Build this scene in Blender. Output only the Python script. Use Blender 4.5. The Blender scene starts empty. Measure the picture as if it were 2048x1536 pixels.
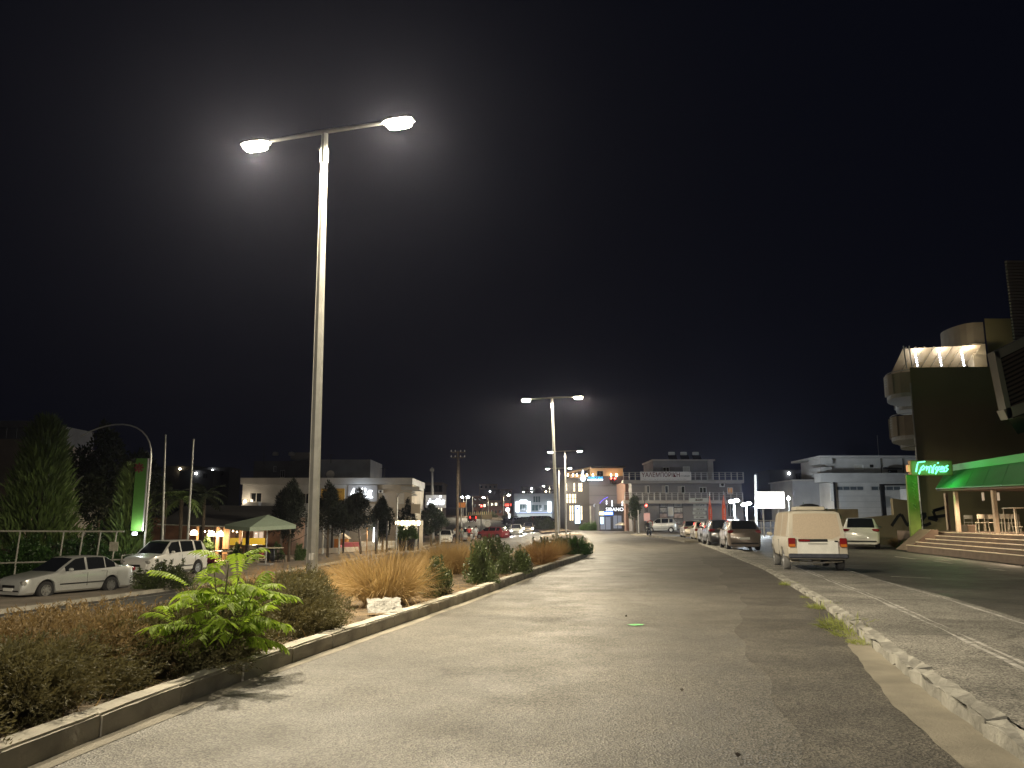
import bpy, bmesh, math, random
import numpy as np
from mathutils import Vector, Matrix

# ------------------------------------------------------------------ camera, sky, exposure
S = bpy.context.scene
C = S.collection
F, CX, CY, HOR, CAMH = 1600.0, 1024.0, 768.0, 1040.0, 1.5
PITCH = math.atan((HOR - CY) / F)
cam_d = bpy.data.cameras.new("camera")
cam = bpy.data.objects.new("camera", cam_d); C.objects.link(cam)
cam.location = (0, 0, CAMH); cam.rotation_euler = (math.pi / 2 + PITCH, 0, 0)
cam_d.sensor_width = 36.0; cam_d.lens = 36.0 * F / 2048.0
cam_d.clip_start = 0.05; cam_d.clip_end = 3000
S.camera = cam
W = bpy.data.worlds.new("World"); S.world = W; W.use_nodes = True
wn = W.node_tree.nodes; wl = W.node_tree.links
bg = wn["Background"]
sky = wn.new("ShaderNodeTexSky"); sky.sky_type = 'NISHITA'; sky.sun_disc = False
sky.sun_elevation = math.radians(-4); sky.sun_rotation = math.radians(200)
mixs = wn.new("ShaderNodeMix"); mixs.data_type = 'RGBA'; mixs.inputs[0].default_value = 0.02
mixs.inputs[6].default_value = (0.0020, 0.0024, 0.0052, 1)
wl.new(sky.outputs[0], mixs.inputs[7]); wl.new(mixs.outputs[2], bg.inputs[0])
bg.inputs[1].default_value = 1.0
S.view_settings.view_transform = 'Standard'; S.view_settings.look = 'None'
S.view_settings.exposure = -0.28; S.view_settings.gamma = 1.0
S.cycles.use_denoising = True
S.render.filter_size = 1.2
S.cycles.max_bounces = 5; S.cycles.diffuse_bounces = 2; S.cycles.glossy_bounces = 3
S.cycles.transmission_bounces = 4; S.cycles.volume_bounces = 0
S.cycles.sample_clamp_indirect = 3.0
S.cycles.caustics_reflective = False; S.cycles.caustics_refractive = False
random.seed(7); rng = np.random.default_rng(7)
LAMP = 1.0   # master level of the sodium-white street lamps

# ------------------------------------------------------------------ pixel -> place
def ray(px, py):
    a = (px - CX) / F; b = (CY - py) / F
    return (a, math.cos(PITCH) - b * math.sin(PITCH), math.sin(PITCH) + b * math.cos(PITCH))
def G(px, py, z=0.0):
    d = ray(px, py); t = (z - CAMH) / d[2]
    return (d[0] * t, d[1] * t)
def pt(px, py, Y):
    d = ray(px, py); t = Y / d[1]
    return Vector((d[0] * t, Y, CAMH + d[2] * t))
def xz(px, py, Y):
    p = pt(px, py, Y); return p.x, p.z

# ------------------------------------------------------------------ lines of the road and height of the ground
kp = [G(*q) for q in ((40, 1536), (215, 1466), (400, 1392), (560, 1334), (700, 1284), (830, 1240), (960, 1193), (1060, 1154), (1120, 1133), (1168, 1117))]
KX = [-7.2, -4.4] + [p[0] for p in kp] + [3.7, 4.4, 5.0, 6.1, 7.0, 8.0, 8.2, 7.6, 4.5, -4, -22, -50]
KY = [-40, -8] + [p[1] for p in kp] + [38, 45, 52, 66, 80, 104, 130, 160, 192, 230, 290, 380]
rp = [G(*q) for q in ((2040, 1536), (1870, 1400), (1760, 1310), (1650, 1215), (1530, 1140), (1430, 1099), (1392, 1086))]
RX = [-1.2, 1.6] + [p[0] for p in rp]
RY = [-40, -8] + [p[1] for p in rp]
def smooth_curve(ys, xs, y0, y1, rad):
    g = np.arange(y0, y1, 0.25); v = np.interp(g, ys, xs)
    n = int(rad / 0.25)
    k = np.ones(2 * n + 1) / (2 * n + 1)
    vp = np.concatenate([v[0] + (np.arange(-n, 0)) * (v[1] - v[0]), v, v[-1] + np.arange(1, n + 1) * (v[-1] - v[-2])])
    return g, np.convolve(vp, k, 'valid')
_kg, _kv = smooth_curve(KY, KX, -40, 380, 2.5)
_rg, _rv = smooth_curve(RY, RX, -40, RY[-1] + 30, 2.0)
def K(y): return np.interp(y, _kg, _kv)
def R(y): return np.interp(y, _rg, _rv)
def gz(x, y):
    x = np.asarray(x, float); y = np.asarray(y, float)
    u = x - K(y)
    z = np.interp(u, [-40, -17, -4.2, -0.6, 0], [-1.45, -1.32, -0.32, -0.02, 0])
    rise = np.maximum(0, y - 125) * 0.019
    return z + rise
def gzf(x, y): return float(gz(x, y))
def onground(px, py, it=12):
    """the point of the sloping ground under a pixel"""
    z = 0.0
    for _ in range(it):
        x, y = G(px, py, z); z = 0.5 * z + 0.5 * gzf(x, y)
    return Vector((x, y, gzf(x, y)))
def at_depth(px, Y):
    """ground point at depth Y on the pixel column px"""
    z = 0.0
    for _ in range(8):
        dy = ray(px, HOR); x = dy[0] / dy[1] * Y
        c = math.cos(PITCH); depth = c * Y + math.sin(PITCH) * (z - CAMH)
        x = (px - CX) / F * depth
        z = gzf(x, Y)
    return Vector((x, Y, z))

# ------------------------------------------------------------------ materials
MATS = {}
def mat(name, col, rough=0.6, metal=0.0, var=0.0, vscale=8.0, bump=0.0, bscale=40.0, emit=None, estr=0.0,
        spec=0.5, trans=0.0, col2=None, detail=4.0, coat=0.0, translucent=0.0):
    if name in MATS: return MATS[name]
    m = bpy.data.materials.new(name); m.use_nodes = True
    nt = m.node_tree; n = nt.nodes; l = nt.links; b = n["Principled BSDF"]
    b.inputs["Base Color"].default_value = (*col, 1); b.inputs["Roughness"].default_value = rough
    b.inputs["Metallic"].default_value = metal; b.inputs["Specular IOR Level"].default_value = spec
    if coat: b.inputs["Coat Weight"].default_value = coat; b.inputs["Coat Roughness"].default_value = 0.08
    if trans: b.inputs["Transmission Weight"].default_value = trans
    if emit: b.inputs["Emission Color"].default_value = (*emit, 1); b.inputs["Emission Strength"].default_value = estr
    tc = None
    if var or bump: tc = n.new("ShaderNodeTexCoord")
    if var:
        tx = n.new("ShaderNodeTexNoise"); tx.inputs["Scale"].default_value = vscale; tx.inputs["Detail"].default_value = detail
        l.new(tc.outputs["Object"], tx.inputs["Vector"])
        rp_ = n.new("ShaderNodeValToRGB")
        c2 = col2 or tuple(c * (1 - var) for c in col); c3 = col if col2 else tuple(min(1, c * (1 + var)) for c in col)
        rp_.color_ramp.elements[0].position = 0.3; rp_.color_ramp.elements[1].position = 0.7
        rp_.color_ramp.elements[0].color = (*c2, 1); rp_.color_ramp.elements[1].color = (*c3, 1)
        l.new(tx.outputs["Fac"], rp_.inputs[0]); l.new(rp_.outputs[0], b.inputs["Base Color"])
    if bump:
        t2 = n.new("ShaderNodeTexNoise"); t2.inputs["Scale"].default_value = bscale; t2.inputs["Detail"].default_value = 3
        l.new(tc.outputs["Object"], t2.inputs["Vector"])
        bp = n.new("ShaderNodeBump"); bp.inputs["Strength"].default_value = bump; bp.inputs["Distance"].default_value = 0.02
        l.new(t2.outputs["Fac"], bp.inputs["Height"]); l.new(bp.outputs[0], b.inputs["Normal"])
    if translucent:
        tr = n.new("ShaderNodeBsdfTranslucent"); mx = n.new("ShaderNodeMixShader"); mx.inputs[0].default_value = translucent
        tr.inputs[0].default_value = (*[min(1, c * 1.6) for c in col], 1)
        l.new(b.outputs[0], mx.inputs[1]); l.new(tr.outputs[0], mx.inputs[2]); l.new(mx.outputs[0], n["Material Output"].inputs[0])
    MATS[name] = m
    return m

def asphalt(name, base, warm, patch_scale=0.35, cracks=True, rough=0.55, streak=None):
    """worn asphalt: aggregate speckle, broad stains, fine cracks"""
    m = bpy.data.materials.new(name); m.use_nodes = True
    nt = m.node_tree; n = nt.nodes; l = nt.links; b = n["Principled BSDF"]
    tc = n.new("ShaderNodeTexCoord")
    def noise(sc, det=3, rg=0.6):
        t = n.new("ShaderNodeTexNoise"); t.inputs["Scale"].default_value = sc; t.inputs["Detail"].default_value = det
        t.inputs["Roughness"].default_value = rg; l.new(tc.outputs["Object"], t.inputs["Vector"]); return t
    def ramp(src, p0, p1, c0, c1):
        r = n.new("ShaderNodeValToRGB"); r.color_ramp.elements[0].position = p0; r.color_ramp.elements[1].position = p1
        r.color_ramp.elements[0].color = (*c0, 1); r.color_ramp.elements[1].color = (*c1, 1); l.new(src, r.inputs[0]); return r
    big = ramp(noise(patch_scale, 5).outputs["Fac"], 0.35, 0.68, [c * 0.72 for c in base], warm)
    vor = n.new("ShaderNodeTexVoronoi"); vor.inputs["Scale"].default_value = 66; l.new(tc.outputs["Object"], vor.inputs["Vector"])
    sp = ramp(vor.outputs["Color"], 0.2, 0.95, (0.30, 0.30, 0.30), (2.1, 2.05, 1.95))
    mu = n.new("ShaderNodeMix"); mu.data_type = 'RGBA'; mu.blend_type = 'MULTIPLY'; mu.inputs[0].default_value = 0.85
    l.new(big.outputs[0], mu.inputs[6]); l.new(sp.outputs[0], mu.inputs[7])
    out = mu.outputs[2]
    mid = ramp(noise(2.3, 6, 0.7).outputs["Fac"], 0.3, 0.75, (0.8, 0.8, 0.8), (1.15, 1.13, 1.1))
    m2 = n.new("ShaderNodeMix"); m2.data_type = 'RGBA'; m2.blend_type = 'MULTIPLY'; m2.inputs[0].default_value = 0.8
    l.new(out, m2.inputs[6]); l.new(mid.outputs[0], m2.inputs[7]); out = m2.outputs[2]
    if cracks:
        v2 = n.new("ShaderNodeTexVoronoi"); v2.feature = 'DISTANCE_TO_EDGE'; v2.inputs["Scale"].default_value = 0.55
        wv = noise(1.6, 4); mxv = n.new("ShaderNodeMix"); mxv.data_type = 'RGBA'; mxv.inputs[0].default_value = 0.35
        l.new(tc.outputs["Object"], mxv.inputs[6]); l.new(wv.outputs["Color"], mxv.inputs[7]); l.new(mxv.outputs[2], v2.inputs["Vector"])
        cr = ramp(v2.outputs["Distance"], 0.0, 0.012, (0.55, 0.55, 0.55), (1, 1, 1))
        gate = ramp(noise(0.22, 2).outputs["Fac"], 0.5, 0.6, (0, 0, 0), (1, 1, 1))
        m3 = n.new("ShaderNodeMix"); m3.data_type = 'RGBA'; m3.blend_type = 'MULTIPLY'
        l.new(gate.outputs[0], m3.inputs[0]); l.new(out, m3.inputs[6]); l.new(cr.outputs[0], m3.inputs[7]); out = m3.outputs[2]
    l.new(out, b.inputs["Base Color"])
    rr = ramp(noise(1.1, 4).outputs["Fac"], 0.3, 0.7, (rough - 0.1,) * 3, (rough + 0.14,) * 3); l.new(rr.outputs[0], b.inputs["Roughness"])
    bp = n.new("ShaderNodeBump"); bp.inputs["Strength"].default_value = 0.55; bp.inputs["Distance"].default_value = 0.008
    l.new(vor.outputs["Distance"], bp.inputs["Height"]); l.new(bp.outputs[0], b.inputs["Normal"])
    b.inputs["Specular IOR Level"].default_value = 0.5
    MATS[name] = m
    return m

def emat(name, col, s):
    return mat(name, (0.02, 0.02, 0.02), 0.4, emit=col, estr=s)

# ------------------------------------------------------------------ mesh helpers
class MB:
    def __init__(s): s.v = []; s.f = []
    def add(s, vs, fs):
        o = len(s.v); s.v.extend([tuple(p) for p in vs]); s.f.extend([tuple(i + o for i in q) for q in fs]); return s
    def box(s, c, d, rz=0.0, rx=0.0, ry=0.0, bevel=0.0):
        hx, hy, hz = d[0] / 2, d[1] / 2, d[2] / 2
        M = Matrix.Translation(c) @ Matrix.Rotation(rz, 4, 'Z') @ Matrix.Rotation(ry, 4, 'Y') @ Matrix.Rotation(rx, 4, 'X')
        if bevel:
            b = min(bevel, hx * .9, hy * .9, hz * .9); vs = []
            for z, k in ((-hz, b), (-hz + b, 0), (hz - b, 0), (hz, b)):
                for x, y in ((-hx + k + 0, -hy + b + k), (-hx + b + k, -hy + k), (hx - b - k, -hy + k), (hx - k, -hy + b + k),
                             (hx - k, hy - b - k), (hx - b - k, hy - k), (-hx + b + k, hy - k), (-hx + k, hy - b - k)):
                    vs.append(M @ Vector((x, y, z)))
            fs = [tuple(range(7, -1, -1)), tuple(range(24, 32))]
            for r in range(3):
                for i in range(8):
                    j = (i + 1) % 8; fs.append((r * 8 + i, r * 8 + j, r * 8 + 8 + j, r * 8 + 8 + i))
            return s.add(vs, fs)
        vs = [M @ Vector((x, y, z)) for z in (-hz, hz) for x, y in ((-hx, -hy), (hx, -hy), (hx, hy), (-hx, hy))]
        return s.add(vs, [(3, 2, 1, 0), (4, 5, 6, 7), (0, 1, 5, 4), (1, 2, 6, 5), (2, 3, 7, 6), (3, 0, 4, 7)])
    def b2(s, x0, x1, y0, y1, z0, z1):
        return s.box(((x0 + x1) / 2, (y0 + y1) / 2, (z0 + z1) / 2), (abs(x1 - x0), abs(y1 - y0), abs(z1 - z0)))
    def tube(s, pts, rad, n=8, caps=True):
        pts = [Vector(p) for p in pts]; m = len(pts)
        if not hasattr(rad, '__len__'): rad = [rad] * m
        vs = []; ref = None
        for i, p in enumerate(pts):
            t = (pts[min(i + 1, m - 1)] - pts[max(i - 1, 0)])
            t = t.normalized() if t.length > 1e-9 else Vector((0, 0, 1))
            if ref is None: ref = Vector((0, 0, 1)) if abs(t.z) < .9 else Vector((1, 0, 0))
            a = t.cross(ref); a = a.normalized() if a.length > 1e-6 else t.orthogonal().normalized()
            b = a.cross(t).normalized(); ref = b
            for k in range(n):
                an = 2 * math.pi * k / n; vs.append(p + (a * math.cos(an) + b * math.sin(an)) * rad[i])
        fs = []
        for i in range(m - 1):
            for k in range(n):
                k2 = (k + 1) % n; fs.append((i * n + k, i * n + k2, (i + 1) * n + k2, (i + 1) * n + k))
        if caps: fs.append(tuple(range(n))); fs.append(tuple((m - 1) * n + k for k in range(n - 1, -1, -1)))
        return s.add(vs, fs)
    def lathe(s, prof, c=(0, 0, 0), n=16, axis='Z', caps=True):
        vs = []
        for r, z in prof:
            for k in range(n):
                a = 2 * math.pi * k / n; x, y = r * math.cos(a), r * math.sin(a)
                q = (x, y, z) if axis == 'Z' else ((x, z, y) if axis == 'Y' else (z, x, y))
                vs.append((q[0] + c[0], q[1] + c[1], q[2] + c[2]))
        m = len(prof); fs = []
        for i in range(m - 1):
            for k in range(n):
                k2 = (k + 1) % n; fs.append((i * n + k, i * n + k2, (i + 1) * n + k2, (i + 1) * n + k))
        if caps: fs.append(tuple(range(n - 1, -1, -1))); fs.append(tuple((m - 1) * n + k for k in range(n)))
        return s.add(vs, fs)
    def prism(s, poly, y0, y1):
        """polygon in x,z pushed along y"""
        n = len(poly); vs = [(x, y0, z) for x, z in poly] + [(x, y1, z) for x, z in poly]
        fs = [tuple(range(n)), tuple(range(2 * n - 1, n - 1, -1))]
        for i in range(n):
            j = (i + 1) % n; fs.append((j, i, i + n, j + n))
        return s.add(vs, fs)
    def slab(s, poly, z0, z1):
        n = len(poly); vs = [(x, y, z0) for x, y in poly] + [(x, y, z1) for x, y in poly]
        fs = [tuple(range(n - 1, -1, -1)), tuple(range(n, 2 * n))]
        for i in range(n):
            j = (i + 1) % n; fs.append((i, j, j + n, i + n))
        return s.add(vs, fs)
    def quad(s, a, b, c, d): return s.add([a, b, c, d], [(0, 1, 2, 3)])
    def build(s, name, m, parent=None, smooth=None, fix=True):
        me = bpy.data.meshes.new(name); me.from_pydata(s.v, [], s.f)
        if fix and len(s.v) < 6000:
            bm = bmesh.new(); bm.from_mesh(me); bmesh.ops.recalc_face_normals(bm, faces=bm.faces[:]); bm.to_mesh(me); bm.free()
        me.materials.append(m); me.update()
        if smooth is not None:
            me.polygons.foreach_set("use_smooth", [True] * len(me.polygons))
            try: me.set_sharp_from_angle(angle=math.radians(smooth))
            except Exception: pass
        o = bpy.data.objects.new(name, me); C.objects.link(o)
        if parent is not None: o.parent = parent
        return o
def tag(o, label=None, cat=None, group=None, kind=None):
    if label: o["label"] = label
    if cat: o["category"] = cat
    if group: o["group"] = group
    if kind: o["kind"] = kind
    return o
def empty(name, loc=(0, 0, 0), rz=0.0, label=None, cat=None, group=None, rx=0.0, ry=0.0):
    o = bpy.data.objects.new(name, None); C.objects.link(o); o.location = loc; o.rotation_euler = (rx, ry, rz)
    o.empty_display_size = 0.2
    return tag(o, label, cat, group)
def part(name, me_obj, parent, loc=(0, 0, 0), rot=(0, 0, 0), scale=(1, 1, 1)):
    o = bpy.data.objects.new(name, me_obj.data if hasattr(me_obj, 'data') else me_obj); C.objects.link(o)
    o.location = loc; o.rotation_euler = rot; o.scale = scale
    if parent is not None: o.parent = parent
    return o
def copy_tree(o, parent=None):
    c = o.copy(); C.objects.link(c); c.parent = parent
    for ch in list(o.children): copy_tree(ch, c)
    return c
def spot(name, loc, watts, col, size=0.12, ang=150, blend=0.5, parent=None, rot=(0, 0, 0)):
    d = bpy.data.lights.new(name, 'SPOT'); d.energy = watts; d.color = col; d.shadow_soft_size = size
    d.spot_size = math.radians(ang); d.spot_blend = blend
    o = bpy.data.objects.new(name, d); C.objects.link(o); o.location = loc; o.rotation_euler = rot
    if parent is not None: o.parent = parent
    return o
def bulb(name, loc, watts, col, size=0.1, parent=None):
    d = bpy.data.lights.new(name, 'POINT'); d.energy = watts; d.color = col; d.shadow_soft_size = size
    o = bpy.data.objects.new(name, d); C.objects.link(o); o.location = loc
    if parent is not None: o.parent = parent
    return o
def words(name, txt, m, parent, loc, h, depth=0.02, rot=(math.pi / 2, 0, 0), width=None, shear=0.0, align='LEFT', bold=0.0):
    cu = bpy.data.curves.new(name, 'FONT'); cu.body = txt; cu.size = h / 0.72; cu.extrude = depth; cu.shear = shear; cu.offset = bold
    cu.align_x = align; cu.resolution_u = 3
    o = bpy.data.objects.new(name, cu); C.objects.link(o); cu.materials.append(m)
    bpy.context.view_layer.update()
    dg = bpy.context.evaluated_depsgraph_get()
    me = bpy.data.meshes.new_from_object(o.evaluated_get(dg)); bpy.data.objects.remove(o)
    if not len(me.vertices): return None
    if not me.materials: me.materials.append(m)
    q = bpy.data.objects.new(name, me); C.objects.link(q); q.location = loc; q.rotation_euler = rot
    if width:
        xs = [v.co.x for v in me.vertices]; q.scale = (width / (max(xs) - min(xs)), 1, 1)
    if parent is not None: q.parent = parent
    return q
def sheet(name, ul, ur, y0, y1, m, dz=0.0, ny=None, nx=2, kind='structure', parent=None, zf=None):
    ys = np.linspace(y0, y1, ny or max(2, int((y1 - y0) / 1.0))); vs = []; fs = []
    for y in ys:
        a, b = float(ul(y)), float(ur(y))
        for i in range(nx + 1):
            x = a + (b - a) * i / nx; z = (zf(x, y) if zf else gzf(x, y)) + dz; vs.append((x, y, z))
    for j in range(len(ys) - 1):
        for i in range(nx):
            q = j * (nx + 1) + i; fs.append((q, q + 1, q + nx + 2, q + nx + 1))
    o = MB().add(vs, fs).build(name, m, parent, smooth=60, fix=False)
    if kind and parent is None: o["kind"] = kind
    return o

class Site:
    """a building or other thing described in world metres and hung under an Empty at its base"""
    def __init__(s, name, label, cat, x, y, z, group=None):
        s.o = empty(name, (x, y, z), 0, label, cat, group); s.inv = Matrix.Translation((-x, -y, -z))
    def add(s, mb, name, m, parent=None, smooth=None):
        ob = mb.build(name, m, parent or s.o, smooth=smooth); ob.data.transform(s.inv); return ob
    def text(s, name, txt, m, x, y, z, h, width=None, rot=(math.pi / 2, 0, 0), parent=None, **k):
        l = s.o.location
        return words(name, txt, m, parent or s.o, (x - l.x, y - l.y, z - l.z), h, rot=rot, width=width, **k)
    def lamp(s, p, w, col, size=.1):
        return bulb("lamp_light", Vector(p) - s.o.location, w, col, size, s.o)
def facade(x0, x1, z0, z1, y0, y1, holes=(), rec=.14):
    """box whose front (towards -y) is cut by rectangular holes with reveals"""
    b = MB(); xs = sorted({x0, x1, *[h[0] for h in holes], *[h[1] for h in holes]}); zs = sorted({z0, z1, *[h[2] for h in holes], *[h[3] for h in holes]})
    for i in range(len(xs) - 1):
        for j in range(len(zs) - 1):
            cx, cz = (xs[i] + xs[i + 1]) / 2, (zs[j] + zs[j + 1]) / 2
            if any(h[0] < cx < h[1] and h[2] < cz < h[3] for h in holes): continue
            b.quad((xs[i], y0, zs[j]), (xs[i + 1], y0, zs[j]), (xs[i + 1], y0, zs[j + 1]), (xs[i], y0, zs[j + 1]))
    for a, c, d, e in holes:
        f, k = y0, y0 + rec
        b.quad((a, f, d), (a, f, e), (a, k, e), (a, k, d)); b.quad((c, f, d), (c, k, d), (c, k, e), (c, f, e))
        b.quad((a, f, d), (a, k, d), (c, k, d), (c, f, d)); b.quad((a, f, e), (c, f, e), (c, k, e), (a, k, e))
        b.quad((a, k, d), (c, k, d), (c, k, e), (a, k, e))
    b.quad((x0, y0, z0), (x0, y0, z1), (x0, y1, z1), (x0, y1, z0)); b.quad((x1, y0, z0), (x1, y1, z0), (x1, y1, z1), (x1, y0, z1))
    b.quad((x0, y0, z1), (x1, y0, z1), (x1, y1, z1), (x0, y1, z1)); b.quad((x0, y1, z0), (x0, y1, z1), (x1, y1, z1), (x1, y1, z0))
    return b
def window(site, h, y, frame, pane, rec=.14, mull=1, shutters=None, fw=.07, parent=None):
    a, c, d, e = h; w = site.add(MB().b2(a + .01, c - .01, y + rec - .035, y + rec - .01, d + .01, e - .01), "window", pane, parent)
    f = MB(); yy0, yy1 = y + rec - .09, y + rec - .037
    f.b2(a, a + fw, yy0, yy1, d, e); f.b2(c - fw, c, yy0, yy1, d, e); f.b2(a + fw, c - fw, yy0, yy1, d, d + fw); f.b2(a + fw, c - fw, yy0, yy1, e - fw, e)
    for k in range(mull):
        xm = a + (c - a) * (k + 1) / (mull + 1); f.b2(xm - fw / 2, xm + fw / 2, yy0, yy1, d + fw, e - fw)
    site.add(f, "frame", frame, w)
    if shutters:
        for q0, q1 in ((a - (c - a) * .5, a - .02),):
            site.add(MB().b2(q0, q1, y - .05, y - .01, d, e), "shutter", shutters)
    return w
def px_rect(px0, px1, py0, py1, Y):
    a = pt(px0, py1, Y); b = pt(px1, py0, Y); return (a.x, b.x, a.z, b.z)
def scribble(b, x0, x1, z, h, y, n, seed, t=.012):
    """a line of small unreadable letters"""
    r = random.Random(seed); w = (x1 - x0) / n
    for i in range(n):
        c = x0 + (i + .5) * w; k = r.randrange(4); s = w * .30; lw = max(.012, h * .2)
        b.box((c - s, y, z + h / 2), (lw, t, h))
        if k != 0: b.box((c + s, y, z + h / 2 - (h * .2 if k == 2 else 0)), (lw, t, h * (.6 if k == 2 else 1)))
        if k != 1: b.box((c, y, z + h * (.9 if k == 0 else .5)), (2 * s - lw * .9, t * .9, lw))
        if k == 3: b.box((c, y, z + h * .08), (2 * s - lw * .9, t * .9, lw))
    return b
# ------------------------------------------------------------------ setting: ground, carriageways, kerbs, median
M_ASPH = asphalt("asphalt_worn", (0.105, 0.100, 0.092), (0.135, 0.128, 0.115), rough=0.58)
M_ASPH2 = asphalt("asphalt_side", (0.088, 0.086, 0.084), (0.12, 0.116, 0.11), rough=0.6)
M_PAVE = asphalt("island_concrete", (0.21, 0.207, 0.198), (0.28, 0.274, 0.26), patch_scale=0.8, rough=0.75)
M_DIRT = mat("dry_soil", (0.115, 0.082, 0.048), 0.95, var=0.5, vscale=3.0, bump=0.8, bscale=25)
M_GROUND = mat("dark_ground", (0.05, 0.047, 0.04), 0.95, var=0.4, vscale=0.3)
M_KERB = mat("kerb_concrete", (0.36, 0.335, 0.28), 0.85, var=0.32, vscale=2.6, bump=0.35, bscale=30, detail=8)
M_KERBR = mat("kerb_chipped", (0.27, 0.262, 0.235), 0.9, var=0.40, vscale=3.5, bump=0.7, bscale=22, detail=8)
M_GUTTER = mat("gutter_concrete", (0.215, 0.195, 0.155), 0.85, var=0.30, vscale=1.8, bump=0.3, bscale=50, detail=8)
M_PAINT = mat("road_paint", (0.62, 0.60, 0.54), 0.7, var=0.35, vscale=5, detail=8)
M_STEEL = mat("galvanised_steel", (0.42, 0.42, 0.40), 0.42, metal=0.55, var=0.12, vscale=6)
M_DARKM = mat("dark_metal", (0.03, 0.03, 0.03), 0.5)
M_BLACK = mat("black_plastic", (0.012, 0.012, 0.013), 0.5)
M_WHITE = mat("white_paint", (0.72, 0.72, 0.70), 0.55, var=0.08, vscale=3)
M_GLASSD = mat("dark_glass", (0.012, 0.014, 0.016), 0.08, spec=0.8)

gx = np.concatenate([np.linspace(-700, -60, 17), np.linspace(-52, 60, 57), np.linspace(80, 700, 16)])
gy = np.concatenate([np.linspace(-60, 150, 71), np.linspace(156, 380, 40), np.linspace(420, 1500, 14)])
vs = [(float(x), float(y), gzf(x, y) - 0.07 - (0.25 if -16.6 < x - K(y) < 8 else 0)) for y in gy for x in gx]
n_ = len(gx); fs = [(j * n_ + i, j * n_ + i + 1, (j + 1) * n_ + i + 1, (j + 1) * n_ + i) for j in range(len(gy) - 1) for i in range(n_ - 1)]
tag(MB().add(vs, fs).build("ground", M_GROUND, smooth=80, fix=False), kind='structure')

def road_r(y):
    return float(np.interp(y, [-40, 52, 57, 82, 86, 104, 110, 380], [0, 0, 0, 0, 1, 1, 0, 0])) * 16 + (float(R(y)) if y < 52 else float(np.interp(y, [52, 57, 70, 82, 110, 130, 380], [R(52), 12.2, 12.1, 12.4, K(110) + 8, K(130) + 8, K(380) + 8])))
sheet("road", lambda y: K(y) - 0.02, road_r, -40, 379, M_ASPH, 0.0, ny=420, nx=4, zf=lambda x, y: max(0, y - 125) * 0.019)
sheet("opposite_road", lambda y: K(y) - 16.6, lambda y: K(y) - 4.1, -40, 379, M_ASPH2, 0.0, ny=300, nx=4)
sheet("junction_road", lambda y: K(y) - 4.3, lambda y: K(y) + 0.1, 86, 105, M_ASPH, -0.004, ny=16, nx=4)
sheet("service_road", lambda y: (R(y) if y < 52 else 12.0) - 0.6, lambda y: 60, -40, 106, M_ASPH2, -0.012, ny=80, nx=3, zf=lambda x, y: 0.0)

def isl_h(y): return float(np.interp(y, [0, 9, 20, 60], [0.13, 0.12, 0.05, 0.05]))
def isl_w(y): return float(np.interp(y, [-40, 16, 24, 34, 54], [2.5, 2.5, 2.2, 1.1, 0.9]))
sheet("pavement_island", lambda y: R(y) + 0.16, lambda y: R(y) + isl_w(y), -40, 52.5, M_PAVE, 0.0, ny=190, nx=3, zf=lambda x, y: isl_h(y))
mk = MB()
for y in np.arange(-10, 52, 0.5):   # outer edge of the island down to the service road
    a, b = R(y) + isl_w(y), R(y + .5) + isl_w(y + .5)
    mk.quad((a, y, -0.02), (b, y + .5, -0.02), (b, y + .5, isl_h(y + .5)), (a, y, isl_h(y)))
tag(mk.build("pavement_edge", M_KERBR, fix=False), kind='structure')
M_SEAM = mat("seam_mortar", (0.40, 0.39, 0.37), 0.9, var=0.55, vscale=7, detail=8)
for off, wd, y0, y1 in ((1.02, 0.05, -2, 30), (1.14, 0.035, 3, 24), (2.3, 0.05, -2, 26)):
    sheet("pavement_seam", lambda y: R(y) + off + 0.012 * math.sin(y * 3.1) + .02 * math.sin(y * 1.3), lambda y: R(y) + off + wd + 0.01 * math.sin(y * 4.7), y0, y1, M_SEAM, 0.004, ny=110, nx=1, zf=lambda x, y: isl_h(y))
# second island in the mouth of the service road
mk = MB()
isl2 = [onground(1370, 1085), onground(1330, 1077), onground(1262, 1070)]
poly = [(p.x, p.y) for p in isl2] + [(p.x + 1.3, p.y + .3) for p in reversed(isl2)]
tag(mk.slab(poly, -0.02, 0.13).build("traffic_island", M_GUTTER), kind='structure')

# median bed: soil mounded between the kerbs
mr = np.random.default_rng(3)
ys = np.linspace(-12, 84, 150); vs = []; fs = []
for y in ys:
    for i in range(9):
        u = -4.1 + 3.95 * i / 8; x = K(y) + u
        vs.append((x, y, gzf(x, y) + 0.11 + (0.06 * math.sin(math.pi * i / 8)) + mr.uniform(-.025, .025)))
for j in range(len(ys) - 1):
    for i in range(8): q = j * 9 + i; fs.append((q, q + 1, q + 10, q + 9))
tag(MB().add(vs, fs).build("median_soil", M_DIRT, smooth=60, fix=False), kind='structure')
ys = np.linspace(108, 330, 120); vs = []; fs = []
for y in ys:
    for i in range(5):
        x = K(y) - 4.1 + 3.95 * i / 4; vs.append((x, y, gzf(x, y) + 0.16))
for j in range(len(ys) - 1):
    for i in range(4): q = j * 5 + i; fs.append((q, q + 1, q + 6, q + 5))
tag(MB().add(vs, fs).build("median_soil", M_DIRT, smooth=60, fix=False), kind='structure')

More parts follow.
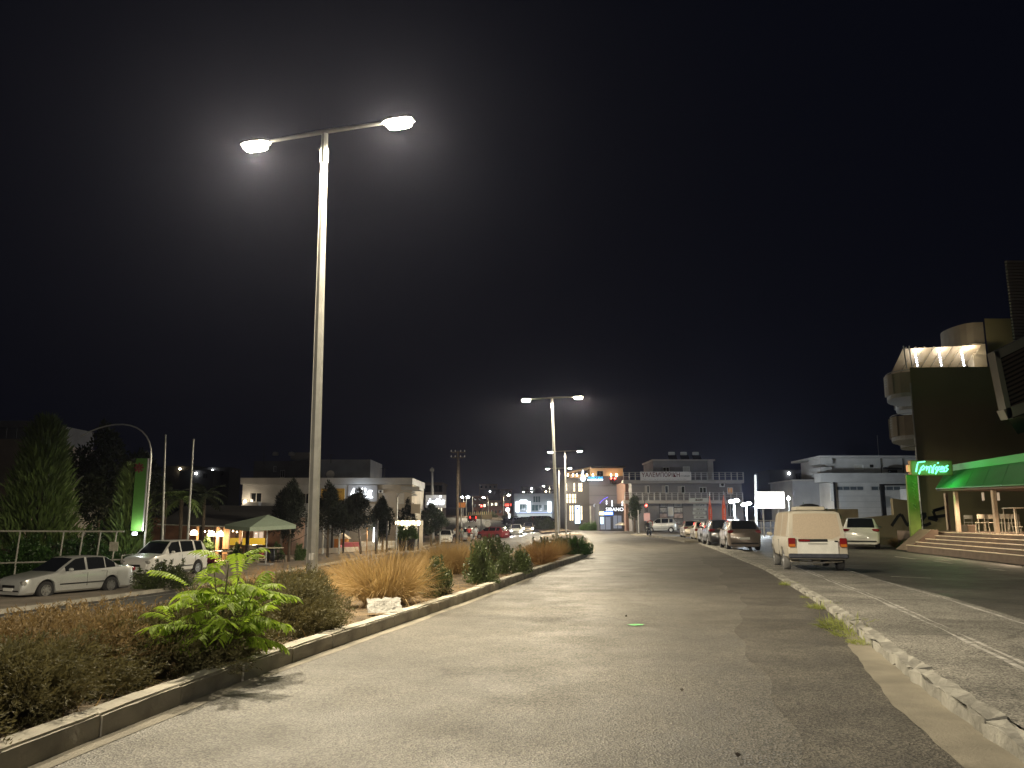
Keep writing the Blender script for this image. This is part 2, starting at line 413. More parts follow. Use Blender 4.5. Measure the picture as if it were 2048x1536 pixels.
def kerb_meshes(m, w, h, n=4, chip=0.0, L=0.985):
    out = []
    for k in range(n):
        r = random.Random(50 + k); bm = bmesh.new()
        bmesh.ops.create_cube(bm, size=1.0)
        bmesh.ops.scale(bm, vec=(w, L, h), verts=bm.verts); bmesh.ops.translate(bm, vec=(0, 0, h / 2), verts=bm.verts)
        bmesh.ops.subdivide_edges(bm, edges=[e for e in bm.edges if abs(e.verts[0].co.y - e.verts[1].co.y) > .5], cuts=4)
        te = [e for e in bm.edges if all(v.co.z > h * .9 for v in e.verts) and abs(e.verts[0].co.x - e.verts[1].co.x) < 1e-4]
        bmesh.ops.bevel(bm, geom=te, offset=0.018, segments=2, affect='EDGES')
        for v in bm.verts:
            if v.co.z > h * .4:
                v.co.x += r.uniform(-.006, .006) * (1 + 3 * chip); v.co.z += r.uniform(-.004, .004) * (1 + 3 * chip)
                if chip and v.co.z > h * .75 and v.co.x < 0 and r.random() < .28 * chip:
                    v.co.x += r.uniform(.03, .07) * chip; v.co.z -= r.uniform(.01, .05) * chip
        me = bpy.data.meshes.new("kerb_stone"); bm.to_mesh(me); bm.free(); me.materials.append(m); out.append(me)
    return out
def kerb_run(name, xf, zf, y0, y1, meshes, L=1.0, off=0.0, stop=300):
    root = tag(empty(name, (0, 0, 0)), kind='structure'); y = y0; k = 0
    while y < y1 and k < stop:
        s = (xf(y + .5) - xf(y - .5)); c = 1 / math.sqrt(1 + s * s); yc = y + L * c / 2; x = float(xf(yc)) + off
        part("kerb_stone", random.choice(meshes), root, (x + random.uniform(-.006, .006), yc, zf(x, yc) + random.uniform(-.006, .004)),
             (random.uniform(-.006, .006), 0, -math.atan(s) + random.uniform(-.006, .006)))
        y += L * c; k += 1
    return root
kerb_run("median_kerb", lambda y: K(y) - 0.10, lambda x, y: -0.03, -4, 62, kerb_meshes(M_KERB, 0.20, 0.20))
kerb_run("island_kerb", lambda y: R(y) + 0.09, lambda x, y: isl_h(y) - 0.195, -4, 52, kerb_meshes(M_KERBR, 0.18, 0.20, chip=1.0, n=6))
kerb_run("opposite_kerb", lambda y: K(y) - 16.6, lambda x, y: gzf(x, y) - 0.06, 8, 96, kerb_meshes(M_KERB, 0.22, 0.20))
sheet("gutter_strip", lambda y: K(y) + 0.0, lambda y: K(y) + 0.155 + 0.03 * math.sin(y * 1.7) * math.sin(y * .6), -5, 60, M_GUTTER, 0.004, ny=200, nx=1, zf=lambda x, y: 0.0)
sheet("gutter_strip", lambda y: R(y) - float(np.interp(y, [0, 7, 10, 12], [.42, .40, .26, .04])) + .010 * math.sin(y * 4.3) + .006 * math.sin(y * 11.7), lambda y: R(y) + 0.01, -5, 12, M_GUTTER, 0.008, ny=240, nx=1, zf=lambda x, y: 0.0)
M_PATCH = asphalt("asphalt_margin", (0.075, 0.07, 0.064), (0.10, 0.093, 0.082), patch_scale=1.3, rough=0.7)
sheet("asphalt_margin", lambda y: R(y) - 1.45 - .12 * math.sin(y * .7) - .05 * math.sin(y * 2.9), lambda y: R(y) - .02, 0, 34, M_PATCH, 0.004, ny=150, nx=1, zf=lambda x, y: 0.0)
sheet("edge_line", lambda y: K(y) - 14.9, lambda y: K(y) - 14.76, 6, 90, M_PAINT, 0.005, ny=90, nx=1)
for a, b, w in (((1782, 1153), (1862, 1156), .10), ((1790, 1113), (1830, 1118), .10), ((1868, 1122), (1905, 1127), .1), ((1975, 1137), (2010, 1141), .1)):
    p, q = Vector((*G(*a, 0), 0)), Vector((*G(*b, 0), 0)); d = (q - p).normalized(); nn = Vector((-d.y, d.x, 0)) * w / 2
    tag(MB().add([p - nn + Vector((0, 0, .0)), q - nn, q + nn, p + nn], [(0, 1, 2, 3)]).build("bay_line", M_PAINT), kind='structure')
# pavement and forecourt on the far side of the opposite road
M_FORE = mat("forecourt_paving", (0.24, 0.205, 0.165), 0.85, var=0.25, vscale=1.2, bump=0.2, bscale=14)
sheet("opposite_pavement", lambda y: K(y) - 60, lambda y: K(y) - 16.7, 4, 100, M_FORE, 0.10, ny=60, nx=6)

# ------------------------------------------------------------------ double-arm street lamps of the median
WARM = (1.0, 0.86, 0.61)
M_LENS = emat("lamp_lens_glow", (1.0, 0.90, 0.68), 420)
bx, by = G(622, 1207, 0.1); POLE_H = pt(650, 268, by).z
def head_mesh():
    a = MB()
    secs = [(0.0, .045, .03), (.10, .12, .05), (.30, .15, .055), (.52, .14, .045), (.62, .09, .025)]
    vs = []; fs = []
    for x, w, h in secs:
        vs += [(x, -w, -.02), (x, w, -.02), (x, w * .8, h), (x, -w * .8, h)]
    for i in range(len(secs) - 1):
        for k in range(4): k2 = (k + 1) % 4; fs.append((i * 4 + k, i * 4 + k2, i * 4 + 4 + k2, i * 4 + 4 + k))
    fs += [(3, 2, 1, 0), (16, 17, 18, 19)]
    return a.add(vs, fs)
HEADM = head_mesh().build("lamp_head", M_STEEL, smooth=40); LENSM = MB().box((.33, 0, -.075), (.46, .24, .11), bevel=.045).build("lens", M_LENS)
def street_lamp(base, top, ax, label, watts, group="double-arm street lamps along the median", yaw=None, heads=(1, 1), n=8, wcol=WARM, det=True):
    o = empty("street_lamp", base, 0, label, "street lamp", group)
    t = Vector(top) - Vector(base)
    MB().tube([(0, 0, -.15), t * .55, t * .93, t], [.105, .085, .066, .06], n).build("pole", M_STEEL, o, smooth=25 if n > 8 else None)
    if det:
        MB().lathe([(.15, 0), (.15, .05), (.11, .10)], n=12).build("base_plate", M_STEEL, o)
        MB().tube([t * .935, t * .965, t * .97], [.078, .078, .066], 10).build("collar", M_STEEL, o)
        MB().box(t * .965 + Vector((-.09, 0, 0)), (.06, .03, .03)).build("collar_bolt", M_STEEL, o)
        MB().box(t * .105 + Vector((0, -.092, 0)), (.07, .012, .11)).build("number_sticker", M_WHITE, o)
    a = Vector(ax)
    MB().tube([t - a + Vector((0, 0, .03)), t + Vector((0, 0, .05)), t + a + Vector((0, 0, .03))], [.03, .045, .03], 8).build("arm", M_STEEL, o, smooth=40)
    for sgn, on in ((-1, heads[0]), (1, heads[1])):
        rz = math.atan2(a.y * sgn, a.x * sgn); p = t + a * sgn * .93 + Vector((0, 0, .03))
        h = part("lamp_head", HEADM, o, p, (0, 0, rz))
        part("lens", LENSM, h)
        if on and watts:
            q = p + a.normalized() * sgn * .33 + Vector((0, 0, -.16))
            spot("lamp_light", q, watts * on * LAMP, wcol, .16, 174, .16, parent=o)
    return o
HEADM.parent = None
W0 = 7400
def lamp_at(top_px, base_px, label, w, lean=None, zt=None, n=8, heads=(1, 1), ay=-.33, det=True):
    z = POLE_H
    for _ in range(6):
        x, y = G(top_px[0], top_px[1], z); z = POLE_H - 0.03 + gzf(K(y) - 1.5, y)
    b = at_depth(base_px, y)
    return street_lamp((b.x, y, gzf(b.x, y) + .12), (x, y, z), (1.28, ay, .02), label, w, n=n, heads=heads, det=det)
street_lamp((bx, by, gzf(bx, by) + .13), tuple(pt(650, 268, by)), (1.22, -.38, .0), "tall lit lamp post rising from the dry shrubs beside the bright green sapling", W0, heads=(1.35, 1))
lamp_at((1104, 797), 1115, "leaning lit lamp post at the end of the median by the dark green bush", W0)
lamp_at((1130, 903), 1132, "lit lamp post just behind the leaning one, past the median end", W0 * 1.5, det=False)
lamp_at((1117.5, 937), 1119, "lit lamp post at the junction in line with the grey office block", W0 * 1.4, det=False)
lamp_at((1099, 972), 1099.5, "far small lamp post in front of the white-lit showroom's end column", W0 * .6, det=False)
lamp_at((1055.5, 984), 1054, "far small lamp post in front of the white-lit showroom's bright columns", W0 * .6, det=False)
yb = -17.0; xb = float(K(yb)) - 1.6
street_lamp((xb, yb, gzf(xb, yb) + .13), (xb, yb, POLE_H), (1.28, -.3, .0), "lit lamp post of the median standing before the shrub bed begins", W0 * 1.3, heads=(1, 1.25), wcol=(1, .90, .72))
for o in (HEADM, LENSM): bpy.data.objects.remove(o)
# ------------------------------------------------------------------ plants
def fast_mesh(name, V, Q, m):
    me = bpy.data.meshes.new(name); V = np.asarray(V, np.float32).reshape(-1, 3); Q = np.asarray(Q, np.int32).reshape(-1, 4)
    me.vertices.add(len(V)); me.vertices.foreach_set("co", V.ravel())
    me.loops.add(Q.size); me.loops.foreach_set("vertex_index", Q.ravel())
    me.polygons.add(len(Q)); me.polygons.foreach_set("loop_start", np.arange(0, Q.size, 4, dtype=np.int32))
    me.polygons.foreach_set("loop_total", np.full(len(Q), 4, np.int32))
    me.update(calc_edges=True); me.validate(); me.materials.append(m); return me
def unit(a): return a / np.maximum(1e-9, np.linalg.norm(a, axis=-1, keepdims=True))
def leaves(P, D, L, Wd, r, fold=0.25):
    """one folded pointed leaf at every point P along direction D"""
    n = len(P); D = unit(D); up = unit(r.normal(size=(n, 3))); S_ = unit(np.cross(D, up)); N = np.cross(S_, D)
    L = np.asarray(L).reshape(-1, 1); Wd = np.asarray(Wd).reshape(-1, 1)
    a = P; b = P + D * L * .45 + S_ * Wd * .5 + N * Wd * fold; c = P + D * L; d = P + D * L * .45 - S_ * Wd * .5 + N * Wd * fold
    V = np.stack([a, b, c, d], 1).reshape(-1, 3); Q = np.arange(4 * n).reshape(-1, 4); return V, Q
def blades(P, D, L, Wd, droop, r, seg=4):
    """arching grass blades"""
    n = len(P); D = unit(D); side = unit(np.cross(D, r.normal(size=(n, 3)))); V = []; p = P.copy(); d = D.copy()
    for i in range(seg + 1):
        w = (Wd * (1 - i / seg) ** .7 + .0006).reshape(-1, 1); V.append(p + side * w); V.append(p - side * w)
        p = p + d * (L / seg).reshape(-1, 1); d = unit(d + np.array([0, 0, -1.0]) * (droop / seg).reshape(-1, 1) + r.normal(size=(n, 3)) * .10)
    V = np.stack(V, 1); m = 2 * (seg + 1); base = (np.arange(n) * m).reshape(-1, 1)
    Q = np.concatenate([base + np.array([[2 * i, 2 * i + 1, 2 * i + 3, 2 * i + 2]]) for i in range(seg)], 0)
    return V.reshape(-1, 3), Q
def blob_points(n, r, rx, ry, rz, nl=26, shell=.75, zmin=.05):
    """points clustered in lobes over an uneven dome"""
    c = unit(r.normal(size=(nl, 3))); c[:, 2] = np.abs(c[:, 2]) * .95; c *= r.uniform(.45, .95, (nl, 1))
    k = r.integers(0, nl, n); lob = r.uniform(.22, .42, nl)
    q = unit(r.normal(size=(n, 3))) * (shell + (1 - shell) * r.random((n, 1))) * lob[k].reshape(-1, 1)
    p = c[k] + q; out = unit(q + c[k] * .6); p = p * np.array([rx, ry, rz]); p[:, 2] = np.maximum(p[:, 2], zmin)
    return p, out
M_JUN = mat("juniper_needles", (0.135, 0.115, 0.045), 0.75, var=0.5, vscale=2.2, col2=(0.070, 0.070, 0.026), translucent=.15)
M_JUND = mat("juniper_dry", (0.20, 0.140, 0.06), 0.8, var=0.4, vscale=3, translucent=.15)
M_STRAW = mat("dry_straw", (0.36, 0.245, 0.095), 0.7, var=0.35, vscale=3.0, col2=(0.19, 0.115, 0.042), translucent=.25)
M_LEAF = mat("shrub_leaf", (0.060, 0.080, 0.026), 0.38, var=0.5, vscale=5, spec=.6, translucent=.15)
M_LEAF2 = mat("shrub_leaf_fresh", (0.045, 0.10, 0.020), 0.40, var=0.4, vscale=5, spec=.6, translucent=.2)
M_AIL = mat("sapling_leaf", (0.24, 0.34, 0.035), 0.62, var=0.3, vscale=6, spec=.25, translucent=.35)
M_STEM = mat("green_stem", (0.12, 0.11, 0.05), 0.6, var=.3)
M_BARK = mat("bark", (0.09, 0.07, 0.05), 0.9, var=.4, vscale=6, bump=.5)
M_PINE = mat("pine_needles", (0.012, 0.018, 0.010), 0.7, var=.4, vscale=2)
M_CYP = mat("cypress_foliage", (0.10, 0.155, 0.035), 0.65, var=.4, vscale=1.5)
M_DARKLEAF = mat("shade_foliage", (0.035, 0.050, 0.020), 0.7, var=.4, vscale=1.5)

def juniper_mesh(seed, m, n=4200, h=.62, w=1.0):
    r = np.random.default_rng(seed); P, D = blob_points(n, r, w, w, h, nl=34, shell=.6)
    D = unit(D * np.array([1, 1, .6]) + np.array([.25, 0, .35]) + r.normal(size=(n, 3)) * .35)
    L = r.uniform(.10, .22, n); Vs = []; Qs = []; o = 0
    for k in range(11):
        f = .1 + .9 * k / 10; pos = P + D * (L * f).reshape(-1, 1) + np.array([0, 0, -1]) * (f * f * .03)
        side = unit(np.cross(D, r.normal(size=(n, 3)))); dd = unit(D * 1.0 + side * .75)
        V, Q = leaves(pos, dd, r.uniform(.030, .055, n), r.uniform(.010, .016, n), r); Vs.append(V); Qs.append(Q + o); o += len(V)
    return fast_mesh("foliage", np.concatenate(Vs), np.concatenate(Qs), m)
def stems_mesh(seed, n, h, spread, rad, m):
    r = random.Random(seed); b = MB()
    for i in range(n):
        a = r.uniform(0, 6.28); d = r.uniform(.2, 1) * spread
        b.tube([(0, 0, -.02), (math.cos(a) * d * .4, math.sin(a) * d * .4, h * .5), (math.cos(a) * d, math.sin(a) * d, h * r.uniform(.8, 1))], [rad, rad * .7, rad * .3], 5)
    o = b.build("stems", m); me = o.data; bpy.data.objects.remove(o); return me
JUN = [juniper_mesh(11, M_JUN), juniper_mesh(12, M_JUN), juniper_mesh(13, M_JUND, n=3200), juniper_mesh(14, M_JUN, n=4400, h=.6, w=.95)]
JST = stems_mesh(5, 16, .4, .7, .014, M_BARK)
def soilz(x, y): return gzf(x, y) + 0.14
def plant(name, label, cat, group, x, y, s, rz, parts, sz=None):
    o = empty(name, (x, y, soilz(x, y) - .02), rz, label, cat, group); o.scale = (s, s, sz or s)
    for nm, me in parts: part(nm, me, o)
    return o
jun = [  # u, y, scale, height, mesh, label
 (-1.35, 3.9, 1.0, .95, 0, "low brownish green juniper spilling over the kerb where the bed begins"),
 (-2.3, 4.7, 1.25, 1.05, 1, "juniper mound behind the first one at the start of the bed"),
 (-1.1, 5.2, .90, .90, 3, "dark juniper hugging the kerb, second from the bed's start"),
 (-.98, 6.35, .82, .86, 0, "dark juniper at the kerb just before the bright green sapling"),
 (-2.1, 6.3, 1.2, 1.1, 0, "broad juniper at the bed's middle, short of the green sapling"),
 (-3.5, 6.0, 1.2, 1.0, 1, "juniper on the bed's far edge across from the bed's start"),
 (-1.7, 7.6, .95, 1.05, 2, "dry orange-brown juniper tangled behind the bright green sapling"),
 (-3.2, 8.0, 1.25, 1.05, 2, "dry brown juniper on the bed's far edge behind the green sapling"),
 (-2.4, 9.4, 1.1, 1.0, 2, "brown juniper between the green sapling and the lamp post"),
 (-.9, 8.1, .78, .88, 0, "juniper at the kerb just past the green sapling"),
 (-.98, 9.0, .86, .98, 3, "dense dark juniper at the kerb in front of the tall lamp post"),
 (-.95, 10.5, .80, .92, 1, "dense juniper at the kerb next to the discarded newspaper"),
 (-2.0, 11.2, .72, .95, 1, "dense juniper between the kerb row and the tall lamp post"),
 (-1.55, 12.0, .85, 1.05, 3, "dense greenish juniper hiding the tall lamp post's base"),
 (-2.6, 12.6, .9, 1.05, 2, "dry juniper at the foot of the tall lamp post"),
]
for u, y, s, sz, k, lb in jun:
    plant("juniper_shrub", lb, "shrub", "junipers of the median bed", float(K(y)) + u, y, s, random.uniform(-.5, .5), [("foliage", JUN[k]), ("stems", JST)], sz)

def tuft_mesh(seed, n=2000, h=.8, spread=.55, m=None, lean=(0, 0)):
    r = np.random.default_rng(seed); a = r.uniform(0, 6.283, n); d = np.sqrt(r.random(n)) * .24
    P = np.stack([np.cos(a) * d, np.sin(a) * d, np.zeros(n)], 1); t = r.uniform(0, spread * 1.6, n)
    D = np.stack([np.cos(a) * t + lean[0], np.sin(a) * t + lean[1], np.ones(n)], 1)
    V, Q = blades(P, D, r.uniform(.35, 1.1, n) * h, r.uniform(.0018, .0040, n), r.uniform(.2, 2.6, n), r, 5)
    return fast_mesh("blades", V, Q, m or M_STRAW)
M_STRAW2 = mat("russet_straw", (0.36, 0.21, 0.075), 0.75, var=0.4, vscale=3, col2=(0.2, .11, .04), translucent=.25)
TUF = [tuft_mesh(21, 2600, .85, .62), tuft_mesh(22, 2200, .8, .75, lean=(-.3, 0)), tuft_mesh(23, 1900, .75, .6, lean=(-.1, .1)), tuft_mesh(24, 2200, .75, .65, M_STRAW2)]
tf = [
 ((555, 1226), 1.15, 3, "russet dry grass tuft between the green sapling and the tall lamp post"),
 ((510, 1205), 1.0, 1, "straw grass tuft beyond the juniper, near the opposite road before the lamp post"),
 ((640, 1196), 1.0, 1, "straw tuft right behind the tall lamp post's pole"),
 ((770, 1228), 1.30, 0, "big golden fountain grass tuft over the discarded newspaper"),
 ((725, 1205), 1.25, 1, "golden fountain grass leaning towards the tall lamp post"),
 ((705, 1178), 1.1, 3, "russet grass tuft at the bed's far edge past the lamp post"),
 ((820, 1192), 1.05, 2, "pale straw tuft before the glossy pointed shrub"),
 ((855, 1166), 1.2, 1, "straw grass tuft behind the glossy pointed shrub"),
 ((905, 1160), 1.3, 0, "golden grass between the pointed shrub and the taller round shrub"),
 ((930, 1150), 1.2, 3, "russet grass clump at the foot of the taller round shrub"),
 ((1085, 1136), 1.15, 3, "russet grass clump before the last dark green bush"),
 ((1055, 1128), 1.0, 2, "straw grass behind the wide low shrub"),
 ((800, 1152), 1.2, 2, "straw tuft on the bed's far edge facing the café trees"),
 ((880, 1138), 1.5, 1, "straw grass on the bed's far edge facing the planter pots"),
 ((960, 1128), 1.5, 2, "straw grass on the bed's far edge facing the parked white hatchback"),
 ((1120, 1118), 1.0, 2, "thin straw tuft beside the last dark green bush"),
]
for (px, py), s, k, lb in tf:
    p = onground(px, py); plant("grass_tuft", lb, "grass tuft", "dry grass tufts of the median", p.x, p.y, s, random.uniform(0, 6), [("blades", TUF[k])])

def shrub_mesh(seed, n, rx, rz, ll, lw, m, nl=26):
    r = np.random.default_rng(seed); P, D = blob_points(n, r, rx, rx, rz, nl=nl, shell=.55)
    V, Q = leaves(P, unit(D + r.normal(size=(n, 3)) * .55 + np.array([0, 0, .25])), r.uniform(.6, 1.2, n) * ll, r.uniform(.7, 1.1, n) * lw, r)
    # upright leading shoots
    Vs = [V]; Qs = [Q]; o = len(V)
    for i in range(9):
        a = r.uniform(0, 6.28); rad = r.uniform(0, .75) * rx; b = np.array([math.cos(a) * rad, math.sin(a) * rad, rz * r.uniform(.6, .95)])
        m2 = 60; t = r.random((m2, 1)); pp = b + t * np.array([r.normal() * .05, r.normal() * .05, r.uniform(.18, .42) * rz])
        dd = r.normal(size=(m2, 3)) + np.array([0, 0, .6]); V2, Q2 = leaves(pp, dd, r.uniform(.6, 1.1, m2) * ll, r.uniform(.7, 1, m2) * lw, r)
        Vs.append(V2); Qs.append(Q2 + o); o += len(V2)
    return fast_mesh("foliage", np.concatenate(Vs), np.concatenate(Qs), m)
SH = [shrub_mesh(31, 7000, .55, .85, .075, .036, M_LEAF), shrub_mesh(32, 8000, .6, .8, .07, .034, M_LEAF), shrub_mesh(33, 9000, .62, .62, .065, .030, M_LEAF2), shrub_mesh(34, 6000, .7, .75, .08, .03, M_LEAF)]
SST = stems_mesh(6, 12, .6, .4, .016, M_BARK)
sh = [((865, 1210), .64, .78, 0, "glossy pointed shrub by the kerb, first past the fountain grass"),
      ((962, 1181), .58, 1.05, 1, "taller round glossy shrub, second past the fountain grass"),
      ((1030, 1158), .78, .82, 3, "wide low loose shrub at the kerb, third past the fountain grass"),
      ((985, 1140), .95, 1.1, 1, "dark bushy shrub on the bed's far side behind the taller round shrub"),
      ((1088, 1116), 1.15, .85, 3, "sparse brownish shrub around the foot of the leaning lamp post"),
      ((1125, 1108), 1.0, .85, 3, "straggly shrub against the leaning lamp post"),
      ((1160, 1116), .92, 1.0, 2, "dense fresh green bush closing the end of the median")]
for (px, py), s, sz, k, lb in sh:
    p = onground(px, py); plant("shrub", lb, "shrub", "broadleaf shrubs of the median", p.x, p.y + .25, s, random.uniform(0, 6), [("foliage", SH[k]), ("stems", SST)], sz)

# ailanthus-like sapling: every compound leaf is a part
def frond_mesh(seed, L, pairs, droop, m):
    r = random.Random(seed); b = MB(); pts = []; p = Vector((0, 0, 0)); d = Vector((1, 0, .45)).normalized()
    n = 12
    for i in range(n + 1):
        pts.append(p.copy()); p = p + d * (L / n); d = (d + Vector((0, 0, -droop / n))).normalized()
    b.tube(pts, [.004 - .003 * i / n for i in range(n + 1)], 4)
    for k in range(pairs):
        f = .18 + .82 * (k + .5) / pairs; i = min(n - 1, int(f * n)); q = pts[i].lerp(pts[i + 1], f * n - i); t = (pts[i + 1] - pts[i]).normalized()
        ll = L * .235 * (math.sin(math.pi * min(1, .25 + .75 * (1 - f) + .2)) * .5 + .5) * r.uniform(.85, 1.1)
        for sg in (-1, 1):
            side = Vector((0, sg, 0)); dd = (t * .45 + side * .9 + Vector((0, 0, -.5 + r.uniform(-.25, .15)))).normalized()
            w = t * ll * .17; up = dd.cross(t).normalized() * sg * ll * .05
            a0 = q; a1 = q + dd * ll * .3; a2 = q + dd * ll * .68 + Vector((0, 0, -.04 * ll)); a3 = q + dd * ll + Vector((0, 0, -.14 * ll))
            b.add([a0, a1 + w - up, a2 + w * .8 - up, a3, a2 - w * .8 - up, a1 - w - up, a1, a2],
                  [(0, 1, 6), (0, 6, 5), (1, 2, 7, 6), (6, 7, 4, 5), (2, 3, 7), (7, 3, 4)])
    o = b.build("compound_leaf", m, fix=False); me = o.data; bpy.data.objects.remove(o); return me
ax, ay = G(436, 1340, .1)
sap = empty("sapling", (ax - .1, ay + .25, soilz(ax, ay) - .05), 0, "bright green sapling with long feathery leaves growing at the kerb among brown junipers", "sapling")
FR = [frond_mesh(60 + i, 1.0, 13, .75 + .12 * i, M_AIL) for i in range(4)]
shoots = [((.0, .0), (.05, .02, .98)), ((.02, .03), (-.12, .10, .92)), ((.03, .0), (.16, .02, .86)), ((-.03, .05), (-.32, .05, .78)), ((.04, 0), (.34, -.05, .72)), ((.0, -.05), (.02, -.34, .55)), ((-.05, -.03), (-.34, -.28, .45)), ((.05, -.04), (.30, -.30, .42)), ((.05, .04), (.3, .3, .6))]
sr = random.Random(9)
for (x0, y0), top in shoots:
    t = Vector(top); b0 = Vector((x0, y0, 0))
    MB().tube([b0, b0.lerp(t, .5) + Vector((0, 0, .06)), t], [.014, .010, .005], 6).build("stem", M_STEM, sap)
    for k in range(9):
        f = .25 + .75 * k / 8; q = b0.lerp(t, f) + Vector((0, 0, .06 * (1 - abs(2 * f - 1)))); az = k * 2.4 + sr.uniform(-.4, .4) + x0 * 30
        s = (.30 + .22 * math.sin(math.pi * min(1, f * .8))) * sr.uniform(.85, 1.2)
        part("compound_leaf", FR[sr.randrange(4)], sap, q, (0, -.15 - .35 * (f > .85) + sr.uniform(-.15, .2), az), (s, s, s))

# loose dry growth and straw over the soil
r_ = np.random.default_rng(77); n = 15000
yy = r_.uniform(3.5, 60, n) ** 1.0; yy = 3.5 + (yy - 3.5) * r_.random(n) ** .6; uu = r_.uniform(-4.0, -.22, n)
xx = K(yy) + uu; P = np.stack([xx, yy, gz(xx, yy) + .10], 1)
D = np.stack([r_.normal(size=n) * .9, r_.normal(size=n) * .9, np.abs(r_.normal(size=n)) * .5 + .15], 1)
V, Q = blades(P, D, r_.uniform(.05, .22, n), r_.uniform(.0015, .004, n), r_.uniform(.2, 1.5, n), r_, 3)
o = bpy.data.objects.new("dry_grass", fast_mesh("dry_grass", V, Q, M_STRAW)); C.objects.link(o); tag(o, "short dry straw covering the median soil between the shrubs", "grass", kind='stuff')

# weeds in the joint of the island kerb
M_WEED = mat("kerb_weed", (0.30, 0.34, 0.09), .7, var=.35, vscale=9, translucent=.25)
WD = [tuft_mesh(41, 260, .17, .9, M_WEED), tuft_mesh(42, 200, .13, 1.1, M_WEED)]
WLAB = ["weed tuft in the kerb joint, farthest along towards the dusty van", "small second weed in the kerb joint after the one by the dusty van", "third weed tuft in the kerb joint counted from the dusty van",
        "broad weed tuft in the chipped kerb, fourth counted from the dusty van", "largest yellow weed tuft in the kerb joint, fifth counted from the dusty van", "weed tuft just after the largest one, away from the dusty van", "last straggly weed of the kerb row, away from the dusty van"]
for k, ((px, py), s) in enumerate((((1583, 1170), .8), ((1620, 1196), .6), ((1652, 1217), 1.0), ((1690, 1246), 1.1), ((1708, 1258), 1.5), ((1728, 1272), 1.2), ((1745, 1288), .8))):
    x, y = G(px, py, 0); x = float(R(y)) - .03
    o = empty("weed", (x, y, .0), random.uniform(0, 6), WLAB[k], "weed", "weeds along the island kerb"); o.scale = (s, s, s); part("blades", WD[k % 2], o)

# ------------------------------------------------------------------ trees
def tree(name, label, group, base, H, crown_z, rx, rz, m, n=5200, seed=1, ll=.28, lw=.05, trunk=.12, lean=0.0, up=.4, nl=40, cat="tree"):
    r = np.random.default_rng(seed); o = empty(name, base, random.uniform(0, 6), label, cat, group)
    b = MB(); b.tube([(0, 0, -.1), (lean * .4, 0, H * .3), (lean, 0, H * .62), (lean * .8, 0, H * .9)], [trunk, trunk * .8, trunk * .5, trunk * .15], 8)
    for i in range(9):
        a = i * 2.4; z = crown_z + (H - crown_z) * (i + .5) / 11; b.tube([(lean * .7, 0, z - .3), (lean + math.cos(a) * rx * .45, math.sin(a) * rx * .45, z), (lean + math.cos(a) * rx * .8, math.sin(a) * rx * .8, z + .3)], [trunk * .35, trunk * .22, .01], 5)
    b.build("trunk", M_BARK, o)
    c = unit(r.normal(size=(nl, 3))) * r.uniform(.4, .92, (nl, 1)); k = r.integers(0, nl, n); lob = r.uniform(.2, .36, nl)
    q = unit(r.normal(size=(n, 3))) * r.uniform(.45, 1, (n, 1)) * lob[k].reshape(-1, 1); p = (c[k] + q)
    tz = (p[:, 2] + 1.2) / 2.4; taper = np.interp(tz, [0, .25, .55, 1.0], [.7, 1.0, .85, .25]).reshape(-1, 1)
    p = p * np.array([rx, rx, rz]) * np.concatenate([taper, taper, np.ones_like(taper)], 1) + np.array([lean, 0, (crown_z + H) / 2])
    V, Q = leaves(p, unit(unit(q) + np.array([0, 0, up]) + r.normal(size=(n, 3)) * .3), r.uniform(.6, 1.2, n) * ll, r.uniform(.7, 1.2, n) * lw, r)
    part("crown", fast_mesh("crown", V, Q, m), o)
    return o
PG = "clipped dark pines along the café pavement"
for k, (px, py, top, w, ln, lb) in enumerate((
    (577, 1127, 972, 82, 0, "clipped dark pine nearest the pale green parasol"),
    (655, 1118, 978, 74, .2, "clipped dark pine half hidden by the tall lamp post's pole"),
    (722, 1111, 976, 78, -.5, "dark pine with crooked trunk below the glowing wall lettering"),
    (765, 1107, 1000, 46, .2, "slim dark pine beside the curved unlit lamp"),
    (815, 1098, 1000, 34, 0, "small pointed pine behind the bulb-lit glass pavilion"),
    (862, 1091, 1012, 62, 0, "bushy pine next to the parked white hatchback"))):
    p = onground(px, py); p.z += .1; Hh = (py - top) * p.y / F * .985; wd = w * p.y / F / 2
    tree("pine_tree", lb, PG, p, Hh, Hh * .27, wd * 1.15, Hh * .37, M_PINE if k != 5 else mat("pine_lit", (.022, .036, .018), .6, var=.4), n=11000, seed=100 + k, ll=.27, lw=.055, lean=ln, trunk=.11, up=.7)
def cypress(label, base, H, w, m, seed, n=5200, nm="cypress_tree"):
    r = np.random.default_rng(seed); o = empty(nm, base, 0, label, "tree"); MB().tube([(0, 0, -.2), (0, 0, H * .8)], [.2, .04], 8).build("trunk", M_BARK, o)
    z = r.random(n) ** 1.25; a = r.uniform(0, 6.283, n); prof = np.interp(z, [0, .12, .35, .7, .9, 1], [.75, 1, .9, .55, .42, .06]) * w / 2
    prof = prof * (.72 + .28 * np.sin(a * 3 + z * 17) ** 2) * r.uniform(.55, 1.0, n)
    P = np.stack([np.cos(a) * prof, np.sin(a) * prof, z * H * .93 + .3], 1); D = np.stack([np.cos(a) * .55, np.sin(a) * .55, np.full(n, 1.0)], 1) + r.normal(size=(n, 3)) * .25
    V, Q = leaves(P, D, r.uniform(.35, .85, n), r.uniform(.06, .13, n), r); part("crown", fast_mesh("crown", V, Q, m), o); return o
b0 = at_depth(66, 44); b0.z += .1; cypress("large shaggy green conifer behind the rail fence by the silver sedan", b0, 8.4, 4.3, M_CYP, 71, n=9000)
b0 = at_depth(250, 43); b0.z += .1; cypress("narrow dark conifer wrapping the green banner mast", b0, 5.3, 2.0, M_CYP, 72, n=5000)
b0 = at_depth(190, 56); b0.z += .1
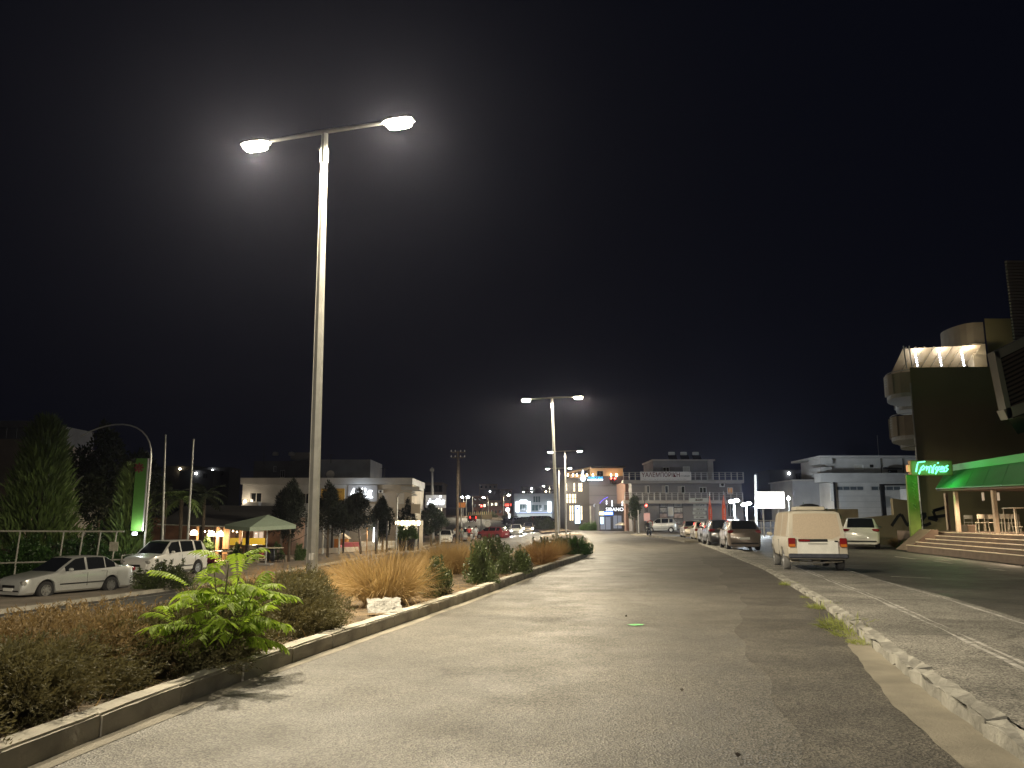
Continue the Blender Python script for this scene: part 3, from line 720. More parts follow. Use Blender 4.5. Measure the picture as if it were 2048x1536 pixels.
tree("broadleaf_tree", "tall dark broadleaf tree behind the rail fence, between the conifer and the banner", None, b0, 9.0, 2.0, 3.3, 3.7, M_DARKLEAF, 8000, 73, .32, .16)
b0 = at_depth(268, 62); b0.z += .1
tree("broadleaf_tree", "dark tree standing behind the green banner", None, b0, 8.0, 2.2, 2.6, 3.0, M_DARKLEAF, 6000, 74, .32, .16)
def palm(label, base, H, R_, seed, m=M_DARKLEAF):
    r = random.Random(seed); o = empty("palm_tree", base, 0, label, "palm", "palms beside the flagpoles")
    MB().tube([(0, 0, -.1), (.1, 0, H * .5), (.05, 0, H)], [.14, .10, .11], 8).build("trunk", M_BARK, o)
    for i in range(17):
        az = i * 2.399; el = r.uniform(-.2, 1.1); b = MB(); p = Vector((.05, 0, H)); d = Vector((math.cos(az) * math.cos(el), math.sin(az) * math.cos(el), math.sin(el)))
        for k in range(9):
            q = p + d * R_ / 9; side = d.cross(Vector((0, 0, 1))).normalized(); w = R_ * .26 * math.sin(math.pi * (k + 1.2) / 10.5)
            b.add([p, q, q + side * w + Vector((0, 0, -.25 * w)) + d * .1, p + side * w * .8 + Vector((0, 0, -.3 * w)) + d * .22], [(0, 1, 2), (0, 2, 3)])
            b.add([p, q, q - side * w + Vector((0, 0, -.25 * w)) + d * .1, p - side * w * .8 + Vector((0, 0, -.3 * w)) + d * .22], [(0, 1, 2), (0, 2, 3)])
            p = q; d = (d + Vector((0, 0, -.17))).normalized()
        b.build("frond", m, o, fix=False)
b0 = at_depth(352, 46); b0.z += .1; palm("dark palm between the two bare flagpoles", b0, 3.9, 1.5, 1, M_CYP)
b0 = at_depth(398, 50); b0.z += .1; palm("dark palm past the second bare flagpole", b0, 4.2, 1.5, 2, M_DARKLEAF)
b0 = at_depth(320, 52); b0.z += .1; palm("dark palm just behind the first bare flagpole", b0, 4.5, 1.4, 3, M_DARKLEAF)
# oleander mounds of the median beyond the junction
for k, (px, Y, s) in enumerate(((1012, 205, 2.2), (1022, 190, 2.2), (1032, 178, 2.0), (1042, 168, 2.0), (1050, 160, 2.0), (1060, 152, 2.2), (1072, 143, 2.1), (1082, 136, 2.3), (1094, 130, 2.4), (985, 235, 2.3), (970, 262, 2.3))):
    p = at_depth(px, Y); plant("oleander", "round oleander mound in the median beyond the junction, before the white-lit showroom", "shrub", "oleanders of the far median", p.x, Y, s * .95, k * 1.3, [("foliage", SH[(0, 3)[k % 2]]), ("stems", SST)], s * .85)

# ------------------------------------------------------------------ litter
def crumpled(name, label, c, w, d, rz, m, seed, amp=.06, z0=.02, n=9, tilt=0.0):
    r = random.Random(seed); vs = []; fs = []
    for j in range(n + 1):
        for i in range(n + 1):
            vs.append(((i / n - .5) * w + r.uniform(-.01, .01), (j / n - .5) * d + r.uniform(-.01, .01), z0 + amp * abs(math.sin(i * 1.1 + j * .5 + seed)) * r.uniform(.3, 1) + (tilt * (j / n))))
    for j in range(n):
        for i in range(n): q = j * (n + 1) + i; fs.append((q, q + 1, q + n + 2, q + n + 1))
    o = MB().add(vs, fs).build(name, m, fix=False); o.location = c; o.rotation_euler = (0, 0, rz); tag(o, label, "litter")
    md = o.modifiers.new("thickness", 'SOLIDIFY'); md.thickness = .002
    return o
M_PAPER = mat("newsprint", (0.27, 0.262, 0.24), .8, var=.12, vscale=9)
y = 12.2; x = float(K(y)) - .30
news = empty("newspaper", (x, y, soilz(x, y) + .0), .25, "crumpled white newspaper lying against the kerb under the fountain grass", "litter")
pg = crumpled("sheet", None, (0, 0, 0), .50, .34, 0, M_PAPER, 4, .035, .03, tilt=.17); pg.parent = news
for k in ("category", "label"):
    if k in pg: del pg[k]
mp = MB()
for j in range(3):
    for i in range(9): mp.box((-.15 + i * .035 + .004 * j, -.06 + j * .045, .135 + .022 * j), (.022, .012, .004))
mp.build("print", mat("printed_ink", (.20, .18, .16), .8), news)["kind"] = "stuff"
x, y = G(1272, 1251, 0)
crumpled("flyer", "small pale green flyer lying flat on the carriageway", (x, y, 0.006), .20, .13, .5, mat("green_flyer", (.22, .62, .25), .7, var=.15, vscale=14), 2, .008, .004, 5)
M_DRYLEAF = mat("dry_leaf", (0.05, .04, .03), .8)
for k, (px, py) in enumerate(((1785, 1335), (1350, 1362), (1368, 1385), (1255, 1235), (980, 1262), (1470, 1515))):
    x, y = G(px, py, 0); V, Q = leaves(np.array([[0, 0, .012]]), np.array([[1, .2, .0]]), [.09 if k == 0 else .045], [.035], np.random.default_rng(k))
    o = bpy.data.objects.new("fallen_leaf", fast_mesh("fallen_leaf", V, Q, M_DRYLEAF)); C.objects.link(o); o.location = (x, y, 0.012); o.rotation_euler = (0, 0, k * 1.1)
    tag(o, "small dark dry leaf lying on the carriageway", "leaf", "fallen leaves on the carriageway")
# ------------------------------------------------------------------ vehicles
M_TYRE = mat("tyre_rubber", (0.018, 0.018, 0.019), .8)
M_RIM = mat("alloy_rim", (0.55, 0.55, 0.55), .3, metal=.8)
M_PLATE = mat("number_plate", (0.75, 0.75, 0.72), .5)
M_TAIL = mat("tail_lamp_red", (0.22, 0.01, 0.012), .2, spec=.7)
M_AMBER = mat("indicator_amber", (0.55, 0.16, 0.02), .3)
M_HEADL = mat("headlamp_glass", (0.55, 0.55, 0.52), .12, metal=.5)
M_CHROME = mat("chrome_trim", (.6, .6, .6), .2, metal=1)
M_HEADON = emat("headlamp_on", (1.0, .95, .85), 60); M_TAILON = emat("tail_lamp_on", (1, .03, .02), 14)
PROF = {
 'sedan': dict(belt=[(0, .38), (.02, .47), (.06, .52), (.14, .565), (.28, .63), (.5, .645), (.8, .68), (.94, .69), (.985, .66), (1, .52)],
               roof=[(.26, 0), (.44, .93), (.52, 1), (.64, .99), (.73, .93), (.875, 0)], ws=(.27, .43), rw=(.735, .87), side=[(.34, .52), (.54, .70), (.71, .80)]),
 'hatch': dict(belt=[(0, .38), (.02, .47), (.07, .54), (.24, .63), (.5, .655), (.9, .70), (.985, .68), (1, .55)],
               roof=[(.20, 0), (.38, .93), (.50, 1), (.75, .99), (.88, .93), (.99, 0)], ws=(.21, .38), rw=(.88, .985), side=[(.30, .50), (.52, .73), (.76, .87)]),
 'suv': dict(belt=[(0, .40), (.02, .49), (.07, .56), (.24, .63), (.5, .66), (.9, .70), (.985, .66), (1, .50)],
             roof=[(.22, 0), (.38, .93), (.50, 1), (.78, .985), (.90, .93), (.985, 0)], ws=(.23, .38), rw=(.90, .982), side=[(.31, .50), (.52, .73), (.76, .89)]),
 'old': dict(belt=[(0, .45), (.02, .56), (.06, .60), (.3, .64), (.5, .65), (.8, .66), (.95, .655), (.985, .62), (1, .5)],
             roof=[(.30, 0), (.43, .94), (.50, 1), (.68, .99), (.74, .94), (.84, 0)], ws=(.31, .425), rw=(.745, .835), side=[(.38, .53), (.55, .71)]),
 'van': dict(belt=[(0, .36), (.015, .50), (.04, .54), (.5, .555), (.9, .56), (.985, .545), (1, .40)],
             roof=[(.02, 0), (.13, .90), (.22, 1), (.85, 1.0), (.93, .965), (.992, 0)], ws=(.03, .12), rw=(.935, .988), side=[(.09, .25), (.28, .56), (.60, .88)]),
}
def wheel_meshes(r, w, spokes=7):
    a = MB(); a.lathe([(r * .62, -w / 2), (r * .93, -w / 2), (r, -w * .36), (r, w * .36), (r * .93, w / 2), (r * .62, w / 2), (r * .60, 0), (r * .62, -w / 2)], n=28, axis='Y', caps=False); t = a.build("tyre", M_TYRE, smooth=40)
    b = MB(); b.lathe([(r * .62, -w * .42), (r * .64, w * .46), (r * .57, w * .46), (r * .54, w * .1)], n=24, axis='Y', caps=False)
    b.lathe([(r * .56, w * .02), (r * .56, w * .06)], n=20, axis='Y')
    b.lathe([(r * .16, w * .05), (r * .16, w * .42), (r * .08, w * .46)], n=12, axis='Y')
    for k in range(spokes):
        an = 2 * math.pi * k / spokes; b.box((math.cos(an) * r * .35, w * .36, math.sin(an) * r * .35), (r * .50, w * .10, r * .14), ry=-an)
    m = b.build("rim", M_RIM, smooth=40)
    out = (t.data, m.data); bpy.data.objects.remove(t); bpy.data.objects.remove(m); return out
WH = {}
M_DTYRE = mat('dusty_tyre', (.17, .17, .17), .9, var=.2)
def vehicle(name, label, cat, L, Wd, H, prof, paint, loc, head, group=None, wheel_r=.31, base=.62, lights=None, plate=True, rack=False, glass=None, dust=None, hub=7, bumper=None, tail_high=False, trim=True, zb=None):
    """front at +x; loc is the ground point under the middle; head is the yaw"""
    P_ = PROF[prof]; o = empty(name, loc, head, label, cat, group); glass = glass or M_GLASSD
    wb = L * base; fx = L / 2 - L * (.185 if prof != 'van' else .17); wx = (fx, fx - wb); zb = zb or (.20 if prof != 'suv' else .25)
    ss = sorted(set([round(i / 64, 4) for i in range(65)] + [P_['ws'][0], P_['ws'][1], P_['rw'][0], P_['rw'][1]] + [q for s in P_['side'] for q in s] + [.008, .992]))
    bs, bv = zip(*P_['belt']); rs, rv = zip(*P_['roof'])
    def wid(s): return float(np.interp(s, [0, .02, .06, .14, .3, .7, .92, .975, 1], [.74, .86, .94, .985, 1, 1, .98, .93, .84])) if prof != 'van' else float(np.interp(s, [0, .02, .06, .14, .9, .98, 1], [.80, .9, .96, 1, 1, .98, .93]))
    cols = []
    for s in ss:
        x = L / 2 - s * L; w = wid(s) * Wd / 2; bl = float(np.interp(s, bs, bv)) * H
        g = float(np.interp(s, rs, rv)) if rs[0] <= s <= rs[-1] else 0.0
        if s > .985 and prof in ('van', 'hatch', 'suv'): g = 0.0
        rz_ = bl + (H - bl) * g; crown = .04 + .02 * g
        yr = w * (.93 * (1 - g) + (.735 if prof != 'van' else .80) * g)
        arch = 0.0
        for q in wx:
            d = abs(x - q); ar = wheel_r + .055
            if d < ar: arch = max(arch, wheel_r + math.sqrt(ar * ar - d * d) - .0)
        z0 = max(zb, min(arch, bl - .12)); z1 = max(zb + .07, z0 + .005); z2 = max(bl * .62, z1 + .02); z3 = max(bl - .11, z2 + .02)
        ti = .88
        pr = [(w * ti, z0), (w * .975, z1), (w, z2), (w * .992, z3), (w * .955, bl)]
        if g < .02: pr += [(w * .90, bl + .012), (w * .72, bl + .026), (w * .5, bl + .034), (0, bl + .042)]
        else: pr += [(w * .93, bl + .015), (yr, max(bl + .02, rz_ - .05)), (yr * .86, max(bl + .03, rz_ - .008)), (0, max(bl + .042, rz_ + .012))]
        cols.append([(x, y, z) for y, z in pr])
    nv = 9; reg = {}
    def put(key, quad): reg.setdefault(key, MB()).add(quad, [(0, 1, 2, 3)])
    for i in range(len(ss) - 1):
        sm = (ss[i] + ss[i + 1]) / 2
        for v in range(nv - 1):
            key = 'body'
            if P_['ws'][0] < sm < P_['ws'][1] and v == 7: key = 'windscreen'
            elif P_['rw'][0] < sm < P_['rw'][1] and v == 7: key = 'rear_window'
            elif v == 5:
                for k, (a, b) in enumerate(P_['side']):
                    if a < sm < b: key = 'side%d' % k
            for sg in (1, -1):
                a, b, c, d = cols[i][v], cols[i + 1][v], cols[i + 1][v + 1], cols[i][v + 1]
                q = [(p[0], p[1] * sg, p[2]) for p in (a, b, c, d)]
                put(key if not key.startswith('side') else key + ('l' if sg > 0 else 'r'), q if sg > 0 else q[::-1])
    for e in (0, -1):
        ring = [(p[0], p[1], p[2]) for p in cols[e]] + [(p[0], -p[1], p[2]) for p in reversed(cols[e][:-1])]
        reg['body'].add(ring, [tuple(range(len(ring)))])
    def weld(ob, off=0.0):
        bm = bmesh.new(); bm.from_mesh(ob.data); bmesh.ops.remove_doubles(bm, verts=bm.verts, dist=.0008); bmesh.ops.recalc_face_normals(bm, faces=bm.faces)
        bm.to_mesh(ob.data); bm.free(); ob.data.polygons.foreach_set("use_smooth", [True] * len(ob.data.polygons)); ob.data.set_sharp_from_angle(angle=math.radians(38))
    body = reg['body'].build("body", paint, o, fix=False); weld(body)
    for key, b in reg.items():
        if key == 'body': continue
        nm = 'side_window' if key.startswith('side') else key
        gm = dust.get(nm, glass) if dust else glass
        weld(b.build(nm, gm, o, fix=False))
    # underside and arches
    MB().b2(-L * .46, L * .46, -Wd * .40, Wd * .40, zb - .03, zb + .22).build("underbody", M_BLACK, o)
    key = (wheel_r, hub)
    if key not in WH: WH[key] = wheel_meshes(wheel_r, .19, hub)
    for q in wx:
        for sg in (1, -1):
            wo = empty("wheel", (q, sg * (Wd / 2 - .115), wheel_r)); wo.parent = o; wo.rotation_euler = (0, 0, 0 if sg > 0 else math.pi)
            part("tyre", WH[key][0], wo); part("rim", WH[key][1], wo)
    w0 = Wd / 2; bf = float(np.interp(.0, bs, bv)) * H; br = float(np.interp(.97, bs, bv)) * H
    lights = lights or {}
    for sg in (1, -1):
        MB().box((L / 2 - .10, sg * w0 * .72, bf * 1.06 + .02), (.16, w0 * .40, .13), rz=-sg * .30, bevel=.03).build("headlight", M_HEADON if lights.get('front') else M_HEADL, o)
        if tail_high: MB().box((-L / 2 + .10, sg * w0 * .87, br + .12), (.20, w0 * .16, .42), rz=0, bevel=.03).build("taillight", M_TAILON if lights.get('rear') else M_TAIL, o)
        else: MB().box((-L / 2 + .07, sg * w0 * .76, br * .90), (.13, w0 * .40, .15), rz=sg * .22, bevel=.03).build("taillight", M_TAILON if lights.get('rear') else M_TAIL, o)
        a = P_['side'][0]; xm = L / 2 - (a[0] + .03) * L; zm = float(np.interp(a[0], bs, bv)) * H + .05
        MB().box((xm, sg * (w0 + .06), zm + .03), (.12, .18, .12), bevel=.035).build("wing_mirror", paint, o)
        for k, (a0, a1) in enumerate(P_['side'][:2]):
            xh = L / 2 - (a1 - .02) * L; zh = float(np.interp(a1, bs, bv)) * H - .085
            MB().box((xh, sg * (w0 * .995), zh), (.16, .03, .03), bevel=.01).build("door_handle", paint, o)
            MB().box((L / 2 - (a1 + .012) * L, sg * w0 * .984, bl_mid(bs, bv, a1) * H * .66), (.012, .03, bl_mid(bs, bv, a1) * H * .50)).build("door_seam", M_BLACK, o)
        if trim: MB().box((0.02, sg * w0 * 1.0, .50), (wb - 2 * wheel_r - .18, .025, .04)).build("side_strip", M_BLACK, o)
    MB().box((L / 2 - .012, 0, bf * .86), (.05, w0 * .80, .12), bevel=.02).build("grille", M_BLACK, o)
    MB().box((L / 2 - .03, 0, zb + .13), (.08, w0 * 1.35, .09), bevel=.03).build("front_bumper", bumper or M_BLACK, o)
    MB().box((-L / 2 + .03, 0, zb + .15), (.10, w0 * 1.62, .12), bevel=.04).build("rear_bumper", bumper or M_BLACK, o)
    if plate:
        MB().box((-L / 2 - .012, 0, .60 if not tail_high else .5), (.025, .50, .11)).build("number_plate", M_PLATE, o)
        MB().box((L / 2 + .012, 0, .38), (.025, .50, .11)).build("number_plate", M_PLATE, o)
    if lights.get('front'):
        for sg in (1, -1): spot("headlight_beam", (L / 2 + .12, sg * w0 * .7, bf * 1.06), lights['front'], (1, .93, .82), .07, 100, .7, parent=o, rot=(0, -math.radians(86), 0))
    return o
def bl_mid(bs, bv, s): return float(np.interp(s, bs, bv))
def paint(name, col, rough=.28, metal=.0, coat=.6, var=.05): return mat(name, col, rough, metal, var=var, vscale=3, coat=coat)
P_SIL = paint("silver_paint", (.50, .51, .50), .30, .35); P_WHT = paint("white_car_paint", (.74, .73, .70)); P_BRN = paint("brown_grey_paint", (.20, .165, .14), .35, .4)
P_BEI = paint("beige_paint", (.52, .46, .33), .4); P_BLK = paint("black_car_paint", (.025, .025, .028)); P_RED = paint("dark_red_paint", (.22, .02, .025)); P_GRY = paint("grey_paint", (.28, .29, .30), .35, .4)
P_GLD = paint("champagne_paint", (.46, .40, .32), .35, .4)
def car_on(px, py, yaw, *a, dz=0.0, **k):
    p = onground(px, py); p.z += dz; return vehicle(*a[:3], *a[3:], tuple(p), yaw, **k)
# silver sedan on the far kerb of the opposite road, nose towards the camera
f_, b_ = onground(103, 1197), onground(218, 1186)
dirv = (f_ - b_); mid = (f_ + b_) / 2; yaw = math.atan2(dirv.y, dirv.x); side = Vector((-math.sin(yaw), math.cos(yaw), 0))
sc = dirv.length / (4.66 * .58)
c0 = mid + Vector((math.cos(yaw), math.sin(yaw), 0)) * 0 - side * .80
if (Vector((0, 0, 0)) - mid).dot(side) > 0: c0 = mid - side * .80
else: c0 = mid + side * .80
sed = vehicle("parked_car", "silver sedan parked before the rail fence, nose on view", "car", 4.66, 1.74, 1.47, 'sedan', P_SIL, (c0.x, c0.y, gzf(c0.x, c0.y)), yaw, wheel_r=.32, base=.58)
p = at_depth(330, 41); p.z += .1
vehicle("parked_car", "white off-roader with roof bars parked beyond the sedan by the café", "car", 4.4, 1.80, 1.75, 'suv', P_WHT, tuple(p), yaw + .15, wheel_r=.35)
p = onground(889, 1087); vehicle("parked_car", "small white hatchback parked at the utility pole, facing this way", "car", 3.7, 1.62, 1.55, 'hatch', P_WHT, (p.x, p.y + 1.8, p.z), -math.pi / 2 + .06)
p = at_depth(937, 101); vehicle("parked_car", "silver car with red bumper half hidden behind the pedestrians", "car", 4.2, 1.7, 1.5, 'hatch', P_SIL, tuple(p), math.pi / 2 - .1, bumper=P_RED)
p = at_depth(940, 112); vehicle("parked_car", "dark car parked in front of the one with the red bumper", "car", 4.3, 1.75, 1.5, 'hatch', P_BLK, tuple(p), math.pi / 2 - .1)
p = at_depth(984, 100); vehicle("parked_car", "dark red car standing behind the round road sign", "car", 4.2, 1.7, 1.45, 'hatch', P_RED, tuple(p), math.pi * .82)
p = at_depth(1032, 112); vehicle("driving_car", "pale car approaching with dazzling headlights on the opposite road", "car", 4.2, 1.75, 1.5, 'hatch', P_SIL, tuple(p), -math.pi / 2 + .02, lights=dict(front=900))
p = at_depth(1057, 126); vehicle("driving_car", "amber-tinted car following with headlights on, beside the oleanders", "car", 4.2, 1.75, 1.5, 'hatch', P_GLD, tuple(p), -math.pi / 2 - .05, lights=dict(front=900))
p = at_depth(943, 215); vehicle("driving_car", "far car climbing away with red tail lamps on", "car", 4.2, 1.8, 1.7, 'suv', P_RED, tuple(p), math.pi / 2 + .25, lights=dict(rear=1), tail_high=True)
# row along the service road
yw = math.pi / 2 - .125
def row_car(px, Y, lb, L, Wd, H, prof, col, **k):
    p = at_depth(px, Y); return vehicle("parked_car", lb, "car", L, Wd, H, prof, col, (p.x + math.cos(yw) * L / 2, Y + L / 2, 0), yw, "cars parked along the service road", **k)
row_car(1491, 40.5, "brown-grey hatchback, last of the row behind the dusty van", 3.8, 1.68, 1.50, 'hatch', P_BRN)
row_car(1450, 46.5, "black car beside the brown-grey hatchback, second of the row", 4.3, 1.76, 1.52, 'suv', P_BLK)
row_car(1430, 52.5, "small grey car between the black car and the cream saloon", 3.6, 1.6, 1.45, 'hatch', P_GRY)
row_car(1414, 58, "cream old saloon ahead of the small grey car", 4.3, 1.66, 1.40, 'old', P_BEI, hub=5)
row_car(1390, 64.5, "champagne sedan at the head of the row by the flags", 4.5, 1.72, 1.45, 'sedan', P_GLD)
p = onground(1725, 1099); vehicle("parked_car", "white crossover parked at the graffiti wall", "car", 4.35, 1.83, 1.62, 'suv', P_WHT, (p.x + 1.0, p.y + 2.4, 0), math.pi / 2 - .40, wheel_r=.34)
p = at_depth(1323, 100); vehicle("parked_car", "small silver van parked side on under the shop posters", "car", 3.9, 1.65, 1.7, 'hatch', P_SIL, tuple(p), math.pi * .92)
# the dusty van
M_DUST = mat("dust_film", (.55, .46, .36), .9, var=.08, vscale=30)
M_VANP = mat("dusty_white_paint", (.58, .54, .46), .6, var=.10, vscale=2.5)
p = onground(1632, 1147)
van = vehicle("parked_van", "dusty off-white van with clouded rear window parked on the island pavement", "van", 4.1, 1.72, 1.74, 'van', M_VANP, (p.x + .52, p.y + 2.05, 0.03), math.pi / 2 - .20, wheel_r=.31, zb=.36, base=.58, plate=False,
              dust=dict(rear_window=M_DUST, side_window=M_DUST), bumper=mat("navy_bumper", (.05, .055, .075), .7, var=.3), hub=5, tail_high=False, trim=False)
for ch in list(van.children):
    if ch.name.startswith('wheel'):
        for t in ch.children:
            if t.name.startswith('tyre'): t.material_slots[0].link = 'OBJECT'; t.material_slots[0].material = M_DTYRE
    if ch.name.startswith(("taillight", "rear_bumper")): bpy.data.objects.remove(ch)
xr = -2.05
M_TG = mat("tailgate_white", (.78, .78, .75), .5, var=.08, vscale=4)
MB().box((xr - .018, 0, .68), (.04, 1.12, .42), bevel=.012).build("tailgate", M_TG, van)
MB().box((xr - .045, 0, .80), (.012, .52, .03)).build("plate_recess", mat("recess_grey", (.35, .35, .34), .7), van)
MB().box((xr - .045, .13, .895), (.03, .80, .075), bevel=.01).build("garnish_strip", M_BLACK, van)
MB().box((xr - .066, .36, .89), (.02, .28, .055)).build("reflector", M_TAIL, van)
MB().box((xr - .045, -.50, .87), (.02, .09, .035)).build("badge", M_BLACK, van)
for sg in (1, -1):
    t = MB().box((xr + .01, sg * .70, .83), (.10, .20, .26), bevel=.02).build("taillight", M_TAIL, van)
    MB().box((xr - .046, sg * .70, .75), (.012, .17, .08)).build("indicator", M_AMBER, t)
    MB().tube([(xr + .45, sg * .72, .30), (xr + .45, sg * .2, .26)], .035, 6).build("axle", M_VANP, van)
    MB().box((xr + .5, sg * .42, .28), (.5, .05, .03), rx=.0).build("leaf_spring", M_VANP, van)
MB().box((xr - .03, 0, .455), (.12, 1.62, .13), bevel=.03).build("rear_bumper", MATS["navy_bumper"], van)
MB().lathe([(.10, -.08), (.14, 0), (.10, .08)], (xr + .45, 0, .27), 12).build("differential", M_VANP, van)
MB().box((xr + .15, .15, .26), (.06, .7, .05), bevel=.02).build("exhaust", M_RIM, van)
rk = MB().box((-.75, .02, 1.81), (1.0, .82, .11), bevel=.02).build("roof_box", M_VANP, van)
MB().lathe([(.30, 0), (.26, .05), (.1, .09)], (-.85, -.02, 1.865), 18).build("roof_vent", M_BLACK, rk)
# pickup with a loaded bed at the far side street
p = onground(1226, 1062)
pk = vehicle("pickup_truck", "pale pickup truck parked by the café umbrella at the side street", "truck", 4.6, 1.7, 1.65, 'van', P_BEI, (p.x, p.y + 2.3, 0), math.pi / 2 - .25, hub=5)
# ------------------------------------------------------------------ scooter by the traffic island
def scooter(label, loc, rz):
    o = empty("scooter", loc, rz, label, "scooter")
    for x in (.62, -.62):
        w = empty("wheel", (x, 0, .27)); w.parent = o; part("tyre", WH[(.31, 7)][0], w, scale=(.87, .55, .87)); part("rim", WH[(.31, 7)][1], w, scale=(.87, .5, .87))
    MB().box((-.25, 0, .55), (.85, .34, .30), bevel=.09).build("body", P_BLK, o); MB().box((-.30, 0, .78), (.75, .30, .12), bevel=.05).build("seat", M_BLACK, o)
    MB().tube([(.62, 0, .27), (.48, 0, .8), (.42, 0, 1.05)], [.04, .06, .03], 8).build("fork", P_BLK, o); MB().tube([(.40, -.34, 1.08), (.44, 0, 1.04), (.40, .34, 1.08)], .02, 6).build("handlebar", M_CHROME, o)
    MB().box((.52, 0, .90), (.10, .36, .40), ry=.25, bevel=.04).build("windshield", P_WHT, o); MB().box((-.75, 0, .98), (.36, .4, .30), bevel=.06).build("top_box", P_BLK, o)
    return o
p = at_depth(1292, 74); scooter("black scooter with a top box parked on the island by the no-entry sign", (p.x + .3, p.y, .13), 1.2)
# ------------------------------------------------------------------ beyond the opposite road
M_RENDW = mat("white_render", (.42, .43, .44), .85, var=.16, vscale=.7, detail=8)
M_RENDG = mat("grey_render", (.30, .30, .31), .85, var=.15, vscale=.6, detail=8)
M_RENDB = mat("beige_render", (.46, .41, .34), .85, var=.15, vscale=.7, detail=8)
M_SHUT = mat("roller_shutter", (.58, .56, .52), .6, var=.08)
M_WOODD = mat("dark_timber", (.05, .035, .025), .6, var=.3)
M_WOOD = mat("timber", (.28, .16, .07), .6, var=.3, vscale=3)
M_NEONW = emat("white_neon", (.92, .97, 1), 5)
M_BULBW = emat("warm_bulb", (1, .80, .48), 40)
M_ALU = mat("aluminium_frame", (.5, .5, .5), .4, metal=.4)
Y0 = 80.0
gl = -1.35
x0, _ = xz(484, 1000, Y0); x1, _ = xz(700, 1000, Y0); x2, _ = xz(823, 1000, Y0); zr = pt(600, 956, Y0).z; zp = pt(600, 969, Y0).z
wb = Site("white_building", "long white flat-roofed building with glowing wall lettering behind the café", "building", (x0 + x2) / 2, Y0, gl)
h1 = px_rect(500, 524, 985, 1005, Y0); h2 = px_rect(553, 566, 990, 1012, Y0); h3 = px_rect(755, 769, 986, 1002, Y0); h4 = px_rect(792, 808, 986, 1008, Y0); h5 = px_rect(600, 622, 986, 1008, Y0)
wb.add(facade(x0, x1, gl, zp - .01, Y0, Y0 + 11, [h1, h2, h5]), "wall", M_RENDW)
wb.add(facade(x1 + .003, x2, gl, zp - .01, Y0 + .2, Y0 + 11, [h3, h4]), "wall", M_RENDB)
wb.add(MB().b2(x0 - .15, x2 + .1, Y0 - .35, Y0 + 11.2, zp, zr), "parapet", M_RENDW)
xe, _ = xz(840, 1000, Y0); ze = pt(840, 978, Y0).z
wb.add(MB().b2(x2 - 1, xe, Y0 - .6, Y0 + 3, ze - .12, ze + .22), "canopy_slab", M_RENDW)
b1 = px_rect(822, 841, 1008, 1027, Y0 - 1); wb.add(MB().b2(b1[0], b1[1], Y0 - 1, Y0 - .85, b1[2], b1[3]), "balcony_parapet", M_RENDB)
for h in (h1, h2, h5): window(wb, h, Y0, M_ALU, M_GLASSD)
for h in (h3, h4): window(wb, h, Y0 + .2, M_ALU, M_SHUT, mull=0)
for q in ((757, 766, 980, 986), (756, 765, 1003, 1009)):
    r = px_rect(*q, Y0); a = wb.add(MB().b2(r[0], r[1], Y0 - .2, Y0 + .18, r[2], r[3]), "air_conditioner", M_WHITE); wb.add(MB().lathe([(.12, 0), (.12, .012)], ((r[0] + r[1]) / 2, Y0 - .22, (r[2] + r[3]) / 2), 14, 'Y'), "fan_grille", M_BLACK, a)
# upper storey set back, with parapet cabin, dish and aerials
Yb = 88.0; u = px_rect(640, 741, 919, 960, Yb); wb.add(facade(u[0], u[1], zr - .3, u[3], Yb, Yb + 8, [px_rect(648, 708, 944, 953, Yb)]), "upper_wall", M_RENDG)
u2 = px_rect(506, 640, 922, 960, Yb + 1); hh = [px_rect(560, 570, 940, 955, Yb + 1), px_rect(546, 553, 932, 944, Yb + 1)]
wb.add(facade(u2[0], u2[1] - .01, zr - .3, u2[3], Yb + 1, Yb + 8, hh), "upper_wall", mat("dark_render", (.12, .12, .125), .9, var=.2, vscale=.8))
for h in hh: window(wb, h, Yb + 1, M_ALU, M_GLASSD)
u3 = px_rect(581, 622, 905, 919, Yb + 3); wb.add(MB().b2(u3[0], u3[1], Yb + 3, Yb + 6, u3[2], u3[3]), "roof_cabin", M_RENDG)
for q in ((551, 909), (583, 909)):
    p = pt(*q, Yb + 2); wb.add(MB().lathe([(.02, -.12), (.32, -.1), (.36, 0), (.3, .25), (.05, .3)], (p.x, p.y, p.z), 12), "water_tank", M_ALU)
for q, t in (((662, 908), 919), ((769, 935), 957), ((528, 890), 922)):
    p = pt(*q, Y0 + 4); p2 = pt(q[0], t, Y0 + 4); wb.add(MB().tube([p2 - Vector((0, 0, .4)), p], .035, 5).tube([p + Vector((-.4, 0, -.1)), p + Vector((.4, 0, -.1))], .02, 4), "aerial", M_DARKM)
p = pt(661, 949, Y0 + 1); wb.add(MB().lathe([(.02, .10), (.25, .06), (.4, -.04), (.42, -.05)], p, 16, 'Y'), "satellite_dish", M_WHITE)
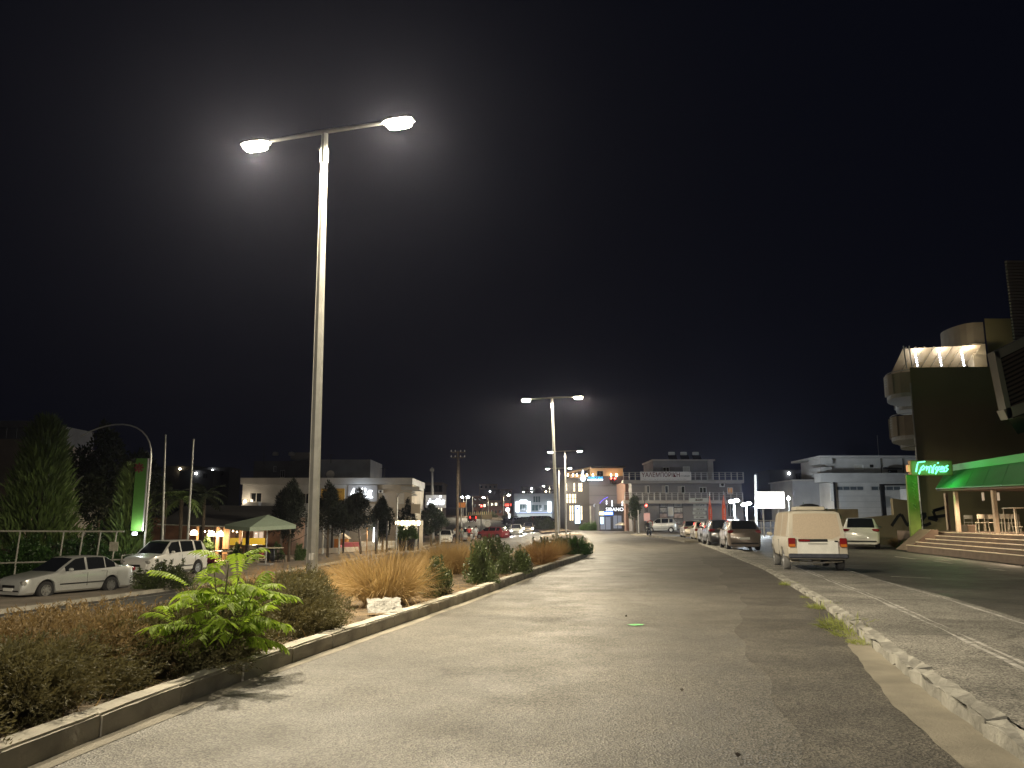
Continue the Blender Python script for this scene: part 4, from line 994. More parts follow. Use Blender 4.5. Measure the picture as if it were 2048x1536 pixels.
# lettering on its panel
pn = px_rect(694, 754, 970, 1003, Y0 - .4); pa = wb.add(MB().b2(pn[0], pn[1], Y0 - .16, Y0 - .01, pn[2], pn[3]), "sign_panel", M_RENDG)
q = px_rect(698, 744, 976, 994, Y0 - .5); wb.text("lettering", "Αμύλα", M_NEONW, q[0], Y0 - .25, q[2] + .1, (q[3] - q[2]) * .85, width=q[1] - q[0], shear=.35, bold=.012, depth=.04)
wb.add(MB().b2(q[0] + (q[1] - q[0]) * .5, q[1] + .05, Y0 - .28, Y0 - .2, q[2] - .08, q[2] + .05), "underline", M_NEONW)
pm = pt(720, 985, Y0 - 1.4); wb.lamp(pm, 110, (.85, .93, 1), .4)
p = pt(490, 1003, Y0 - .6); wb.add(MB().lathe([(.03, -.15), (.15, 0), (.03, .15)], p, 10), "wall_lamp", emat("amber_wall_lamp", (1, .75, .45), 60)); wb.lamp(p + Vector((0, -.5, .1)), 60, (1, .8, .55), .15)
r = px_rect(487, 517, 1004, 1014, Y0 - 1); wb.add(MB().b2(r[0], r[1], Y0 - 1, Y0 - .1, r[2], r[3]), "balcony_parapet", M_RENDW)
# second lettering board
Ys = 90; s2 = px_rect(851, 892, 990, 1016, Ys); cx = (s2[0] + s2[1]) / 2
sb = Site("sign_board", "roadside sign board with white glowing script above the bushy pine", "sign", cx, Ys, gl)
sb.add(MB().b2(s2[0], s2[1], Ys, Ys + .3, s2[2], s2[3]), "panel", M_RENDG); sb.add(MB().tube([(cx - .5, Ys + .15, gl), (cx - .5, Ys + .15, s2[2])], .1, 8), "post", M_STEEL); sb.add(MB().tube([(cx + .5, Ys + .15, gl), (cx + .5, Ys + .15, s2[2])], .1, 8), "post", M_STEEL)
q = px_rect(854, 890, 998, 1011, Ys); sb.text("lettering", "Αμύλα", M_NEONW, q[0], Ys - .06, q[2] + .1, (q[3] - q[2]) * .9, width=q[1] - q[0], shear=.35, bold=.012, depth=.03)
p = pt(881, 993, Ys - .4); sb.add(MB().lathe([(.03, -.12), (.15, 0), (.03, .12)], p, 10), "flood_lamp", M_NEONW); sb.lamp(p + Vector((-.4, -.6, 0)), 45, (.9, .95, 1), .2)
# yellow hoarding
Yy = 66; s3 = px_rect(641, 689, 977, 1007, Yy); gy_ = gzf(s3[0], Yy) + .1
ys_ = Site("yellow_hoarding", "yellow hoarding with a dark swoosh figure and letters above the pines", "sign", (s3[0] + s3[1]) / 2, Yy, gy_)
ys_.add(MB().b2(*s3[:2], Yy, Yy + .2, *s3[2:]), "board", mat("yellow_board", (.42, .27, .05), .6, var=.15, vscale=1.2))
for xx_ in (s3[0] + .3, s3[1] - .3): ys_.add(MB().tube([(xx_, Yy + .1, gy_), (xx_, Yy + .1, s3[2])], .08, 8), "post", M_STEEL)
w_ = s3[1] - s3[0]; h_ = s3[3] - s3[2]; bk = mat("dark_print", (.06, .035, .02), .7)
ys_.add(scribble(MB(), s3[0] + w_ * .46, s3[0] + w_ * .9, s3[2] + h_ * .70, h_ * .12, Yy - .02, 9, 4), "small_print", bk)
ys_.text("lettering", "KIDS", mat("brown_print", (.30, .13, .03), .7), s3[0] + w_ * .46, Yy - .015, s3[2] + h_ * .33, h_ * .24, width=w_ * .40)
fig = MB(); fig.lathe([(.16, 0), (.16, .03)], (s3[0] + w_ * .33, Yy - .04, s3[2] + h_ * .84), 14, 'Y')
fig.tube([(s3[0] + w_ * .37, Yy - .02, s3[2] + h_ * .68), (s3[0] + w_ * .35, Yy - .02, s3[2] + h_ * .42), (s3[0] + w_ * .22, Yy - .02, s3[2] + h_ * .30), (s3[0] + w_ * .12, Yy - .02, s3[2] + h_ * .34)], [.06, .11, .09, .03], 6)
ys_.add(fig, "swoosh_figure", bk)
# ---- café pavilion
Yp = 52.0; gp = gzf(pt(440, 1130, Yp).x, Yp) + .10
a = pt(316, 1049, Yp); b = pt(536, 1056, Yp); c = pt(556, 1013, Yp + 13); d = pt(372, 1012, Yp + 13)
cp = Site("cafe_pavilion", "open café pavilion with dark tent roof and glowing pendant lamps behind the flagpoles", "pavilion", (a.x + b.x) / 2, Yp, gp)
M_TENT = mat("dark_canvas", (.05, .048, .045), .8, var=.2, vscale=1); M_FASC = mat("pale_edge", (.5, .52, .46), .6)
mb = MB(); up = Vector((0, 0, .06)); mb.add([a, b, c, d, a + up, b + up, c + up, d + up], [(3, 2, 1, 0), (4, 5, 6, 7), (0, 1, 5, 4), (1, 2, 6, 5), (2, 3, 7, 6), (3, 0, 4, 7)]); cp.add(mb, "tent_roof", M_TENT)
cp.add(MB().tube([a + Vector((0, -.06, 0)), b + Vector((0, -.06, 0))], .045, 6), "eave_edge", M_FASC)
for px, Y in ((396, Yp), (491, Yp), (318, Yp), (560, Yp + 12), (420, Yp + 12), (470, Yp + 12)):
    p = at_depth(px, Y); zt = np.interp(Y, [Yp, Yp + 13], [a.z, c.z]); cp.add(MB().b2(p.x - .09, p.x + .09, Y + .02, Y + .2, gp, zt - .02), "post", M_WOODD)
Yw = Yp + 13.5; r = px_rect(300, 585, 1040, 1100, Yw); cp.add(facade(r[0], r[1], gp, r[3] + .2, Yw, Yw + 4, [px_rect(505, 528, 1062, 1085, Yw)]), "back_wall", mat("brown_back_wall", (.16, .09, .06), .8, var=.4, vscale=1.5))
window(cp, px_rect(505, 528, 1062, 1085, Yw), Yw, M_WHITE, emat("lit_window", (1, .75, .55), .9), mull=1)
for k, px in enumerate((392, 432, 446, 452, 478)):
    p = at_depth(px, Yp + 6); cp.add(MB().b2(p.x - .10, p.x + .10, Yp + 6, Yp + 6.2, gp, gp + 2.55), "timber_post", M_WOOD)
for k, (px, py, Y) in enumerate(((388, 1066, 57), (423, 1068, 57.5), (440, 1069, 57))):
    p = pt(px, py, Y); o_ = cp.add(MB().lathe([(.05, .22), (.18, .16), (.26, -.02), (.24, -.14)], p, 16), "pendant_lamp", emat("pendant_glow", (1, .82, .58), 10)); cp.add(MB().tube([p + Vector((0, 0, .2)), (p.x, p.y, gp + 3.0)], .012, 4), "cable", M_BLACK, o_)
    cp.lamp(p + Vector((0, 0, -.3)), 230, (1, .72, .42), .2)
p = pt(510, 1066, 60); cp.lamp(p, 300, (1, .75, .48), .2)
for k in range(10):
    p = pt(402 + k * 8, 1064 - (k % 3), 64); cp.add(MB().lathe([(.02, -.05), (.06, 0), (.02, .05)], p, 8), "string_bulb", M_BULBW)
r = px_rect(458, 530, 1076, 1090, 62.5); cp.add(MB().b2(r[0], r[1], 62.5, 62.7, r[2], r[3]), "yellow_counter", mat("yellow_vinyl", (.55, .42, .02), .5))
# furniture of the café
def cafe_table(label, px, Y, w, d, h=.74, drum=False):
    p = at_depth(px, Y); z = gzf(p.x, Y) + .10; s = Site("cafe_table", label, "table", p.x, Y, z)
    s.add(MB().lathe([(w / 2, h - .04), (w / 2, h)], (p.x, Y, z), 24) if drum else MB().box((p.x, Y, z + h - .02), (w, d, .05), bevel=.015), "table_top", mat("pale_table_top", (.62, .55, .42), .4))
    if drum: s.add(MB().lathe([(.22, 0), (.28, .35), (.22, h - .05)], (p.x, Y, z), 16), "barrel", M_BLACK); s.add(MB().lathe([(.7, 0), (.7, .05)], (p.x, Y, z + .02), 20), "foot_ring", M_WOODD)
    else:
        for i in (-1, 1):
            for j in (-1, 1): s.add(MB().box((p.x + i * (w / 2 - .08), Y + j * (d / 2 - .08), z + h / 2 - .03), (.06, .06, h - .05)), "leg", M_WOODD)
cafe_table("long pale table before the pink flowers under the pavilion", 430, 54, 2.0, .8); cafe_table("round table on a black barrel beside the pavilion post", 541, 54, 1.6, 1.6, .95, True)
cafe_table("small table at the pavilion's inner timber posts", 462, 59, 1.2, .8); cafe_table("high table next to the stools at the yellow counter", 510, 57, .9, .9, 1.05, True)
def make_chair(label, x, y, z, rz, m, group, seat=.45, back=.82, w=.46):
    o = empty("chair", (x, y, z), rz, label, "chair", group)
    MB().box((0, 0, seat), (w, w, .035), bevel=.012).build("seat", m, o)
    b = MB(); 
    vs = []
    for i in range(9):
        t = (i / 8 - .5); vs.append((t * w * 1.02, w / 2 - .10 * (2 * t) ** 2 + .02))
    poly = vs + [(q[0], q[1] + .025) for q in reversed(vs)]; b.slab(poly, back - .20, back); b.build("backrest", m, o)
    for i in (-1, 1):
        MB().tube([(i * (w / 2 - .03), -w / 2 + .03, seat), (i * (w / 2), -w / 2 - .01, 0)], .017, 6).build("leg", m, o)
        MB().tube([(i * (w / 2 - .02), w / 2 - .02, back - .06), (i * (w / 2 - .03), w / 2 - .02, seat), (i * (w / 2), w / 2 + .04, 0)], .017, 6).build("leg", m, o)
    return o
M_RATT = mat("dark_rattan", (.06, .045, .035), .7); M_PALEC = mat("pale_chair", (.55, .50, .40), .5)
for k, (px, Y, rz, lb) in enumerate(((505, 54.5, .4, "tall stool-like chair at the high table under the pavilion"), (523, 53.5, -1.2, "pale chair drawn up to the barrel table, by the post"), (560, 53.5, 1.5, "dark chair at the barrel table near the clipped pine"), (412, 55.3, .1, "dark chair at one end of the long pale table"), (446, 55.3, .0, "dark chair at the other end of the long pale table"))):
    p = at_depth(px, Y); make_chair(lb, p.x, Y, gzf(p.x, Y) + .1, rz, M_PALEC if k < 2 else M_RATT, "café chairs under the pavilion", seat=.7 if k == 0 else .45, back=1.05 if k == 0 else .82)
M_PINK = mat("pink_petals", (.50, .07, .18), .6, var=.4, vscale=9); M_FLOW = mat("yellow_blossom", (.6, .4, .05), .6, var=.4, vscale=9)
PF = [shrub_mesh(51, 1500, .5, .55, .09, .05, M_PINK), shrub_mesh(52, 1500, .5, .6, .10, .05, M_FLOW), shrub_mesh(53, 2000, .5, .75, .12, .05, mat("patio_leaf", (.07, .12, .03), .5, var=.4, vscale=6))]
for k, (px, Y, s, m_, lb) in enumerate(((420, 53, .9, 0, "pink flowering plant in front of the long pale table"), (386, 56, 1.1, 1, "yellow flowering plant behind the white off-roader"), (410, 58, 1.8, 2, "leafy green plant behind the long pale table"), (472, 57, 1.3, 2, "leafy plant beside the inner timber posts"), (515, 60, 1.0, 0, "red-pink flowering plant by the lit window"), (552, 57, 1.3, 2, "green plant between barrel table and clipped pine"), (600, 56, 1.2, 2, "green plant behind the first clipped pine"))):
    p = at_depth(px, Y); o = empty("patio_plant", (p.x, Y, gzf(p.x, Y) + .1), k, lb, "plant", "patio plants of the café"); o.scale = (s * .8, s * .8, s)
    part("foliage", PF[m_], o); MB().lathe([(.18, 0), (.26, .3), (.28, .3)], n=12).build("pot", M_WOODD, o)
# pale green pyramid parasol
p = pt(536, 1030, 50); e0 = pt(450, 1050, 50); e1 = pt(500, 1055, 48.0); e2 = pt(592, 1050, 50); e3 = pt(560, 1046, 52.5)
gpp = gzf(p.x, 50) + .1
pr = Site("parasol", "pale green square parasol at the pavilion's corner before the clipped pine", "parasol", p.x, 50, gpp); M_PGREEN = mat("pale_green_canvas", (.34, .42, .33), .7, var=.08)
mb = MB(); E = [e0, e1, e2, e3]
for i in range(4):
    j = (i + 1) % 4; mb.add([E[i], E[j], p], [(0, 1, 2)]); mb.add([E[i], E[j], E[j] - Vector((0, 0, .22)), E[i] - Vector((0, 0, .22))], [(0, 1, 2, 3)])
cn = pr.add(mb, "canopy", M_PGREEN); sd = cn.modifiers.new("cloth", 'SOLIDIFY'); sd.thickness = .02
pr.add(MB().tube([(p.x, 50, gpp), (p.x, 50, p.z - .05)], .04, 8), "pole", M_ALU); pr.add(MB().box((p.x, 50, gpp + .06), (.8, .8, .12), bevel=.03), "foot", M_RENDG)
# ---- terrace to the right: play house, sofas, posts with light tube, thatched parasol
Yt = 72; gt = gzf(pt(700, 1100, Yt).x, Yt) + .1
p = at_depth(680, Yt); ph = Site("play_house", "small orange play house with pale roof on the café terrace", "play house", p.x, Yt, gt)
ph.add(facade(p.x - .55, p.x + .55, gt, gt + 1.1, Yt, Yt + 1, [(p.x - .1, p.x + .3, gt + .02, gt + .8)]), "wall", mat("orange_wall", (.55, .24, .06), .7)); ph.add(MB().prism([(p.x - .75, gt + 1.1), (p.x + .75, gt + 1.1), (p.x, gt + 1.65)], Yt - .15, Yt + 1.15), "roof", M_PALEC)
for k, (px, Y, m_, lb) in enumerate(((700, 71, mat("pink_fabric", (.6, .2, .25), .7), "pink cushioned terrace sofa behind the crooked pine"), (738, 73, M_WHITE, "white terrace sofa beside the vertical light tube"), (778, 75, M_WHITE, "white terrace sofa between the slim pine and the lamp post"), (722, 76, mat("tan_fabric", (.4, .3, .2), .8), "tan terrace sofa under the thatched parasol"))):
    p = at_depth(px, Y); z = gzf(p.x, Y) + .1; s = Site("sofa", lb, "sofa", p.x, Y, z); s.add(MB().box((p.x, Y, z + .28), (1.7, .8, .3), bevel=.06), "seat", m_); s.add(MB().box((p.x, Y + .38, z + .6), (1.7, .18, .45), bevel=.06), "backrest", m_)
    for i in (-1, 1): s.add(MB().box((p.x + i * .8, Y, z + .45), (.16, .8, .3), bevel=.05), "armrest", m_); s.add(MB().box((p.x + i * .75, Y - .3, z + .06), (.06, .06, .12)), "leg", M_BLACK)
p = pt(735, 1040, 70); s = Site("thatched_parasol", "thatched tan parasol lit from beneath on the terrace", "parasol", p.x, 70, gzf(p.x, 70) + .1)
s.add(MB().lathe([(.04, .45), (.7, .1), (1.25, -.18), (1.2, -.24), (.1, .25)], (p.x, 70, p.z - .1), 20), "canopy", mat("thatch", (.42, .32, .18), .9, var=.3, vscale=8)); s.add(MB().tube([(p.x, 70, s.o.location.z), (p.x, 70, p.z)], .05, 8), "pole", M_WOOD)
s.lamp((p.x + .5, 69.6, p.z - .8), 160, (1, .78, .5), .2)
p = at_depth(752, 66); s = Site("terrace_post", "black terrace post carrying a vertical white light tube", "post", p.x, 66, gzf(p.x, 66) + .1); zt = pt(752, 1040, 66).z
s.add(MB().box((p.x, 66, (s.o.location.z + zt) / 2), (.2, .2, zt - s.o.location.z)), "post", M_BLACK); r = px_rect(746, 749, 1055, 1084, 66); s.add(MB().b2(r[0], r[1], 65.95, 66.02, r[2], r[3]), "light_tube", emat("tube_white", (.95, .98, 1), 6)); s.lamp((p.x - .4, 65.6, (r[2] + r[3]) / 2), 90, (1, .93, .85), .2)
for k, (px, lb) in enumerate(((663, "black terrace post behind the lamp-post pine"), (686, "black terrace post next to the play house"), (773, "thin black terrace post behind the slim pine"))):
    p = at_depth(px, 68); z = gzf(p.x, 68) + .1; tag(MB().box((0, 0, 1.3), (.16, .16, 2.6), bevel=.02).build("terrace_post", M_BLACK), lb, "post", "black posts of the terrace").location = (p.x, 68, z)
p = pt(700, 1080, 70); bulb("terrace_light", (0, 0, 2.2), 200, (1, .74, .45), .3, parent=ph.o)
# low terrace wall, lit
tw = MB(); q0, q1 = at_depth(640, 66), at_depth(838, 80)
tag(MB().box((0, 0, .2), ((q1 - q0).length, .25, .4)).build("terrace_wall", M_RENDB), "low beige terrace wall running past the planter pots", "wall")
o = [x for x in C.objects if x.name == "terrace_wall"][0]; o.location = (q0 + q1) / 2 + Vector((0, 0, .12)); o.rotation_euler = (0, 0, math.atan2(q1.y - q0.y, q1.x - q0.x))
# ---- glass pavilion with bulbs
Yg = 74; r = px_rect(794, 838, 1041, 1051, Yg); g0 = gzf(r[0], Yg) + .1
gp_ = Site("glass_pavilion", "glazed pavilion with a striped fascia of bulbs behind two planter pots", "pavilion", (r[0] + r[1]) / 2, Yg, g0)
gp_.add(MB().b2(r[0], r[1], Yg, Yg + 3.5, r[2], r[3]), "fascia", mat("fascia_cream", (.45, .4, .3), .6))
for k in range(5):
    xk = r[0] + (r[1] - r[0]) * k / 4; gp_.add(MB().lathe([(.04, -.22), (.13, -.05), (.13, .12), (.04, .22)], (xk, Yg - .15, (r[2] + r[3]) / 2), 10), "fascia_bulb", emat("fascia_bulb_glow", (1, .84, .55), 16))
gp_.lamp(((r[0] + r[1]) / 2, Yg - .8, r[2] + .1), 260, (1, .82, .55), .4); gp_.lamp(((r[0] + r[1]) / 2, Yg + 1.6, r[2] - .3), 160, (1, .85, .62), .3)
M_CLEAR = mat("clear_glass", (.7, .75, .75), .06, trans=.9, spec=.5)
for xk in (r[0] + .05, (r[0] + r[1]) / 2, r[1] - .05): gp_.add(MB().b2(xk - .07, xk + .07, Yg + .1, Yg + .24, g0, r[2]), "frame_post", M_BLACK)
for xa, xb_ in ((r[0] + .12, (r[0] + r[1]) / 2 - .07), ((r[0] + r[1]) / 2 + .07, r[1] - .12)): gp_.add(MB().b2(xa, xb_, Yg + .15, Yg + .17, g0 + .3, r[2] - .02), "glass_pane", M_CLEAR); gp_.add(MB().b2(xa, xb_, Yg + .12, Yg + .2, g0, g0 + .3), "plinth", M_RENDB)
gp_.add(MB().b2(r[0], r[1], Yg + 3.3, Yg + 3.5, g0, r[2]), "back_wall", M_RENDB)
for k, (px, lb) in enumerate(((804, "tall black planter pot with a feathery plant, beside the curved unlit lamp"), (822, "tall black planter pot with a feathery plant, towards the bushy pine"))):
    p = at_depth(px, 69); z = gzf(p.x, 69) + .1; o = empty("planter", (p.x, 69, z), k, lb, "planter", "black planters at the glass pavilion"); MB().lathe([(.26, 0), (.38, 1.0), (.34, 1.0), (.3, .92)], n=16).build("pot", M_BLACK, o, smooth=40)
    f = part("plant", PF[2], o, (0, 0, .95), (0, 0, k), (1.3, 1.3, 1.3))
# ---- curved unlit lamp, banner mast, small lamp
def arc_lamp(label, base, zt, tip, name="arc_lamp", rad=.06, head=True, m=M_STEEL):
    o = Site(name, label, "street lamp", base.x, base.y, base.z); top = Vector((base.x, base.y, zt)); tip = Vector(tip); pts = [Vector(base), Vector((base.x, base.y, base.z + (zt - base.z) * .5)), top]
    for k in range(1, 13):
        t = k / 12 * math.pi * .62; f = math.sin(t) / 1.0; g = (1 - math.cos(t)) / (1 - math.cos(math.pi * .62))
        pts.append(Vector((base.x + (tip.x - base.x) * g, base.y + (tip.y - base.y) * g, zt + (tip.z - zt) * (k / 12) + math.sin(math.pi * k / 12) ** .9 * abs(tip.x - base.x) * .30)))
    o.add(MB().tube(pts, [rad] * 3 + [rad * .75] * 12, 8), "pole", m, smooth=40)
    if head: o.add(MB().lathe([(.06, .12), (.22, .02), (.25, -.05)], tip + Vector((0, 0, -.05)), 14), "lamp_head", M_ALU)
    return o
b0 = onground(792, 1111); b0.z += .1; arc_lamp("unlit lamp post with a curved neck beside the slim pine", b0, pt(794, 998, b0.y).z, pt(829, 989, b0.y))
b0 = at_depth(284, 41.5); b0.z += .1; tp = pt(284, 915, 41.5)
bm_ = arc_lamp("tall green banner with a red flower mark hung on a curved mast", b0, tp.z, pt(161, 873, 41.5), "banner_mast", .05, False, M_ALU); bm_.o["category"] = "banner"
r = px_rect(263, 298, 917, 1062, 41.45); bn = bm_.add(MB().b2(r[0], r[1], 41.36, 41.40, r[2], r[3]), "banner", mat("green_banner", (.07, .20, .03), .7, var=.1)); ce = ((r[0] + r[1]) / 2 - .12, r[3] - .48)
fm = MB()
for k in range(8):
    an = k * math.pi / 4; fm.box((ce[0] + math.cos(an) * .16, 41.345, ce[1] + math.sin(an) * .16), (.19, .02, .085), ry=-an)
fm.lathe([(.05, 0), (.05, .02)], (ce[0], 41.335, ce[1]), 10, 'Y'); bm_.add(fm, "flower_mark", mat("maroon_print", (.16, .02, .03), .7), bn)
bm_.add(MB().b2(r[1] - .02, r[1] + .03, 41.33, 41.42, r[2], r[3]), "banner_rod", M_ALU, bn)
lp = (r[0] + (r[1] - r[0]) * .7, 40.9, r[2] + .0); bm_.add(MB().box((lp[0], lp[1], lp[2] - .12), (.22, .15, .16), bevel=.02), "flood_lamp", M_NEONW); bm_.lamp((lp[0], lp[1] + .05, lp[2] + .12), 55, (.95, 1, .9), .06)
b0 = at_depth(133, 52); b0.z += .1; arc_lamp("thin grey lamp with a short raised arm behind the rail fence", b0, pt(137, 982, 52).z, pt(167, 952, 52), rad=.05, head=False)
for px, pt_, bs_, lb in ((331, 872, 322, "bare pale flagpole next to the banner"), (387, 881, 371, "bare pale flagpole next to the pavilion")):
    b0 = at_depth(bs_, 44); b0.z += .1; t = pt(px, pt_, 44); o = empty("flagpole", b0, 0, lb, "flagpole", "bare flagpoles"); v = t - b0
    MB().tube([(0, 0, 0), v], [.075, .045], 10).build("pole", M_STEEL, o, smooth=40); MB().lathe([(.05, 0), (.06, .05), (.02, .1)], v, 10).build("cap", M_STEEL, o); MB().box((0, 0, .02), (.3, .3, .06)).build("base_plate", M_STEEL, o)
# ---- rail fence behind the sedan
Yf = 38.5; M_GALV = mat("weathered_rail", (.40, .39, .34), .6, var=.15)
p0, p1 = pt(-60, 1062, Yf), pt(248, 1063, Yf + 1.5); l0, l1 = pt(-60, 1128, Yf), pt(248, 1119, Yf + 1.5); gf = gzf(p0.x, Yf) + .1
fe = Site("rail_fence", "tall rail fence with thin leaning posts behind the silver sedan", "fence", (p0.x + p1.x) / 2, Yf + .7, gf)
fe.add(MB().tube([p0, p1], .045, 6), "top_rail", M_GALV); fe.add(MB().tube([l0, l1], .04, 6), "middle_rail", M_GALV)
for px in (-40, 38, 125, 164, 200, 233):
    t = (px + 60) / 308; a_ = p0.lerp(p1, t); c_ = l0.lerp(l1, t - .03); fe.add(MB().tube([(c_.x, c_.y, gf), c_, a_], .035, 6), "post", M_GALV)
q = p0.lerp(p1, .945) + Vector((0, -.08, -.72)); fe.add(MB().box(q, (.42, .03, .44)), "notice", mat("notice_board", (.42, .40, .32), .7, var=.2, vscale=9))
p0, p1 = onground(240, 1160), onground(392, 1128); z0 = .1
f2 = Site("rail_fence", "low tubular railing between the sedan and the flagpoles", "fence", (p0.x + p1.x) / 2, (p0.y + p1.y) / 2, gzf(p0.x, p0.y) + .1)
for hz in (.75, 1.05): f2.add(MB().tube([p0 + Vector((0, 0, hz + z0)), p1 + Vector((0, 0, hz + z0))], .03, 6), "rail", M_GALV)
for k in range(9): q = p0.lerp(p1, k / 8); f2.add(MB().tube([q, q + Vector((0, 0, 1.05 + z0))], .03, 6), "post", M_GALV)
# hedge row that darkens the gaps
for k, (px, Y, s, lb) in enumerate(((20, 41, 2.6, "dark hedge bush under the conifer"), (110, 42, 2.6, "dark hedge bush behind the sedan's roof"), (175, 46, 3.2, "dark hedge bush behind the fence notice"), (230, 41, 2.0, "dark bush at the fence's end post"), (325, 33, 1.3, "scrubby green bush beside the low railing"))):
    p = at_depth(px, Y); o = empty("hedge_bush", (p.x, Y, gzf(p.x, Y) + .08), k, lb, "bush", "hedge bushes along the fence"); o.scale = (s * 1.3, s, s); part("foliage", SH[2 if k < 4 else 3], o); part("stems", SST, o)
# beige block at the far side
r = px_rect(-120, 52, 878, 1100, 62); bb = Site("beige_block", "beige block with a roof terrace behind the large conifer", "building", (r[0] + r[1]) / 2, 62, -1.4)
bb.add(facade(r[0], r[1], -1.4, r[3], 62, 74, [px_rect(-60, -20, 920, 980, 62)]), "wall", M_RENDB); window(bb, px_rect(-60, -20, 920, 980, 62), 62, M_ALU, M_GLASSD)
bb.add(MB().b2(r[0], r[1] - 1, 65, 74, r[3], r[3] + 1.8), "terrace_block", M_RENDG)
tr_ = MB().tube([(r[0], 62.3, r[3] + .9), (r[1] - .2, 62.3, r[3] + .9)], .03, 5)
for k in range(8): xk = r[0] + (r[1] - r[0] - .2) * k / 7; tr_.tube([(xk, 62.3, r[3]), (xk, 62.3, r[3] + .9)], .025, 5)
bb.add(tr_, "railing", M_DARKM)
# ---- utility poles
Yu = 90; b0 = at_depth(914, Yu); t = pt(916, 902, Yu); up_ = Site("utility_pole", "timber utility pole with double cross-arms above the parked white hatchback", "utility pole", b0.x, Yu, b0.z)
up_.add(MB().tube([b0, t], [.19, .12], 10), "pole", M_BARK)
for dz in (.15, .75):
    up_.add(MB().box((t.x, Yu, t.z - dz), (1.7 - dz * .5, .12, .12)), "cross_arm", M_BARK)
    for k in (-.75, -.3, .3, .75): up_.add(MB().lathe([(.04, 0), (.07, .1), (.03, .22)], (t.x + k, Yu, t.z - dz + .05), 8), "insulator", M_WHITE)
up_.add(MB().tube([b0 + Vector((.5, 0, 0)), t + Vector((.15, 0, -1))], .05, 6), "stay", M_BARK)
b0 = at_depth(866, 96); t = pt(864, 935, 96); s = Site("utility_pole", "plain concrete utility pole behind the glowing sign board", "utility pole", b0.x, 96, b0.z); s.add(MB().tube([b0, t], [.2, .13], 8), "pole", M_RENDG); s.add(MB().box(t - Vector((0, 0, .3)), (.5, .3, .3)), "junction_box", M_STEEL)
# ---- pedestrians
def person(label, x, y, z, rz, shirt, shorts, skin=(.35, .22, .15), stride=.18, arm=.15, h=1.0, hair=(.02, .015, .01)):
    o = empty("person", (x, y, z), rz, label, "person", "pedestrians on the far pavement"); o.scale = (h, h, h)
    J = {'pel': (0, 0, .93, .13), 'wst': (0, 0, 1.08, .12), 'cst': (0, .01, 1.30, .145), 'nk': (0, .0, 1.47, .055), 'hd': (0, .02, 1.56, .085), 'tp': (0, .02, 1.68, .075),
         'hl': (.09, 0, .88, .09), 'kl': (.10, stride * .55, .48, .062), 'al': (.10, stride * .8, .08, .042), 'tl': (.10, stride * .8 + .16, .035, .035),
         'hr': (-.09, 0, .88, .09), 'kr': (-.10, -stride * .3, .50, .062), 'ar': (-.10, -stride * 1.1, .10, .042), 'tr': (-.10, -stride * 1.1 + .16, .04, .035),
         'sl': (.19, 0, 1.38, .06), 'el': (.25, -arm * .5, 1.12, .042), 'wl': (.25, arm * .2, .88, .03), 'fl': (.25, arm * .4, .78, .03),
         'sr': (-.19, 0, 1.38, .06), 'er': (-.25, arm * .4, 1.12, .042), 'wr': (-.24, arm * 1.3, .92, .03), 'fr': (-.24, arm * 1.6, .83, .03)}
    E_ = [('pel', 'wst'), ('wst', 'cst'), ('cst', 'nk'), ('nk', 'hd'), ('hd', 'tp'), ('pel', 'hl'), ('hl', 'kl'), ('kl', 'al'), ('al', 'tl'), ('pel', 'hr'), ('hr', 'kr'), ('kr', 'ar'), ('ar', 'tr'), ('cst', 'sl'), ('sl', 'el'), ('el', 'wl'), ('wl', 'fl'), ('cst', 'sr'), ('sr', 'er'), ('er', 'wr'), ('wr', 'fr')]
    def skin_mesh(nm, keys, edges, m, grow=0.0, root='pel', ends={}):
        me = bpy.data.meshes.new(nm); me.from_pydata([ends.get(k, J[k])[:3] for k in keys], [(keys.index(a), keys.index(b)) for a, b in edges], []); me.materials.append(m)
        ob = bpy.data.objects.new(nm, me); C.objects.link(ob); ob.parent = o; md = ob.modifiers.new("skin", 'SKIN'); md.use_smooth_shade = True
        for i, k in enumerate(keys): rr = ends.get(k, J[k])[3] + grow; me.skin_vertices[0].data[i].radius = (rr, rr); me.skin_vertices[0].data[i].use_root = (k == root)
        s_ = ob.modifiers.new("sub", 'SUBSURF'); s_.levels = 1; s_.render_levels = 2; return ob
    skn = mat("skin_%d" % int(skin[0] * 100), skin, .6)
    skin_mesh("body", list(J), E_, skn)
    skin_mesh("shirt", ['wst', 'cst', 'sl', 'el', 'sr', 'er', 'pel'], [('pel', 'wst'), ('wst', 'cst'), ('cst', 'sl'), ('sl', 'el'), ('cst', 'sr'), ('sr', 'er')], mat("shirt_%s" % label[:18], shirt, .8), .022, 'pel')
    skin_mesh("shorts", ['pel', 'hl', 'kl', 'hr', 'kr'], [('pel', 'hl'), ('hl', 'kl'), ('pel', 'hr'), ('hr', 'kr')], mat("shorts_%s" % label[:18], shorts, .8), .03, 'pel')
    MB().lathe([(.06, -.05), (.10, .0), (.095, .08), (.03, .13)], (0, 0, 1.62), 12).build("hair", mat("hair_dark", hair, .8), o, smooth=60)
    for sx, k in ((1, 'tl'), (-1, 'tr')): q = J[k]; MB().box((q[0], q[1] - .08, q[2] + .015), (.10, .27, .09), bevel=.03).build("shoe", M_WHITE, o)
    return o
